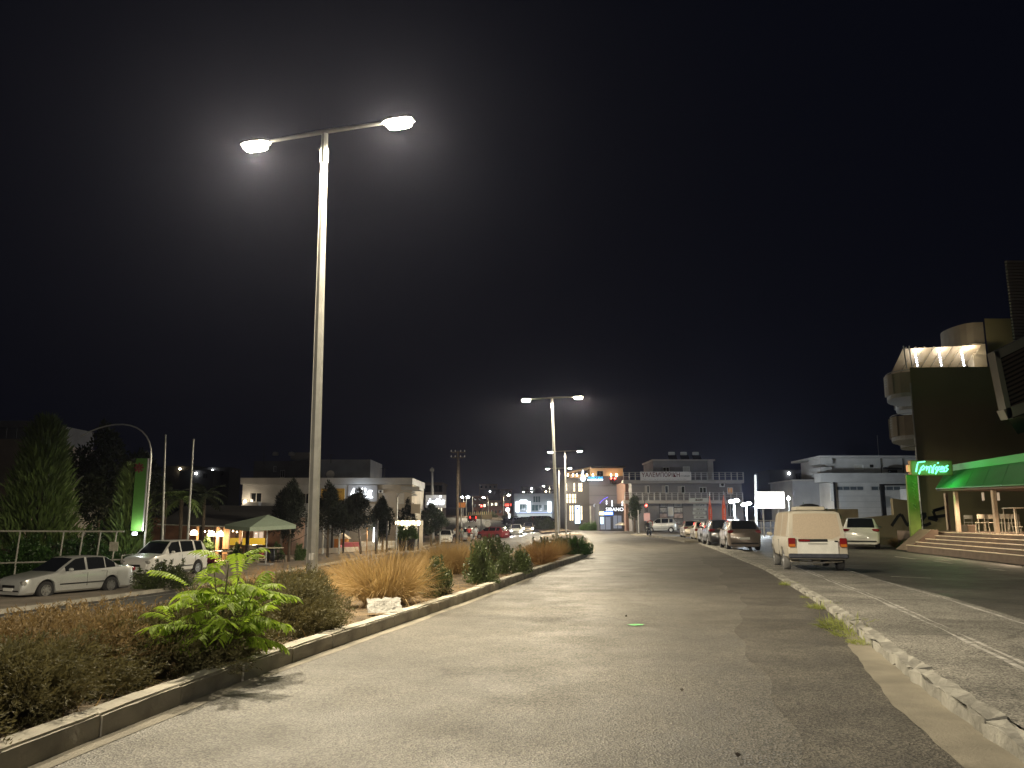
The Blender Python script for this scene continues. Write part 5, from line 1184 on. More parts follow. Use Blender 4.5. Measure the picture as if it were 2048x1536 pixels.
for px, Y, sh_, so, lb, rz in ((910, 98, (.7, .7, .68), (.03, .03, .04), "person in a white shirt and dark shorts walking by the white hatchback", 2.9), (923, 96, (.25, .3, .25), (.4, .4, .4), "person in a grey-green top and pale shorts walking by the utility pole", 3.3), (938, 95, (.5, .05, .05), (.02, .02, .025), "person in a red shirt and black shorts walking on the far pavement", .1), (952, 99, (.55, .57, .6), (.5, .5, .5), "person in pale clothes walking next to the red-shirted one", .3)):
    p = at_depth(px, Y); person(lb, p.x, Y, p.z + .02, rz, sh_, so)
# ------------------------------------------------------------------ junction, far street and its buildings
def signal(label, base, mast_h, arm, head_at, lit='red', n=1, wide=.28):
    """traffic signal: mast, optional arm, head with three lenses"""
    s = Site("traffic_light", label, "traffic light", base[0], base[1], base[2])
    s.add(MB().tube([base, (base[0], base[1], base[2] + mast_h)], [.08, .06], 8), "mast", M_DARKM)
    if arm: s.add(MB().tube([(base[0], base[1], base[2] + mast_h), (head_at[0], base[1], head_at[2] + .35)], .04, 6), "arm", M_DARKM)
    for k in range(n):
        x = head_at[0] + (k - (n - 1) / 2) * .55
        h = s.add(MB().box((x, base[1] - .12, head_at[2] - .28), (wide * 1.2, .2, .95), bevel=.03), "signal_head", M_BLACK)
        for j, c in enumerate(('red', 'amber', 'green')):
            on = c == lit; m = emat("signal_red_on", (1, .04, .03), 30) if on else mat("signal_lens_off", (.03, .03, .02), .3)
            s.add(MB().lathe([(.13, 0), (.10, -.04)], (x, base[1] - .23, head_at[2] - j * .29), 14, 'Y'), "lens", m, h)
        s.lamp((x, base[1] - .6, head_at[2]), 22, (1, .06, .04), .1)
    return s
b0 = at_depth(1113, 88); hp = pt(1113, 1031, 88); signal("traffic light showing red behind the lamp posts at the median's end", (b0.x, 88, .1), hp.z + .3, False, hp)
b0 = onground(1291, 1066); hp = pt(1292, 1011, b0.y); s = signal("tall traffic light showing red above the traffic island", (b0.x, b0.y, .12), hp.z + 1.0, False, hp)
s.add(MB().box((b0.x + .2, b0.y - .1, pt(1292, 1034, b0.y).z), (.7, .06, .9)), "route_plate", mat("plate_pink", (.5, .3, .28), .6))
b0 = at_depth(962, 112); hp = pt(963, 1012, 112); signal("traffic light with bent neck showing red beside the round sign", (b0.x, 112, b0.z), hp.z - b0.z - .2, True, hp)
hp = pt(1226, 957, 119.7); signal("pair of red lamps fixed high on the office block wall", (hp.x, 119.85, hp.z - .8), .9, False, hp, n=2, wide=.36)
def round_sign(label, px, py, Y, r_, m, bar=None):
    b0 = at_depth(px, Y); c = pt(px, py, Y); s = Site("road_sign", label, "road sign", b0.x, Y, b0.z + .02)
    s.add(MB().tube([b0, (c.x, Y, c.z + r_)], .035, 6), "post", M_STEEL); d = s.add(MB().lathe([(r_, 0), (r_, -.02)], (c.x, Y - .06, c.z), 24, 'Y'), "disc", m)
    if bar: s.add(MB().lathe([(r_ * .72, 0), (r_ * .72, -.006)], (c.x, Y - .082, c.z), 24, 'Y'), "face", M_WHITE, d)
    return s
round_sign("round red-rimmed road sign on the traffic island", 1300, 1047, 76, .30, mat("sign_red", (.45, .03, .03), .5), True)
round_sign("grey back of a round road sign before the far median", 975, 1048, 108, .42, M_STEEL)
# orange direction board
r = px_rect(916, 931, 1005, 1015, 100); s = Site("direction_board", "small orange direction board beside the utility pole", "sign", (r[0] + r[1]) / 2, 100, gzf(r[0], 100)); s.add(MB().b2(*r[:2], 100, 100.1, *r[2:]), "board", mat("orange_board", (.5, .18, .04), .6)); s.add(MB().tube([((r[0] + r[1]) / 2, 100.05, s.o.location.z), ((r[0] + r[1]) / 2, 100.05, r[2])], .05, 6), "post", M_STEEL)
# ---- grey office block with lit slots
M_OFF = mat("office_dark_cladding", (.026, .022, .020), .5, var=.15); M_OFFG = mat("office_grey_wall", (.11, .105, .12), .8, var=.12, vscale=.5)
M_SLOT = emat("window_slot_glow", (1, .82, .52), 2.6); M_SOFF = mat("warm_soffit", (.55, .36, .2), .7)
Yo = 120; r = px_rect(1131, 1178, 956, 1063, Yo); r2 = px_rect(1178, 1256, 952, 1063, Yo)
ob = Site("office_block", "dark corner office block with glowing window slots and cyan lettering", "building", (r[0] + r2[1]) / 2, Yo, 0)
slots = [(1131, 1134, 967, 981), (1147, 1150, 966, 983), (1157, 1160, 966, 983), (1161, 1164.5, 966, 983), (1132, 1136, 988, 1006), (1138, 1142, 988, 1006), (1144, 1148, 988, 1006), (1149.5, 1152, 988, 1006), (1139.5, 1142, 1011, 1041), (1144, 1146.5, 1011, 1041), (1162, 1164.5, 1012, 1040)]
ob.add(facade(r[0], r[1], 0, r[3], Yo, Yo + 12, [px_rect(*q, Yo) for q in slots]), "corner_wall", M_OFF)
for q in slots:
    h = px_rect(*q, Yo); w = ob.add(MB().b2(h[0] + .01, h[1] - .01, Yo + .08, Yo + .12, h[2] + .01, h[3] - .01), "window", M_SLOT); ob.add(MB().b2(h[0], h[1], Yo + .04, Yo + .075, (h[2] + h[3]) / 2 - .03, (h[2] + h[3]) / 2 + .03), "transom", M_OFF, w)
ob.add(facade(r2[0] + .003, r2[1], 0, r2[3], Yo + .1, Yo + 12, []), "side_wall", M_OFFG)
t0 = px_rect(1133, 1180, 941, 956, Yo + 1); t1 = px_rect(1180, 1245, 936, 953, Yo + 1)
ob.add(MB().add([(t0[0], Yo - .6, t0[3] - .5), (t1[0], Yo - .6, t1[3] - .1), (t1[0], Yo + 6, t1[3] - .1), (t0[0], Yo + 6, t0[3] - .5), (t0[0], Yo - .6, t0[3] - .3), (t1[0], Yo - .6, t1[3] + .1), (t1[0], Yo + 6, t1[3] + .1), (t0[0], Yo + 6, t0[3] - .3)], [(3, 2, 1, 0), (4, 5, 6, 7), (0, 1, 5, 4), (1, 2, 6, 5), (2, 3, 7, 6), (3, 0, 4, 7)]), "roof_overhang", M_SOFF)
ob.add(MB().b2(t0[0] + .5, t1[0], Yo + 1.5, Yo + 6, r[3], t0[3] - .55), "penthouse_wall", M_SOFF)
ob.add(facade(t1[0] + .004, t1[1], r2[3], t1[3] - .05, Yo + .6, Yo + 6, [px_rect(1194, 1206, 942, 952, Yo + .6)]), "penthouse_wall", M_SOFF); window(ob, px_rect(1194, 1206, 942, 952, Yo + .6), Yo + .6, M_DARKM, M_GLASSD)
ob.add(MB().b2(t1[0], t1[1] + .3, Yo - .2, Yo + 6, t1[3], t1[3] + .25), "penthouse_roof", M_OFF)
for px in (1136, 1146, 1154, 1164, 1174, 1186, 1222, 1233):
    p = pt(px, 950, Yo - .3); ob.add(MB().lathe([(.05, -.2), (.09, 0), (.05, .2)], p, 8), "wall_lamp", M_BULBW); ob.lamp(p + Vector((0, -.2, .3)), 12, (1, .72, .42), .1)
M_CYAN = emat("cyan_neon", (.03, .55, 1), 2.2); M_BLUEW = emat("blue_white_neon", (.75, .9, 1), 9)
q = px_rect(1176, 1206, 953, 957, Yo - .3); ob.add(scribble(MB(), q[0], q[1], q[2], q[3] - q[2], Yo - .1, 9, 3, .06), "cyan_lettering", M_CYAN)
q = px_rect(1175, 1206, 958, 960.5, Yo - .3); ob.add(scribble(MB(), q[0], q[1], q[2], q[3] - q[2], Yo - .1, 14, 5, .06), "white_lettering", M_BLUEW)
p = pt(1166, 957, Yo - .3); ob.add(MB().lathe([(.42, 0), (.42, -.1)], p, 6, 'Y'), "emblem", M_BLUEW)
for dz in (.9, 1.3): ob.add(MB().lathe([(.02, 0), (.14, .12), (.02, .5)], (p.x, p.y, p.z + dz - .5), 6), "emblem_flame", M_BLUEW)
ob.lamp(pt(1188, 957, Yo - 1.2), 40, (.3, .75, 1), .3)
for q in ((972, 'a'), (991, 'b'), (1009, 'c')):
    z = pt(1200, q[0], Yo).z; ob.add(MB().b2(r2[0] + .1, r2[1], Yo + .06, Yo + .098, z, z + .05), "panel_joint", M_DARKM)
lb_ = px_rect(1150.5, 1160, 1011, 1047, Yo - .5); lbx = ob.add(MB().b2(lb_[0], lb_[1], Yo - .5, Yo - .2, lb_[2], lb_[3]), "light_box", emat("light_box_blue", (.62, .82, 1), 3.2)); ob.add(MB().prism([(lb_[0] + .2, lb_[3] - .3), (lb_[1] - .2, lb_[3] - .3), ((lb_[0] + lb_[1]) / 2, lb_[3] - .7)], Yo - .53, Yo - .51), "blue_triangle", emat("blue_mark", (.05, .1, .6), 1), lbx)
mk = MB()
for k in range(6): zz = lb_[2] + .3 + k * .24; mk.b2(lb_[0] + .12, lb_[1] - .12 - .1 * (k % 3), Yo - .53, Yo - .51, zz, zz + .07)
ob.add(mk, "light_box_print", emat("pale_blue_mark", (.2, .35, .8), 1), lbx); ob.lamp(pt(1155, 1030, Yo - 1.3), 18, (.75, .88, 1), .4)
ob.add(MB().b2(*px_rect(1180, 1182, 1012, 1060, Yo)[:2], Yo - .05, Yo + .08, 0, pt(1181, 1012, Yo).z), "downpipe", M_STEEL)
# shop under the office block: blue-lit arch and kiosk with sign
Yk = 112; k0 = px_rect(1199, 1257, 1007, 1063, Yk); ks = Site("corner_shop", "corner shop with white SIBANOS lettering and blue light boxes", "shop", (k0[0] + k0[1]) / 2, Yk, 0)
hs = [px_rect(1200, 1222, 1033, 1060, Yk), px_rect(1226, 1244, 1030, 1058, Yk)]
ks.add(facade(k0[0], k0[1], 0, k0[3], Yk, Yk + 6, hs), "wall", mat("shop_dark_wall", (.06, .06, .07), .6, var=.2))
for h in hs: window(ks, h, Yk, M_DARKM, emat("shop_window_glow", (.75, .82, 1), .3))
q = px_rect(1211, 1251, 1014, 1023, Yk); ks.add(MB().b2(q[0] - .1, q[1] + .1, Yk - .12, Yk - .01, q[2] - .1, q[3] + .1), "sign_board", M_BLACK); ks.text("lettering", "SIBANOS", emat("soft_white_neon", (.95, .97, 1), 2.2), q[0], Yk - .16, q[2] + .06, q[3] - q[2] - .12, width=q[1] - q[0], bold=.006, depth=.03)
q = px_rect(1199, 1226, 1023.5, 1030, Yk - .4); ks.add(MB().b2(q[0], q[0] + .6, Yk - .4, Yk - .15, q[2], q[3]), "yellow_light_box", emat("yellow_box", (1, .9, .5), 4)); ks.add(MB().b2(q[0] + .62, q[1], Yk - .4, Yk - .15, q[2], q[3]), "blue_light_box", emat("blue_box", (.1, .28, 1), 4)); ks.add(scribble(MB(), q[0] + .75, q[1] - .1, q[2] + .1, q[3] - q[2] - .2, Yk - .42, 5, 8, .02), "box_lettering", emat("box_white", (.9, .95, 1), 6))
q = px_rect(1201, 1207, 1034, 1048, Yk - .5); ks.add(MB().b2(q[0], q[1], Yk - .5, Yk - .3, q[2], q[3]), "poster_box", emat("poster_blue", (.55, .75, 1), 2.5))
ks.lamp(pt(1212, 1028, Yk - 1.2), 30, (.55, .68, 1), .3)
for px, py0, py1 in ((1213, 1000, 1009), (1224, 1000, 1013), (1244.5, 1002, 1012)):
    a = pt(px, py0, Yk - .2); b = pt(px, py1, Yk - .2); ks.add(MB().lathe([(.03, b.z - a.z), (.1, (b.z - a.z) * .9), (.05, (b.z - a.z) * .5), (.09, (b.z - a.z) * .3), (.02, 0)], a, 8), "roof_ornament", emat("ornament_white", (.9, .95, 1), 3))
arc = [pt(1194 + 22 * math.sin(t * .26), 1020 - 21 * (1 - math.cos(t * .26)) * 1.0 - 0, Yo - .4) for t in range(7)]
ar = MB().tube([pt(1197, 1018, Yo - .3), pt(1198, 1010, Yo - .3), pt(1202, 1003, Yo - .3), pt(1208, 998, Yo - .3), pt(1216, 994, Yo - .3)], .05, 6); ob.add(ar, "violet_neon_arc", emat("violet_neon", (.12, .08, .9), 2.0)); ob.lamp(pt(1206, 1006, Yo - .8), 22, (.22, .15, 1), .3)
ob.add(MB().lathe([(.25, 0), (.25, -.06)], pt(1190, 1011, Yo - .05), 10, 'Y'), "round_plate", emat("pale_plate", (.6, .65, .8), .8))
p = onground(1243, 1062); s = Site("cafe_umbrella", "beige café umbrella at the corner shop", "parasol", p.x, p.y, .02); c = pt(1243, 1045, p.y); s.add(MB().lathe([(.03, .3), (1.2, -.35), (1.15, -.38), (.05, .2)], c, 8), "canopy", M_PALEC); s.add(MB().tube([p, c], .035, 6), "pole", M_ALU); s.add(MB().lathe([(.3, 0), (.25, .08)], p, 12), "foot", M_RENDG)
# round tree at the corner
p = at_depth(1270, 100); tree("street_tree", "small dark street tree between the corner shop and the grey shop building", None, p, 4.6, 1.4, 1.0, 1.5, M_DARKLEAF, 4000, 81, .25, .1)
p = at_depth(1277.5, 96); tag(MB().tube([(0, 0, 0), (0, 0, pt(1277, 1020, 96).z)], [.09, .07], 8).build("plain_post", M_STEEL), "plain grey post beside the small street tree", "post").location = p
# dark hedge in front of the office block
for k, (px, lb) in enumerate(((1172, "dark hedge bush at the foot of the light box"), (1184, "dark hedge bush before the grey side wall"), (1193, "dark hedge bush next to the corner shop"))):
    p = at_depth(px, 116); o = empty("hedge_bush", (p.x, 116, 0), k, lb, "bush", "hedge before the office block"); o.scale = (1.8, 1.2, 1.6); part("foliage", SH[2], o); part("stems", SST, o)
# ---- grey shop building with the red lettering
M_GREYB = mat("grey_shop_wall", (.22, .21, .212), .85, var=.12, vscale=.4, detail=8); M_SLAB = mat("balcony_concrete", (.40, .37, .34), .85, var=.15, vscale=.8); M_RAILW = mat("white_railing", (.50, .48, .45), .5)
Yh = 107; r = px_rect(1265, 1484, 963, 1062, Yh); gs = Site("grey_shop_building", "three-storey grey shop building with balconies and a long red-lettered board", "building", (r[0] + r[1]) / 2, Yh, 0)
zs1 = pt(1300, 1001, Yh).z; zs2 = pt(1300, 961, Yh).z
upw = [(1290, 1299, 971, 987), (1324, 1337, 971, 987), (1356, 1370, 972, 987), (1399, 1413, 974, 986), (1455, 1466, 975, 988)]
low = [(1335.5, 1347, 1014, 1032), (1456, 1466, 1008, 1034), (1378, 1386, 1010, 1062)]
gs.add(facade(r[0], r[1], 0, zs1 - .005, Yh, Yh + 12, [px_rect(q[0], q[1], q[2], q[3], Yh) for q in low[:2]]), "ground_floor_wall", M_GREYB)
gs.add(facade(r[0] + .05, r[1] - .05, zs1, zs2 - .005, Yh + .02, Yh + 12, [px_rect(*q, Yh) for q in upw]), "upper_wall", M_GREYB)
for k, q in enumerate(upw):
    h = px_rect(*q, Yh); window(gs, h, Yh + .02, M_WHITE, M_GLASSD if k < 4 else emat("lit_orange_window", (1, .5, .2), .35)); 
    if k < 3: gs.add(MB().b2(h[0] - .02, h[0] + (h[1] - h[0]) * .45, Yh - .06, Yh - .01, h[2], h[3]), "shutter", M_SLAB)
window(gs, px_rect(*low[0], Yh), Yh, M_ALU, M_SHUT, mull=0); window(gs, px_rect(*low[1], Yh), Yh, M_ALU, M_GLASSD)
for zz, pxa, pxb, d in ((zs1, 1249, 1487, 1.6), (zs2, 1247, 1490, 1.6)):
    xa, xb_ = pt(pxa, 1000, Yh - d).x, pt(pxb, 1000, Yh - d).x
    gs.add(MB().b2(xa, xb_, Yh - d, Yh - .003, zz - .42, zz - .01), "balcony_slab", M_SLAB)
    rl = MB(); 
    for hz in (.45, .72, .98): rl.tube([(xa + .05, Yh - d + .08, zz + hz), (xb_ - .05, Yh - d + .08, zz + hz)], .022, 4)
    rail = gs.add(rl, "railing", M_RAILW)
    n = 20
    for k in range(n + 1): xk = xa + .06 + (xb_ - xa - .12) * k / n; gs.add(MB().b2(xk - .06, xk + .06, Yh - d + .04, Yh - d + .13, zz - .01, zz + 1.0), "railing_post", M_RAILW, rail)
pw = px_rect(1307, 1426, 922, 958, Yh + 3); hs = [px_rect(1326, 1339, 934, 944, Yh + 3), px_rect(1366, 1380, 933, 944, Yh + 3)]
gs.add(facade(pw[0], pw[1], zs2, pw[3], Yh + 3, Yh + 11, hs), "penthouse_wall", M_GREYB); gs.add(MB().b2(pw[0] - .2, pw[1] + .2, Yh + 2.6, Yh + 11.2, pw[3], pw[3] + .2), "penthouse_roof", M_SLAB)
window(gs, hs[0], Yh + 3, M_WHITE, M_GLASSD); window(gs, hs[1], Yh + 3, M_WHITE, M_SHUT, mull=0)
q = px_rect(1417, 1426, 921, 956, Yh + 2); gs.add(MB().b2(q[0], q[1], Yh + 2, Yh + 2.5, zs2, q[3]), "chimney_pier", M_SLAB)
for px in (1343, 1367, 1391):
    p = pt(px, 907, Yh + 6); t = gs.add(MB().lathe([(.02, -.45), (.22, -.42), (.24, 0), (.22, .42), (.02, .45)], p, 12, 'X'), "solar_tank", M_WHITE); gs.add(MB().quad(p + Vector((-.6, -.3, -.25)), p + Vector((.6, -.3, -.25)), p + Vector((.6, -1.4, -1.3)), p + Vector((-.6, -1.4, -1.3))), "solar_panel", M_GLASSD, t); gs.add(MB().tube([p + Vector((0, .1, -.2)), (p.x, p.y + .1, pw[3])], .03, 4), "stand", M_STEEL, t)
q = px_rect(1281, 1382, 943.5, 961, Yh - 1.7); sbd = gs.add(MB().b2(q[0], q[1], Yh - 1.75, Yh - 1.62, q[2], q[3]), "name_board", mat("name_board_white", (.85, .81, .78), .6))
gs.text("lettering", "ΥΑΛΕΜΠΟΡΙΚΗ", mat("maroon_letters", (.16, .012, .018), .6), q[0] + .15, Yh - 1.77, q[2] + (q[3] - q[2]) * .40, (q[3] - q[2]) * .50, width=(q[1] - q[0]) * .75, bold=.006, depth=.006)
gs.add(scribble(MB(), q[0] + (q[1] - q[0]) * .79, q[1] - .15, q[2] + (q[3] - q[2]) * .42, .2, Yh - 1.765, 9, 2, .01), "small_lettering", mat("grey_letters", (.35, .34, .33), .6))
gs.add(scribble(MB(), q[0] + .3, q[1] - .6, q[2] + .12, .1, Yh - 1.765, 40, 6, .01), "fine_print", mat("grey_letters", (.35, .34, .33), .6))
for k, (pa, pb) in enumerate(((1319.5, 1335), (1348.5, 1365.5))):
    q = px_rect(pa, pb, 1004, 1060, Yh - .1); po = gs.add(MB().b2(q[0], q[1], Yh - .1, Yh - .02, q[2], q[3]), "poster_column", mat("poster_dark", (.05, .045, .04), .5)); n = 5
    for i in range(n):
        za = q[2] + (q[3] - q[2]) * i / n; mm = mat("poster_%d" % (i % 3), [(.32, .30, .27), (.20, .19, .18), (.38, .28, .24)][i % 3], .5, var=.6, vscale=3.5); gs.add(MB().b2(q[0] + .08, q[1] - .08, Yh - .13, Yh - .105, za + .10, za + (q[3] - q[2]) / n - .06), "poster", mm, po)
q = px_rect(1378.5, 1417, 996, 1004, Yh - 1.8); p_ = gs.add(MB().b2(q[0], q[1], Yh - 1.8, Yh - 1.65, q[2], q[3]), "shop_sign", mat("pale_sign", (.5, .52, .48), .6)); gs.add(scribble(MB(), q[0] + .8, q[1] - .7, q[2] + .14, .26, Yh - 1.82, 6, 9, .015), "sign_lettering", mat("dark_print", (.06, .035, .02), .7), p_)
for k, (pa, pb, ya, yb_) in enumerate(((1387, 1413, 1006, 1013), (1387, 1413, 1015, 1021), (1386, 1411, 1023, 1029), (1388, 1413, 1031, 1037.5), (1385, 1398, 1040, 1050))):
    q = px_rect(pa, pb, ya, yb_, Yh - .2); p_ = gs.add(MB().b2(q[0], q[1], Yh - .2, Yh - .05, q[2], q[3]), "stacked_sign", MATS["pale_sign"]); gs.add(scribble(MB(), q[0] + .3, q[1] - .3, q[2] + .1, (q[3] - q[2]) * .45, Yh - .215, 7, 20 + k, .012), "sign_lettering", MATS["dark_print"], p_)
q = px_rect(1439, 1448, 965, 974, Yh); a_ = gs.add(MB().b2(q[0], q[1], Yh - .35, Yh, q[2], q[3]), "air_conditioner", M_WHITE); gs.add(MB().lathe([(.2, 0), (.2, -.02)], ((q[0] + q[1]) / 2, Yh - .36, (q[2] + q[3]) / 2), 14, 'Y'), "fan_grille", M_BLACK, a_)
gs.add(MB().b2(*px_rect(1251, 1263, 966, 1000, Yh + 3)[:2], Yh + 3, Yh + 12, 0, zs2), "side_wing", mat("brown_wing", (.20, .12, .09), .85))
# ---- flags, twin lamps, white pole, light-box hoarding, rail
for px, t, b_, lb in ((1421, 984, 1046, "orange feather flag next to the stacked shop signs"), (1449, 982, 1046, "orange feather flag next to the twin floodlights")):
    p = at_depth(px + 1.5, 78); zt = pt(px, t, 78).z; s = Site("feather_flag", lb, "flag", p.x, 78, .0, "orange feather flags")
    s.add(MB().tube([(p.x, 78, 0), (p.x, 78, zt)], [.03, .015], 6), "pole", M_WHITE); z1_ = pt(px, t + 8, 78).z; z0_ = pt(px, b_, 78).z
    vs = []; n = 14
    for k in range(n + 1):
        f = k / n; w = .30 * min(1, .12 + f * 2.2) if f < .5 else .30 + .06 * math.sin(f * 3); vs.append((p.x - w * (.55 if px < 1430 else .65), 78 - .03 + .03 * math.sin(f * 9), z1_ + (z0_ - z1_) * f)); vs.append((p.x + w * .45, 78 + .02 * math.sin(f * 7), z1_ + (z0_ - z1_) * f))
    fl = s.add(MB().add(vs, [(2 * k, 2 * k + 1, 2 * k + 3, 2 * k + 2) for k in range(n)]), "cloth", mat("orange_cloth", (.62, .13, .04), .7, translucent=.2)); fl.modifiers.new("cloth", 'SOLIDIFY').thickness = .01
    s.add(scribble(MB(), p.x - .08, p.x + .04, z0_ + (z1_ - z0_) * .25, .12, 77.9, 1, 3, .01).box((p.x - .02, 77.9, z0_ + (z1_ - z0_) * .42), (.06, .01, .5)), "vertical_print", M_PALEC, fl)
COOL = (.82, .93, 1.0)
for px, t, lb, gl_ in ((1471, 1004, "white double floodlight on a post next to the orange flags", 1), (1495.5, 1010, "white double floodlight on a post next to the white pole", 1)):
    p = at_depth(px, 80); zt = pt(px, t, 80).z; s = Site("floodlight_post", lb, "floodlight", p.x, 80, 0, "twin floodlights at the lot")
    s.add(MB().tube([(p.x, 80, 0), (p.x, 80, zt)], [.07, .05], 8), "post", M_WHITE)
    for k, dx in enumerate((-.28, .24)):
        s.add(MB().lathe([(.05, .16), (.24, .04), (.26, -.08), (.1, -.16)], (p.x + dx, 79.9, zt + .05 + .12 * k), 14), "lamp_head", emat("floodlight_glow", (.93, .98, 1), 60))
    s.lamp((p.x, 79.4, zt - .1), 3600, COOL, .3)
p = at_depth(1513, 84); tag(MB().tube([(0, 0, 0), pt(1511, 950, 84) - p], [.14, .11], 10).build("concrete_pole", M_WHITE), "plain white pole beside the glowing hoarding", "pole").location = p
q = px_rect(1517, 1568, 984, 1016, 74); s = Site("light_box_hoarding", "blank glowing white hoarding on legs above the dusty van", "sign", (q[0] + q[1]) / 2, 74, 0)
s.add(MB().b2(q[0], q[1], 74, 74.35, q[2], q[3]), "light_box", emat("hoarding_glow", (1, .99, .95), 5.5)); s.add(MB().b2(q[0] - .06, q[1] + .06, 74.05, 74.4, q[2] - .06, q[2] - .005), "frame", M_ALU); s.add(MB().b2(q[0] - .06, q[1] + .06, 74.05, 74.4, q[3] + .005, q[3] + .06), "frame", M_ALU)
for f in (.2, .8): s.add(MB().tube([(q[0] + (q[1] - q[0]) * f, 74.2, 0), (q[0] + (q[1] - q[0]) * f, 74.2, q[2])], .08, 8), "leg", M_STEEL)
a, b = pt(1415, 1041, 70), pt(1560, 1041, 66); s = Site("lot_railing", "thin pale railing round the lot behind the parked cars", "railing", (a.x + b.x) / 2, 68, 0)
s.add(MB().tube([a, b], .035, 6), "rail", M_RAILW); s.add(MB().tube([a - Vector((0, 0, .6)), b - Vector((0, 0, .6))], .03, 6), "rail", M_RAILW)
for k in range(9): q_ = a.lerp(b, k / 8); s.add(MB().tube([(q_.x, q_.y, 0), q_], .035, 6), "post", M_RAILW)
r = px_rect(1475, 1640, 1050, 1080, 86); tag(MB().b2(r[0], r[1], 86, 86.4, 0, 1.3).build("lot_wall", mat("dark_lot_wall", (.05, .05, .055), .9, var=.2)), "low dark wall behind the lot's floodlights", "wall")
q = pt(1577, 997, 86); s = Site("lamp_post", "small bright yard lamp beside the small grey house", "lamp", q.x, 86, 0); s.add(MB().tube([(q.x, 86.0, 0), (q.x, 86, q.z)], .05, 6), "post", M_STEEL); s.add(MB().lathe([(.05, -.2), (.2, 0), (.02, .25)], q, 10), "lamp_head", emat("floodlight_glow", (.93, .98, 1), 60)); s.lamp(q + Vector((0, -.5, 0)), 220, COOL, .2)
# ---- white house and its neighbour
Yv = 90; r = px_rect(1664, 1850, 914, 1030, Yv); M_HOUSE = mat("white_house_render", (.52, .51, .50), .85, var=.1, vscale=.8, detail=8)
wh = Site("white_house", "white two-storey house with clerestory windows behind the graffiti wall", "house", (r[0] + r[1]) / 2, Yv, 0); zt = r[3]; zm = pt(1700, 964, Yv).z; zl = pt(1700, 947, Yv).z
hs = [px_rect(1673, 1728, 972, 981, Yv), px_rect(1743, 1802, 972, 981, Yv)]
wh.add(facade(r[0] + .3, r[1], 0, zm, Yv, Yv + 9, hs), "lower_wall", M_HOUSE)
for h in hs: window(wh, h, Yv, M_ALU, mat("grey_glass", (.10, .12, .14), .2), mull=3)
for k in range(7): z = .4 + k * .62; wh.add(MB().b2(r[0] + .32, r[1], Yv - .012, Yv - .002, z, z + .03), "board_joint", M_RENDG)
hs = [px_rect(1708, 1727, 929, 940, Yv + 1), px_rect(1740, 1747, 929, 935, Yv + 1)]
wh.add(facade(r[0] + .1, r[1], zl - .3, zt, Yv + 1, Yv + 9, hs), "upper_wall", M_HOUSE); window(wh, hs[0], Yv + 1, M_WHITE, M_SHUT, mull=0); window(wh, hs[1], Yv + 1, M_DARKM, M_GLASSD)
b_ = px_rect(1641, 1850, 946, 964, Yv - .8); wh.add(MB().b2(b_[0], b_[1], Yv - .8, Yv + .99, b_[2], b_[3]), "balcony_parapet", M_HOUSE)
q = px_rect(1640, 1850, 911, 915, Yv - .4); wh.add(MB().b2(q[0], q[1], Yv - .4, Yv + 9, q[2], q[3]), "roof_slab", M_HOUSE)
q = px_rect(1641, 1664, 912, 928, Yv + .5); wh.add(MB().b2(q[0], q[1], Yv + .5, Yv + 4, q[2], q[3] - .1), "eave_box", M_HOUSE); q = px_rect(1642, 1664, 934, 946, Yv + .5); wh.add(MB().b2(q[0], q[1], Yv + .5, Yv + 4, q[2], q[3]), "side_parapet", M_HOUSE)
for px in (1762, 1806): p = pt(px, 930, Yv + .9); wh.add(MB().tube([(p.x, p.y, zl), (p.x, p.y, zt - .02)], .04, 6), "downpipe", M_DARKM)
p = pt(1785, 937, Yv + .3); wh.add(MB().box(p, (1.9, .5, .18), ry=.06).box(p + Vector((0, 0, -.35)), (.9, .3, .4)), "covered_swing_seat", M_BLACK)
p = pt(1757, 905, Yv + 3); wh.add(MB().tube([(p.x, p.y, zt), p + Vector((0, 0, 2))], .03, 5), "aerial", M_STEEL)
q = px_rect(1662, 1666, 967, 1002, Yv - .3); wh.add(MB().b2(q[0], q[1], Yv - .3, Yv - .2, q[2], q[3]), "lit_strip", M_WHITE); wh.add(MB().b2(q[1] + .02, q[1] + .25, Yv - .3, Yv - .2, 0, q[3] + .2), "dark_post", M_BLACK)
wh.add(MB().lathe([(.02, .16), (.35, .10), (.55, -.04), (.57, -.05)], pt(1774, 1003, Yv - 6), 18, 'Y'), "satellite_dish", M_ALU)
q = px_rect(1764, 1768, 968, 1030, Yv - 6.5); wh.add(MB().b2(q[0], q[1], Yv - 6.6, Yv - 6.4, 0, q[3]), "pergola_post", M_BLACK); q2 = px_rect(1764, 1845, 968, 971, Yv - 6.5); wh.add(MB().b2(q2[0], q2[1], Yv - 6.6, Yv - 6.4, q2[2], q2[3]), "pergola_beam", M_BLACK)
q = px_rect(1810, 1846, 978, 1003, Yv - 1); wh.add(MB().b2(q[0], q[1], Yv - 2, Yv - .01, 0, q[3]), "porch_block", M_WHITE)
r = px_rect(1588, 1664, 962, 1030, Yv + 4); nh = Site("small_house", "small dull grey house next to the white house", "house", (r[0] + r[1]) / 2, Yv + 4, 0); hs = [px_rect(1643, 1658, 985, 998, Yv + 4)]
nh.add(facade(r[0], r[1], 0, r[3], Yv + 4, Yv + 12, hs), "wall", M_RENDG); window(nh, hs[0], Yv + 4, M_DARKM, M_GLASSD); nh.add(MB().b2(r[0] - .2, r[1], Yv + 3.7, Yv + 12.2, r[3], r[3] + .15), "roof_slab", M_SLAB); q = px_rect(1591, 1620, 981, 1030, Yv + 3.95); nh.add(MB().b2(q[0], q[1], Yv + 3.9, Yv + 3.99, 0, q[3]), "garage_door", M_RENDG)
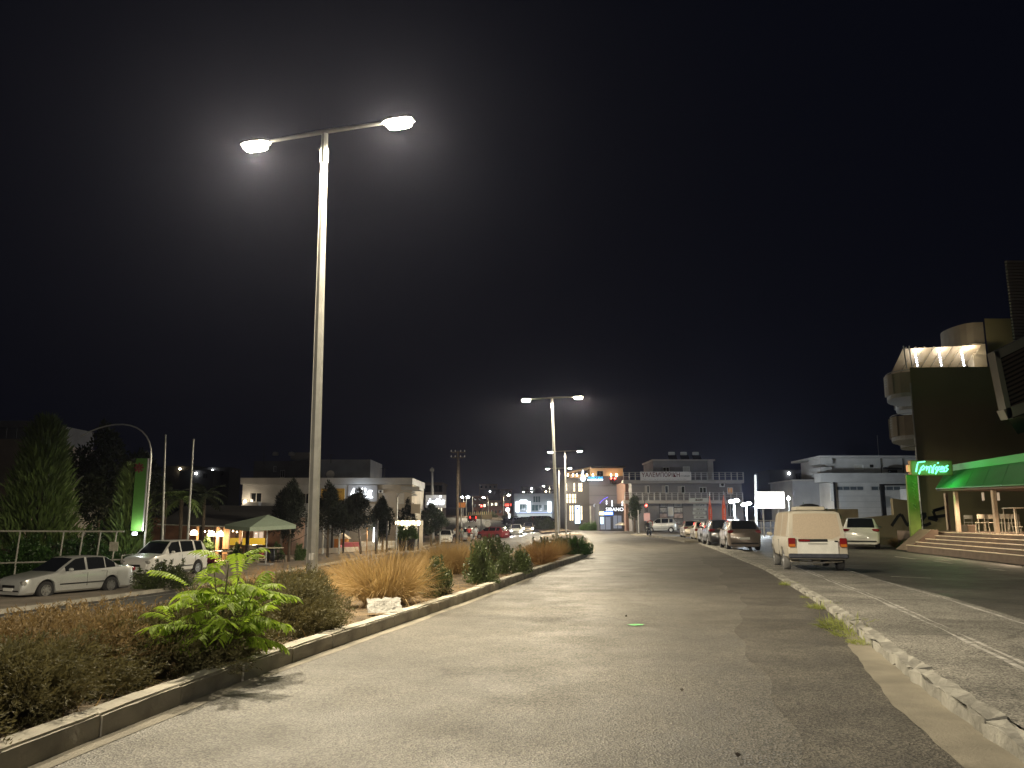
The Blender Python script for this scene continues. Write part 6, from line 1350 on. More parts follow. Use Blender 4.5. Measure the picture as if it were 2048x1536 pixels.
# ---- far showroom, flats and hillside
Ym = 190; gm = 1.2; r = px_rect(1028, 1108, 987, 1050, Ym); sr_ = Site("showroom", "far showroom front with bright white-lit columns and grey upper floor", "building", (r[0] + r[1]) / 2, Ym, gm)
hs = [px_rect(1039, 1056, 1009, 1020, Ym), px_rect(1063, 1084, 1009, 1022, Ym), px_rect(1066, 1081, 992, 1005, Ym), px_rect(1088, 1100, 1009, 1021, Ym)]
sr_.add(facade(r[0], r[1], gm - .5, r[3], Ym, Ym + 14, hs), "wall", mat("showroom_panel", (.34, .36, .36), .7, var=.15, vscale=.3)); 
for h in hs: window(sr_, h, Ym, M_ALU, mat("teal_glass", (.06, .10, .10), .2), mull=2)
for px in (1035, 1057.5, 1099):
    q = px_rect(px - 3.3, px + 3.3, 1003, 1024, Ym - .5); sr_.add(MB().b2(q[0], q[1], Ym - .5, Ym - .05, q[2], q[3]), "lit_column", emat("column_glow", (.86, .94, 1), 4.5))
q = px_rect(1040, 1054, 1000, 1006, Ym - .5); sr_.add(scribble(MB().b2(q[0], q[1], Ym - .3, Ym - .1, q[2], q[3]), q[0] + .1, q[1] - .1, q[2] + .1, .3, Ym - .35, 5, 1, .05), "name_sign", M_NEONW)
q = px_rect(1033, 1104, 1024, 1026.5, Ym - .6); sr_.add(MB().b2(q[0], q[1], Ym - 1.2, Ym - .51, q[2], q[3]), "canopy", emat("canopy_edge_glow", (.55, .65, .95), 1.2)); q = px_rect(1034, 1104, 1028, 1038, Ym - .1); sr_.add(MB().b2(q[0], q[1], Ym - .1, Ym - .02, q[2], q[3]), "shop_glazing", emat("shop_glazing_glow", (.75, .82, .8), .9))
sr_.lamp(pt(1050, 1020, Ym - 3), 300, (.85, .93, 1), .5); sr_.lamp(pt(1085, 1020, Ym - 3), 250, (.85, .93, 1), .5)
for k, (px, Y, c, lb) in enumerate(((1024, 172, P_BLK, "dark car parked at the near end before the showroom"), (1040, 172, P_GRY, "grey car parked before the showroom's first column"), (1058, 172, P_BLK, "black car parked before the showroom's middle column"), (1076, 172, P_RED, "dark red car parked before the showroom's wide window"), (1092, 172, P_BLK, "black car parked before the showroom's last column"))):
    p = at_depth(px, Y); vehicle("parked_car", lb, "car", 4.3, 1.75, 1.5, 'hatch', c, (p.x, Y, gzf(p.x, Y)), .2 + .1 * k, "cars parked before the showroom", trim=False)
q = px_rect(1010, 1024, 1007, 1012, 185); s = Site("shop_sign_post", "red and white lit shop signs on a post beside the showroom", "sign", (q[0] + q[1]) / 2, 185, 1.0); s.add(scribble(MB(), q[0], q[1], q[2], .5, 185, 5, 7, .06), "red_sign", emat("red_neon", (1, .08, .05), 6)); q = px_rect(1010, 1021, 1016, 1023, 185); s.add(MB().lathe([(.5, 0), (.5, -.1)], ((q[0] + q[1]) / 2, 185, (q[2] + q[3]) / 2), 12, 'Y'), "white_sign", M_NEONW); s.add(MB().b2(q[0] + .9, q[0] + 1.1, 184.9, 185.1, 1.0, q[3] + 1.2), "post", M_DARKM)
s.add(MB().b2(*px_rect(1017, 1020, 1026, 1038, 185)[:2], 184.7, 184.85, *px_rect(1017, 1020, 1027, 1037, 185)[2:]), "lit_panel", emat("tube_white", (.95, .98, 1), 6))
M_FLAT = mat("pink_flat_render", (.30, .19, .15), .9, var=.15, vscale=.2); M_FLATD = mat("dim_flat_render", (.16, .13, .12), .9)
for k, (a, b, t, Y, lb, m_) in enumerate(((945, 974, 993, 300, "far pinkish block of flats above the climbing car", M_FLAT), (972, 1004, 1002, 290, "lower far pinkish block with a long balcony", M_FLAT), (1003, 1022, 993, 280, "narrow far brick-coloured block behind the red sign", M_FLAT), (958, 994, 969, 380, "dim flats high on the hill", M_FLATD), (995, 1024, 979, 360, "dim house on the hill beside the high flats", M_FLATD), (560, 640, 945, 150, "dim house behind the long white building", M_FLATD), (850, 884, 968, 130, "dark house behind the concrete utility pole", M_FLATD))):
    r = px_rect(a, b, t, 1040, Y); g0 = gzf((r[0] + r[1]) / 2, Y) - .2; s = Site("far_building", lb, "building", (r[0] + r[1]) / 2, Y, g0); hs = []
    nx_, nz = max(2, int((b - a) / 8)), max(2, int((1032 - t) / 11))
    for i in range(nx_):
        for j in range(nz):
            cx_ = r[0] + (r[1] - r[0]) * (i + .5) / nx_; cz = g0 + (r[3] - g0) * (j + .55) / nz; hs.append((cx_ - .45, cx_ + .45, cz - .5, cz + .6))
    s.add(facade(r[0], r[1], g0, r[3], Y, Y + 9, hs), "wall", m_); s.add(MB().b2(r[0] - .2, r[1] + .2, Y - .2, Y + 9.2, r[3], r[3] + .25), "roof_slab", m_)
    for n_i, h in enumerate(hs): window(s, h, Y, M_DARKM, emat("far_lit_window", (1, .85, .6), 3) if (n_i * 7 + k * 3) % 11 == 5 else M_GLASSD, mull=0)
    if k < 3: spot("street_glow", (0, -9, 5.5), 1500, (1, .62, .38), .3, 160, .5, parent=s.o)
# parapet of the far bridge with lit posts
a, b = pt(935, 1030, 232), pt(984, 1029, 215); s = Site("bridge_parapet", "yellow-lit parapet with short posts above the climbing car", "parapet", (a.x + b.x) / 2, 224, gzf(a.x, 224) - .3)
M_PARA = mat("parapet_concrete", (.45, .38, .22), .8); s.add(MB().add([a - Vector((0, 0, 1.2)), b - Vector((0, 0, 1.2)), b, a] + [q + Vector((0, .4, 0)) for q in (a - Vector((0, 0, 1.2)), b - Vector((0, 0, 1.2)), b, a)], [(0, 1, 2, 3), (7, 6, 5, 4), (3, 2, 6, 7), (0, 3, 7, 4), (1, 5, 6, 2), (0, 4, 5, 1)]), "wall", M_PARA)
for k in range(12): q = a.lerp(b, (k + .5) / 12); s.add(MB().box(q + Vector((0, .2, .4)), (.22, .22, .8)), "parapet_post", M_PARA)
s.lamp(a.lerp(b, .5) + Vector((0, -5, 5)), 1400, WARM, .3)
# single-arm lamps of the climbing street
for k, (px, t, Y, side, lb) in enumerate(((927, 996, 255, 1, "far single-arm lamp at the start of the climbing street"), (932.5, 995, 262, -1, "far single-arm lamp, second along the climbing street"), (945, 994, 240, -1, "far bright single-arm lamp above the parapet"), (977, 996, 232, -1, "far single-arm lamp at the parapet's end"), (1007, 991, 215, 1, "far single-arm lamp in front of the brick-coloured block"))):
    b0 = at_depth(px, Y); tp = pt(px, t, Y); s = Site("far_street_lamp", lb, "street lamp", b0.x, Y, b0.z, "single-arm lamps of the climbing street"); s.add(MB().tube([b0, tp], [.12, .08], 6), "pole", M_STEEL)
    s.add(MB().tube([tp, tp + Vector((side * 1.2, 0, .15))], .05, 5), "arm", M_STEEL); s.add(MB().box(tp + Vector((side * 1.4, 0, .12)), (.7, .35, .22), bevel=.06), "lamp_head", M_LENS); spot("lamp_light", tp + Vector((side * 1.4, 0, -.15)) - s.o.location, 3200, WARM, .2, 160, .5, parent=s.o)
# houses with one lit lamp on the dark slope behind the palms
for k, (px, py, Y, lb) in enumerate(((361, 938, 200, "unlit hillside house with a warm porch lamp behind the palms"), (393, 947, 190, "unlit hillside house with a white porch lamp behind the second flagpole"), (426, 941, 195, "unlit hillside house with a small porch lamp left of the white building's roof"), (1577, 947, 170, "dark house with a white porch lamp behind the glowing hoarding"), (1063, 977, 330, "dark hillside house with a white porch lamp above the showroom"), (980, 983, 330, "dark hillside house with twin white lamps above the flats"), (1092, 983, 330, "dark hillside house with a reddish lamp above the showroom's end"))):
    p = pt(px, py, Y); g0 = gzf(p.x, Y) - .3; lb = lb.replace(" left of ", " beside "); s = Site("hillside_house", lb, "house", p.x, Y, g0); m_ = mat("unlit_wall", (.04, .04, .04), .9)
    s.add(facade(p.x - 4, p.x + 4, g0, p.z + .6, Y, Y + 8, [(p.x + 1.5, p.x + 2.6, p.z - 1.2, p.z)]), "wall", m_); window(s, (p.x + 1.5, p.x + 2.6, p.z - 1.2, p.z), Y, M_DARKM, M_GLASSD); s.add(MB().b2(p.x - 4.2, p.x + 4.2, Y - .2, Y + 8.2, p.z + .6, p.z + .8), "roof_slab", m_)
    s.add(MB().lathe([(.05, -.25), (.32, 0), (.05, .25)], (p.x, Y - .35, p.z), 10), "porch_lamp", M_BULBW if k in (0, 6) else emat("porch_white", (.95, .98, 1), 40))
# ------------------------------------------------------------------ café terrace and blocks on the service road
M_OLIVE = mat("olive_wall", (.31, .285, .15), .9, var=.12, vscale=.35, detail=8); M_CREAM = mat("cream_balcony", (.36, .32, .25), .85, var=.12, vscale=.7); M_WBALC = mat("white_balcony_soffit", (.46, .47, .48), .8, var=.08)
M_TERR = mat("terracotta_step", (.17, .125, .095), .8, var=.2, vscale=2.5, bump=.2, bscale=25); M_NOSE = mat("step_nosing", (.75, .64, .47), .6)
YW = 50.0
xl = pt(1833, 900, YW).x; zt = pt(1833, 735, YW).z
ol = Site("olive_block", "tall blank olive apartment block with rounded balconies at its edge", "building", xl + 9, YW, 0)
FX = Vector((xl * 14 / YW + .25, 14, 0)).normalized(); NX = Vector((-FX.y, FX.x, 0))
def ofp(t, d=0.0): v = Vector((xl, YW, 0)) + FX * t + NX * d; return (v.x, v.y)
ol.add(MB().slab([(xl, YW), (xl + 26, YW - 1.5), (xl + 30, YW + 14), ofp(15)], 0, zt), "wall", M_OLIVE)
x2 = pt(1975, 700, YW + 2).x; zt2 = pt(1975, 637, YW + 2).z; ol.add(MB().slab([(x2, YW + 2), (xl + 22, YW + 2), (xl + 26, YW + 10), (x2 * (YW + 10) / (YW + 2) + .2, YW + 10)], zt + .003, zt2), "stair_tower", M_OLIVE)
def balcony(zb, zh, y0, y1, d, m1, m2, nm="balcony"):
    """rounded balcony growing from the wall's street face"""
    out = []
    for k in range(13):
        t = math.pi * k / 12; out.append(ofp((y0 + y1) / 2 - YW - (y1 - y0) / 2 * math.cos(t), d * math.sin(t) ** .7))
    s_ = ol.add(MB().slab([ofp(y0 - YW)] + out[1:-1] + [ofp(y1 - YW)], zb, zb + .25), nm, m2)
    wall = MB()
    for k in range(12): a, b = out[k], out[k + 1]; wall.quad((a[0], a[1], zb + .25), (b[0], b[1], zb + .25), (b[0], b[1], zb + zh), (a[0], a[1], zb + zh))
    w = ol.add(wall, "balcony_parapet", m1, s_); w.modifiers.new("thick", 'SOLIDIFY').thickness = .12
    ol.add(MB().tube([(q[0], q[1], zb + zh + .12) for q in out], .025, 5), "handrail", M_STEEL, s_)
    sl = MB()
    for j in range(4):
        a, b = out[8], out[9]; sl.box(((out[3][0] + out[4][0]) / 2 - .09, (out[3][1] + out[4][1]) / 2, zb + zh * .55 + j * .16), (.06, .5, .06))
    ol.add(sl, "vent_slats", M_WBALC, s_)
for py0, py1, y0, y1, d in ((796, 748, YW + .1, YW + 5.2, 1.55), (880, 833, YW + .1, YW + 5.0, 1.45)):
    za, zb_ = pt(1790, py0, YW + 1).z, pt(1790, py1, YW + 1).z; balcony(za, zb_ - za, y0, y1, d, M_CREAM, M_WBALC)
for py0, py1, y0, y1, d in ((822, 800, YW + 5.4, YW + 9, 1.2), (896, 882, YW + 5.4, YW + 9, 1.1)):
    za, zb_ = pt(1800, py0, YW + 6).z, pt(1800, py1, YW + 6).z; balcony(za, zb_ - za, y0, y1, d, M_WBALC, M_WBALC)
za = pt(1930, 690, YW + 3).z; zz = pt(1930, 650, YW + 3).z; xq = pt(1915, 660, YW + 3).x
ol.add(MB().slab([(x2, YW + 2.2)] + [(x2 - (x2 - xq) * math.sin(math.pi * k / 10) ** .6, YW + 4.2 - 2 * math.cos(math.pi * k / 10)) for k in range(1, 10)] + [(x2, YW + 6.2)], za, zz), "roof_balcony", M_CREAM)
# roof pergola with light strips
pg_ = MB(); a = pt(1815, 703, YW + .3); b = pt(1968, 690, YW + .3); h0 = zt + .02
aw = px_rect(1818, 1962, 690, 733, YW + .5); ol.add(MB().quad((aw[0], YW + 3.0, zt + .15), (aw[1], YW + 3.0, zt + .15), (aw[1], YW + .5, aw[3]), (aw[0] - .3, YW + .5, aw[3] - .25)), "pergola_awning", mat("pergola_canvas", (.62, .52, .40), .8))
for k in range(9):
    xk = aw[0] + (aw[1] - aw[0]) * k / 8; ol.add(MB().tube([(xk, YW + 2.9, zt + .2), (xk - .1, YW + .45, aw[3] - .12)], .03, 5), "pergola_rib", M_CREAM)
for px in (1828, 1876, 1921):
    p0 = pt(px, 705, YW + .6); p1 = pt(px + 5, 731, YW + 1.6); st = ol.add(MB().tube([p0, p1], .015, 4), "light_strip", M_DARKM)
    for k in range(6): q = p0.lerp(p1, k / 5); ol.add(MB().lathe([(.02, -.06), (.06, 0), (.02, .06)], q + Vector((0, -.12, 0)), 8), "strip_lamp", emat("strip_white", (.85, .9, 1), 22), st)
    ol.lamp(p0.lerp(p1, .5) + Vector((0, -.6, .3)), 45, (1, .86, .66), .2)
for xk in (aw[0] - .25, aw[0] + .1): ol.add(MB().tube([(xk, YW + .3, zt), (xk - .1, YW + .3, aw[3] - .1)], .04, 6), "pergola_post", M_WBALC)
q = px_rect(1952, 1974, 686, 730, YW + 1); ol.add(MB().b2(q[0], q[1], YW + 1.2, YW + 1.9, zt + .01, q[3]), "lit_alcove", M_CREAM); ol.lamp((q[0] - .4, YW + .6, q[3] - .3), 110, (1, .82, .55), .15)
ol.add(MB().tube([(xl - .06, YW - .06, 0), (xl - .06, YW - .06, zt - 1)], .05, 6), "downpipe", M_STEEL)
# painted scrawl on the wall
def scrawl(pts, y, w=.11): return [pt(px, py, y) for px, py in pts]
for st in ([(1783, 1052), (1797, 1031), (1803, 1029), (1812, 1046), (1817, 1052), (1822, 1038)], [(1838, 1036), (1848, 1026), (1852, 1030), (1838, 1048), (1850, 1051), (1862, 1046)], [(1866, 1022), (1895, 1013), (1866, 1022), (1874, 1041), (1856, 1036), (1895, 1030)], [(1920, 1013), (1935, 1007), (1950, 1016), (1962, 1012), (1972, 1016)], [(1968, 1026), (1980, 1014), (1998, 1018), (2012, 1012), (2030, 1014)]):
    P3 = scrawl(st, YW - .10); gm_ = MB()
    for i in range(len(P3) - 1):
        d = (P3[i + 1] - P3[i]); nn = Vector((-d.z, 0, d.x)).normalized() * .09; gm_.add([P3[i] - nn, P3[i + 1] - nn, P3[i + 1] + nn, P3[i] + nn], [(0, 1, 2, 3)])
    ol.add(gm_, 'graffiti_stroke', mat('black_spray', (.012, .012, .012), .8))

# boundary wall stepping down from the block
w0 = px_rect(1560, 1835, 1036, 1110, YW - .5); bw = Site("boundary_wall", "stepped olive-brown boundary wall behind the white crossover", "wall", xl - 4, YW + .2, 0); M_BW = mat("brown_boundary", (.24, .20, .125), .9, var=.15, vscale=.5)
zA = pt(1700, 1037, YW).z; zB = pt(1790, 1030, YW).z; zC = pt(1790, 997, YW).z; zD = pt(1832, 1003, YW).z; xA = pt(1560, 1040, YW).x; xB = pt(1786, 1000, YW).x
bw.add(MB().prism([(xA, 0), (xB, 0), (xB, zB), (pt(1705, 1037, YW).x, zA), (xA, zA - .05)], YW + .05, YW + .35), "low_wall", M_BW); bw.add(MB().prism([(xB + .003, 0), (xl - .005, 0), (xl - .005, zD), (xB + .003, zC)], YW + .04, YW + .36), "high_wall", M_BW)
zE = pt(1640, 1018, YW + 8).z; tag(MB().b2(pt(1600, 1018, YW + 8).x, xl - .5, YW + 8, YW + 8.4, 0, zE).build("garden_wall", M_BW), "dark garden wall between the boundary wall and the white house", "wall")
for k, (px, Y, s, lb) in enumerate(((1650, 57, 1.2, "low flowering bush on the wall top behind the van"), (1668, 57.5, 1.3, "low flowering bush on the wall top beside the first one"), (1626, 58, 1.6, "dark garden bush behind the van's roof box"), (1705, 54, 1.0, "dark creeping plant over the boundary wall"))):
    p = at_depth(px, Y); o = empty("garden_bush", (p.x, Y, 0), k, lb, "bush", "garden bushes by the boundary wall"); o.scale = (s * 1.4, s, s * 2.0); part("foliage", SH[3 if k < 2 else 2], o); part("stems", SST, o)
p = at_depth(1795, 46); o = empty("dry_bush", (p.x, 46, 0), 1, "dry brown weeds at the foot of the graffiti wall", "bush"); o.scale = (1.3, .9, .8); part("blades", TUF[3], o)
p = at_depth(1812, 43); o = empty("weed_bush", (p.x, 43, 0), 1, "small green weed beside the end of the steps", "bush"); o.scale = (.7, .7, .6); part("foliage", SH[2], o)
# ---- terrace steps
A = Vector((*G(1815, 1101, .05), 0)); B = Vector((*G(2048, 1127, .05), 0)); T = (B - A).normalized(); N = Vector((-T.y, T.x, 0))
if N.x < 0: N = -N
st = empty("terrace_steps", A, 0, "broad terracotta steps with pale nosings up to the café terrace", "steps"); rz_ = math.atan2(T.y, T.x); z0 = .30; LEN = 24
for k in range(5):
    zt_ = z0 + .155 * k; dep = .34; a0 = T * (.30 * k) + N * (dep * k); Lk = LEN - .3 * k; c = T * (.30 * k + Lk / 2) + N * (dep * k + 3)
    MB().box((c.x, c.y, zt_ / 2), (Lk, 6, zt_), rz=rz_).build("step", M_TERR, st)
    c = T * (.30 * k + Lk / 2) + N * (dep * k + .012); MB().box((c.x, c.y, zt_ + .008), (Lk, .10, .03), rz=rz_).build("nosing", M_NOSE, st)
zdk = z0 + .155 * 4
dk = empty("terrace_deck", A + T * -6 + N * 1.75, 0, "raised tiled café terrace floor behind the steps", "terrace")
def dkp(t, n, z): v = A + T * t + N * n; return Vector((v.x, v.y, z))
rl = dk.location
mb = MB(); c = dkp(9, 9.2, zdk / 2) - rl; mb.box(c, (32, 15.0, zdk - .01), rz=rz_); mb.build("floor_slab", M_TERR, dk)
# sloping side cheek
q0, q1, q2_, q3_ = dkp(-.2, -.1, .12), dkp(-3.2, 1.2, zdk + .25), dkp(1.6, 1.4, zdk + .25), dkp(.8, .6, .35)
ck = empty("ramp_cheek", A, 0, "sloping terracotta ramp cheek at the end of the steps", "ramp"); P4 = [dkp(-.1, 0, .05), dkp(-.1, 1.5, .05), dkp(-.1, 1.5, zdk + .12), dkp(-.1, 1.2, zdk + .12), dkp(-1.8, 0, .05), dkp(-1.8, 1.5, .05), dkp(-1.8, 1.5, zdk + .12), dkp(-1.8, 1.2, zdk + .12)]
MB().add([p - A for p in P4], [(0, 1, 2, 3), (7, 6, 5, 4), (0, 3, 7, 4), (3, 2, 6, 7), (1, 5, 6, 2), (0, 4, 5, 1)]).build("cheek", M_TERR, ck)
# ---- columns, awning, lamps
def on_deck(px, n):
    """place on the terrace, n metres in from the step line, under pixel column px"""
    lo, hi = -12.0, 24.0
    for _ in range(40):
        m = (lo + hi) / 2; v = dkp(m, n, zdk); depth = v.y * math.cos(PITCH) + (v.z - CAMH) * math.sin(PITCH); x = CX + F * v.x / depth
        if x < px: lo = m
        else: hi = m
    return dkp(m, n, zdk)
M_COL = mat("cream_column", (.58, .46, .34), .7, var=.08)
zaw = 3.05
aw_ = empty("cafe_awning", dkp(0, 2, zdk), 0, "long green metal awning with a lit fascia over the café terrace", "awning"); rl = aw_.location
M_GAW = mat("green_awning_metal", (.035, .20, .05), .5, var=.1, vscale=1); M_GF = mat("green_fascia", (.10, .42, .14), .5)
p_fl = on_deck(1879, 2.2); p_ft = on_deck(1903, 3.6)
tl = (p_fl - A).dot(T); tt = (p_ft - A).dot(T)
zl_ = pt(1879, 978, p_fl.y).z; zu = pt(1903, 944, p_ft.y).z; zf2 = pt(1903, 932, p_ft.y).z
n = 14; LA = 26
for k in range(n):
    ta, tb = k * LA / n, (k + 1) * LA / n - .03
    sl = -.022
    v = [dkp(tl + ta, 2.2, zl_ + sl * ta), dkp(tl + tb, 2.2, zl_ + sl * tb), dkp(tt + tb, 3.6, zu + sl * .4 * tb), dkp(tt + ta, 3.6, zu + sl * .4 * ta)]; w = [q + Vector((0, 0, .05)) for q in v]
    MB().add([q - rl for q in v + w], [(3, 2, 1, 0), (4, 5, 6, 7), (0, 1, 5, 4), (1, 2, 6, 5), (2, 3, 7, 6), (3, 0, 4, 7)]).build("awning_panel", M_GAW, aw_)
v = [dkp(tt, 3.55, zu), dkp(tt + LA, 3.55, zu - .2), dkp(tt + LA, 3.55, zf2 + .1 - .2), dkp(tt, 3.55, zf2)]; w = [q + N * .12 for q in v]
MB().add([q - rl for q in v + w], [(0, 1, 2, 3), (7, 6, 5, 4), (0, 4, 5, 1), (1, 5, 6, 2), (2, 6, 7, 3), (3, 7, 4, 0)]).build("fascia", M_GF, aw_)
v = [dkp(tl, 2.25, zl_ - .1), dkp(tl + LA, 2.25, zl_ - .1 - .55), dkp(tl + LA, 9, zl_ - .1 - .5), dkp(tt, 9, zl_ - .1)]; w = [q + Vector((0, 0, .06)) for q in v]
MB().add([q - rl for q in v + w], [(3, 2, 1, 0), (4, 5, 6, 7), (0, 1, 5, 4), (1, 2, 6, 5), (2, 3, 7, 6), (3, 0, 4, 7)]).build("soffit", mat("brown_soffit", (.14, .10, .075), .8), aw_)
for k, (px, nn, lb) in enumerate(((1898, 4.6, "slim pale terrace column near the sign pole, set back"), (1918, 2.5, "pale terrace column beside the end of the steps"), (1995, 2.5, "thick pale terrace column among the chairs"))):
    p = on_deck(px, nn); tcol = (p - A).dot(T) - tl; tag(MB().box((0, 0, (zl_ - .02 * tcol - .15 - zdk) / 2), (.17, .17, zl_ - .02 * tcol - .15 - zdk), bevel=.015).build("terrace_column", M_COL), lb, "column", "columns of the café terrace").location = p
for k, (px, lb) in enumerate(((1973, "hanging tube lamp beside the thick column, towards the sign pole"), (2004, "hanging tube lamp just past the thick column"))):
    p = on_deck(px, 4.2); z1 = pt(px, 985, p.y).z; z0_ = pt(px, 1001, p.y).z; s = Site("hanging_lamp", lb, "lamp", p.x, p.y, z0_, "tube lamps over the terrace"); s.add(MB().lathe([(.05, 0), (.055, .02), (.055, z1 - z0_ - .02), (.04, z1 - z0_)], (p.x, p.y, z0_), 12), "shade", mat("lamp_tube", (.6, .5, .4), .5, emit=(1, .75, .5), estr=.5)); s.add(MB().tube([(p.x, p.y, z1), (p.x, p.y, zl_ - .3)], .008, 4), "cable", M_BLACK); spot("lamp_light", (0, 0, -.02), 260, (1, .72, .45), .05, 150, .6, parent=s.o)
spot("terrace_downlight", dkp(tl + 9, 1.9, zl_ - .5) - rl, 900, (1, .74, .48), .12, 160, .6, parent=aw_); spot("terrace_downlight", dkp(tl + 3, 1.9, zl_ - .3) - rl, 500, (1, .74, .48), .12, 160, .6, parent=aw_)
# chairs and bar table
CG = "pale café chairs on the terrace"
for k, (px, nn, rz, lb) in enumerate(((1942, 5.2, 2.2, "pale terrace chair set farthest in, against the graffiti wall"), (1966, 3.2, 2.9, "pale terrace chair beside the thick column, back to the steps"), (1980, 4.4, 2.7, "pale terrace chair half hidden behind the thick column"), (2011, 2.9, 3.0, "pale terrace chair just past the thick column, back to the steps"), (2031, 4.2, 2.5, "pale terrace chair behind the high table"))):
    p = on_deck(px, nn); make_chair(lb, p.x, p.y, zdk, rz, M_PALEC, CG, back=.84)
p = on_deck(2035, 3.0); s = Site("high_table", "pale high bar table at the edge of the terrace chairs", "table", p.x, p.y, zdk); s.add(MB().box((p.x, p.y, zdk + 1.08), (1.1, .6, .04), rz=rz_, bevel=.01), "table_top", M_PALEC)
for i in (-1, 1):
    for j in (-1, 1): q = p + T * i * .5 + N * j * .25; s.add(MB().tube([(q.x, q.y, zdk), (q.x, q.y, zdk + 1.06)], .022, 6), "leg", M_PALEC)
s.add(MB().tube([tuple(p + T * -.5 + Vector((0, 0, .3))), tuple(p + T * .5 + Vector((0, 0, .3)))], .018, 6), "foot_bar", M_PALEC)
p = on_deck(1932, 3.6); tag(MB().box((0, 0, .17), (1.6, .4, .34), rz=rz_, bevel=.02).build("planter_box", M_TERR), "low terracotta planter box between the two slim columns", "planter").location = p
# back wall of the shop and the slatted storey above it
Yl = 33; q = px_rect(1992, 2200, 705, 838, Yl); lv = Site("slatted_storey", "overhanging upper storey clad with brown slats and a pale frame", "building", q[1], Yl, 0)
fr = [pt(1988, 703, Yl), pt(2120, 640, Yl), pt(2120, 800, Yl), pt(2016, 838, Yl)]; M_PFR = mat("pale_cladding", (.48, .47, .42), .7)
def beam(b, p, r_, w, d=.5): dd = (r_ - p); nn = Vector((-dd.z, 0, dd.x)).normalized() * w; b.add([p, r_, r_ + nn, p + nn] + [v + Vector((0, d, 0)) for v in (p, r_, r_ + nn, p + nn)], [(0, 1, 2, 3), (7, 6, 5, 4), (0, 4, 5, 1), (1, 5, 6, 2), (2, 6, 7, 3), (3, 7, 4, 0)]); return b
lv.add(beam(MB(), fr[0], fr[1], -.36), "frame_top", M_PFR); lv.add(beam(MB(), fr[3], fr[0], -.22), "frame_side", M_PFR); lv.add(beam(MB(), fr[3], fr[2], .42), "frame_base", M_PFR)
M_SLATB = mat("brown_slat", (.22, .16, .13), .7, var=.1)
for k in range(16):
    f = (k + .5) / 16; a_ = fr[0].lerp(fr[3], f) + Vector((.25, .12, 0)); b_ = fr[1].lerp(fr[2], f) + Vector((0, .12, 0)); lv.add(beam(MB(), a_, b_, .09, .1), "slat", M_SLATB)
lv.add(MB().add([v + Vector((.2, .3, 0)) for v in fr] + [v + Vector((.4 + v.x * 6 / Yl, 6, 0)) for v in fr], [(0, 1, 2, 3), (7, 6, 5, 4), (0, 4, 5, 1), (1, 5, 6, 2), (2, 6, 7, 3), (3, 7, 4, 0)]), "wall", mat("slat_backing", (.06, .05, .045), .9))
q = px_rect(2029, 2200, 520, 660, Yl + 4); lv.add(MB().slab([(q[0], Yl + 4.2), (q[1], Yl + 4.2), (q[1] + 4, Yl + 10), (q[0] * (Yl + 10) / (Yl + 4.2) + .2, Yl + 10)], q[2] - .6, q[3]), "upper_wall", MATS["slat_backing"])
for k in range(26): z = q[2] - .6 + (q[3] - q[2] + .6) * (k + .3) / 26; lv.add(MB().b2(q[0], q[1], Yl + 4.05, Yl + 4.19, z, z + .10), "slat", mat("pale_slat", (.34, .31, .28), .7))
# ---- sign pole with green neon script
pS = at_depth(1828, 41); Ysn = 41.0; zb0 = pt(1828, 1075, Ysn).z; sg = Site("sign_pole", "green pole carrying a wooden board with glowing green script", "sign", pS.x, Ysn, 0)
a = px_rect(1821, 1834, 950, 1072, Ysn); sg.add(MB().b2(a[0] + .02, a[1] - .02, Ysn - .05, Ysn + .10, 0, a[3]), "pole", mat("green_pole", (.16, .24, .05), .6, var=.25, vscale=2))
q = px_rect(1820, 1902, 921, 951, Ysn); sg.add(MB().box(((q[0] + q[1]) / 2, Ysn + .02, (q[2] + q[3]) / 2), (q[1] - q[0], .28, q[3] - q[2]), bevel=.04), "board", mat("wood_board", (.42, .27, .14), .6, var=.15, vscale=2)); sg.add(MB().b2(q[0] - .12, q[0] - .005, Ysn - .1, Ysn + .1, (q[2] + q[3]) / 2 - .2, (q[2] + q[3]) / 2 + .14), "side_lamp", mat("side_lamp_amber", (.6, .3, .15), .5, emit=(1, .5, .2), estr=.6))
def S2(pts): return [pt(px, py, Ysn - .24) for px, py in pts]
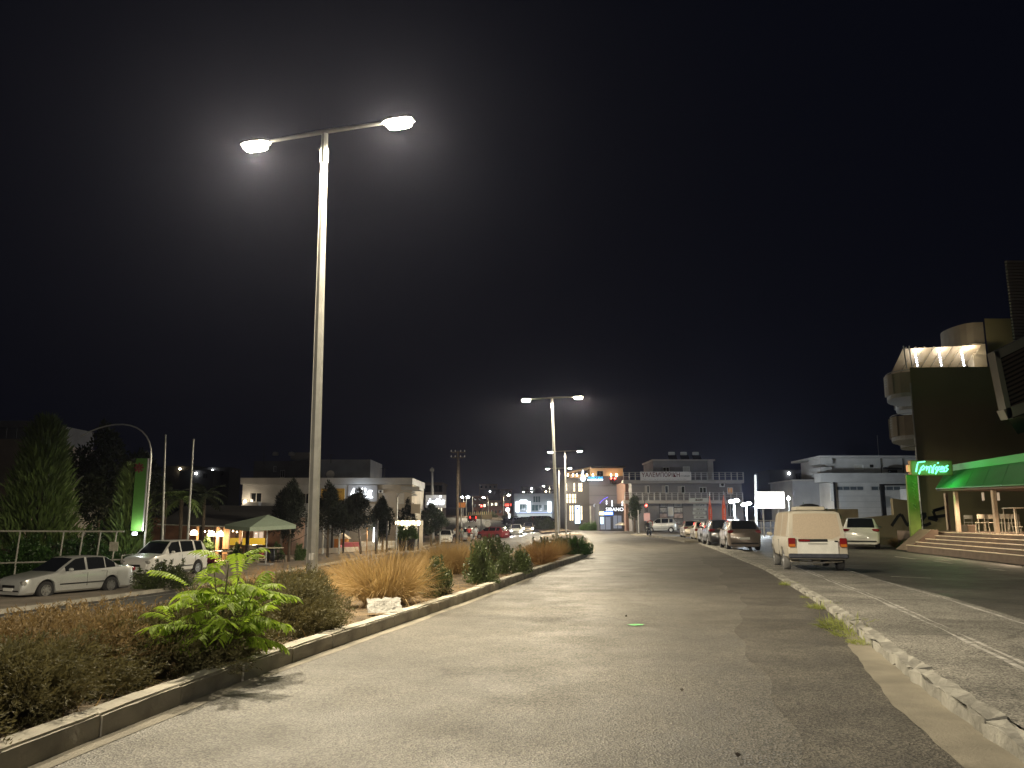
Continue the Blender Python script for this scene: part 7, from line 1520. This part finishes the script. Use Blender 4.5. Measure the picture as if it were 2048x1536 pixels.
strokes = [[(1832, 944), (1834, 932), (1836, 925), (1850, 923)], [(1838, 948), (1843, 935), (1847, 931), (1850, 934), (1847, 939), (1842, 940)], [(1853, 932), (1853, 941), (1856, 933), (1859, 933), (1858, 946)], [(1861, 931), (1865, 938), (1870, 929), (1865, 938), (1863, 946), (1866, 946), (1866, 938)], [(1873, 934), (1870, 938), (1873, 941), (1877, 937), (1873, 933)], [(1875, 927), (1877, 925)], [(1871, 948), (1876, 938), (1879, 933), (1883, 934), (1881, 939), (1876, 940)], [(1884, 932), (1884, 940), (1887, 933), (1889, 934), (1888, 944)], [(1896, 931), (1892, 933), (1893, 936), (1896, 938), (1892, 943), (1880, 943)]]
for k, st_ in enumerate(strokes): sg.add(MB().tube(S2(st_), .035, 6), "script_stroke", emat("green_neon", (.16, 1.0, .50), 3.2))
sg.lamp(pt(1866, 938, Ysn - .6), 1.0, (.12, 1, .3), .2); bulb('sign_spill', dkp(tl + 1.9, 1.75, zl_ + .6) - rl, 75, (.04, 1, .10), .1, aw_)
pm_ = MB()
for k, (px, py) in enumerate(((1828, 968), (1827, 980), (1829, 992), (1829, 1012))):
    v = pt(px, py, Ysn - .07); pm_.tube([v + Vector((-.08, 0, .12)), v + Vector((.08, 0, .05)), v + Vector((-.05, 0, -.05)), v + Vector((.06, 0, -.14))], .012, 4)
sg.add(pm_, "vertical_print", mat("pale_green_print", (.45, .55, .25), .6))

# ------------------------------------------------------------------ thin mist added to give the lamps halos in place of lens glare
hz = MB().b2(-760, 760, -90, 1560, -4, 60).build("added_haze", mat("added_haze_air", (1, 1, 1)))
hm = MATS["added_haze_air"].node_tree; hm.nodes.clear(); ho = hm.nodes.new("ShaderNodeOutputMaterial"); hv = hm.nodes.new("ShaderNodeVolumePrincipled")
hv.inputs["Density"].default_value = 0.00022; hv.inputs["Anisotropy"].default_value = 0.80; hv.inputs["Color"].default_value = (.66, .70, 1.0, 1)
hm.links.new(hv.outputs[0], ho.inputs["Volume"]); tag(hz, "thin mist added to give the street lamps halos", "added_haze", kind='stuff')
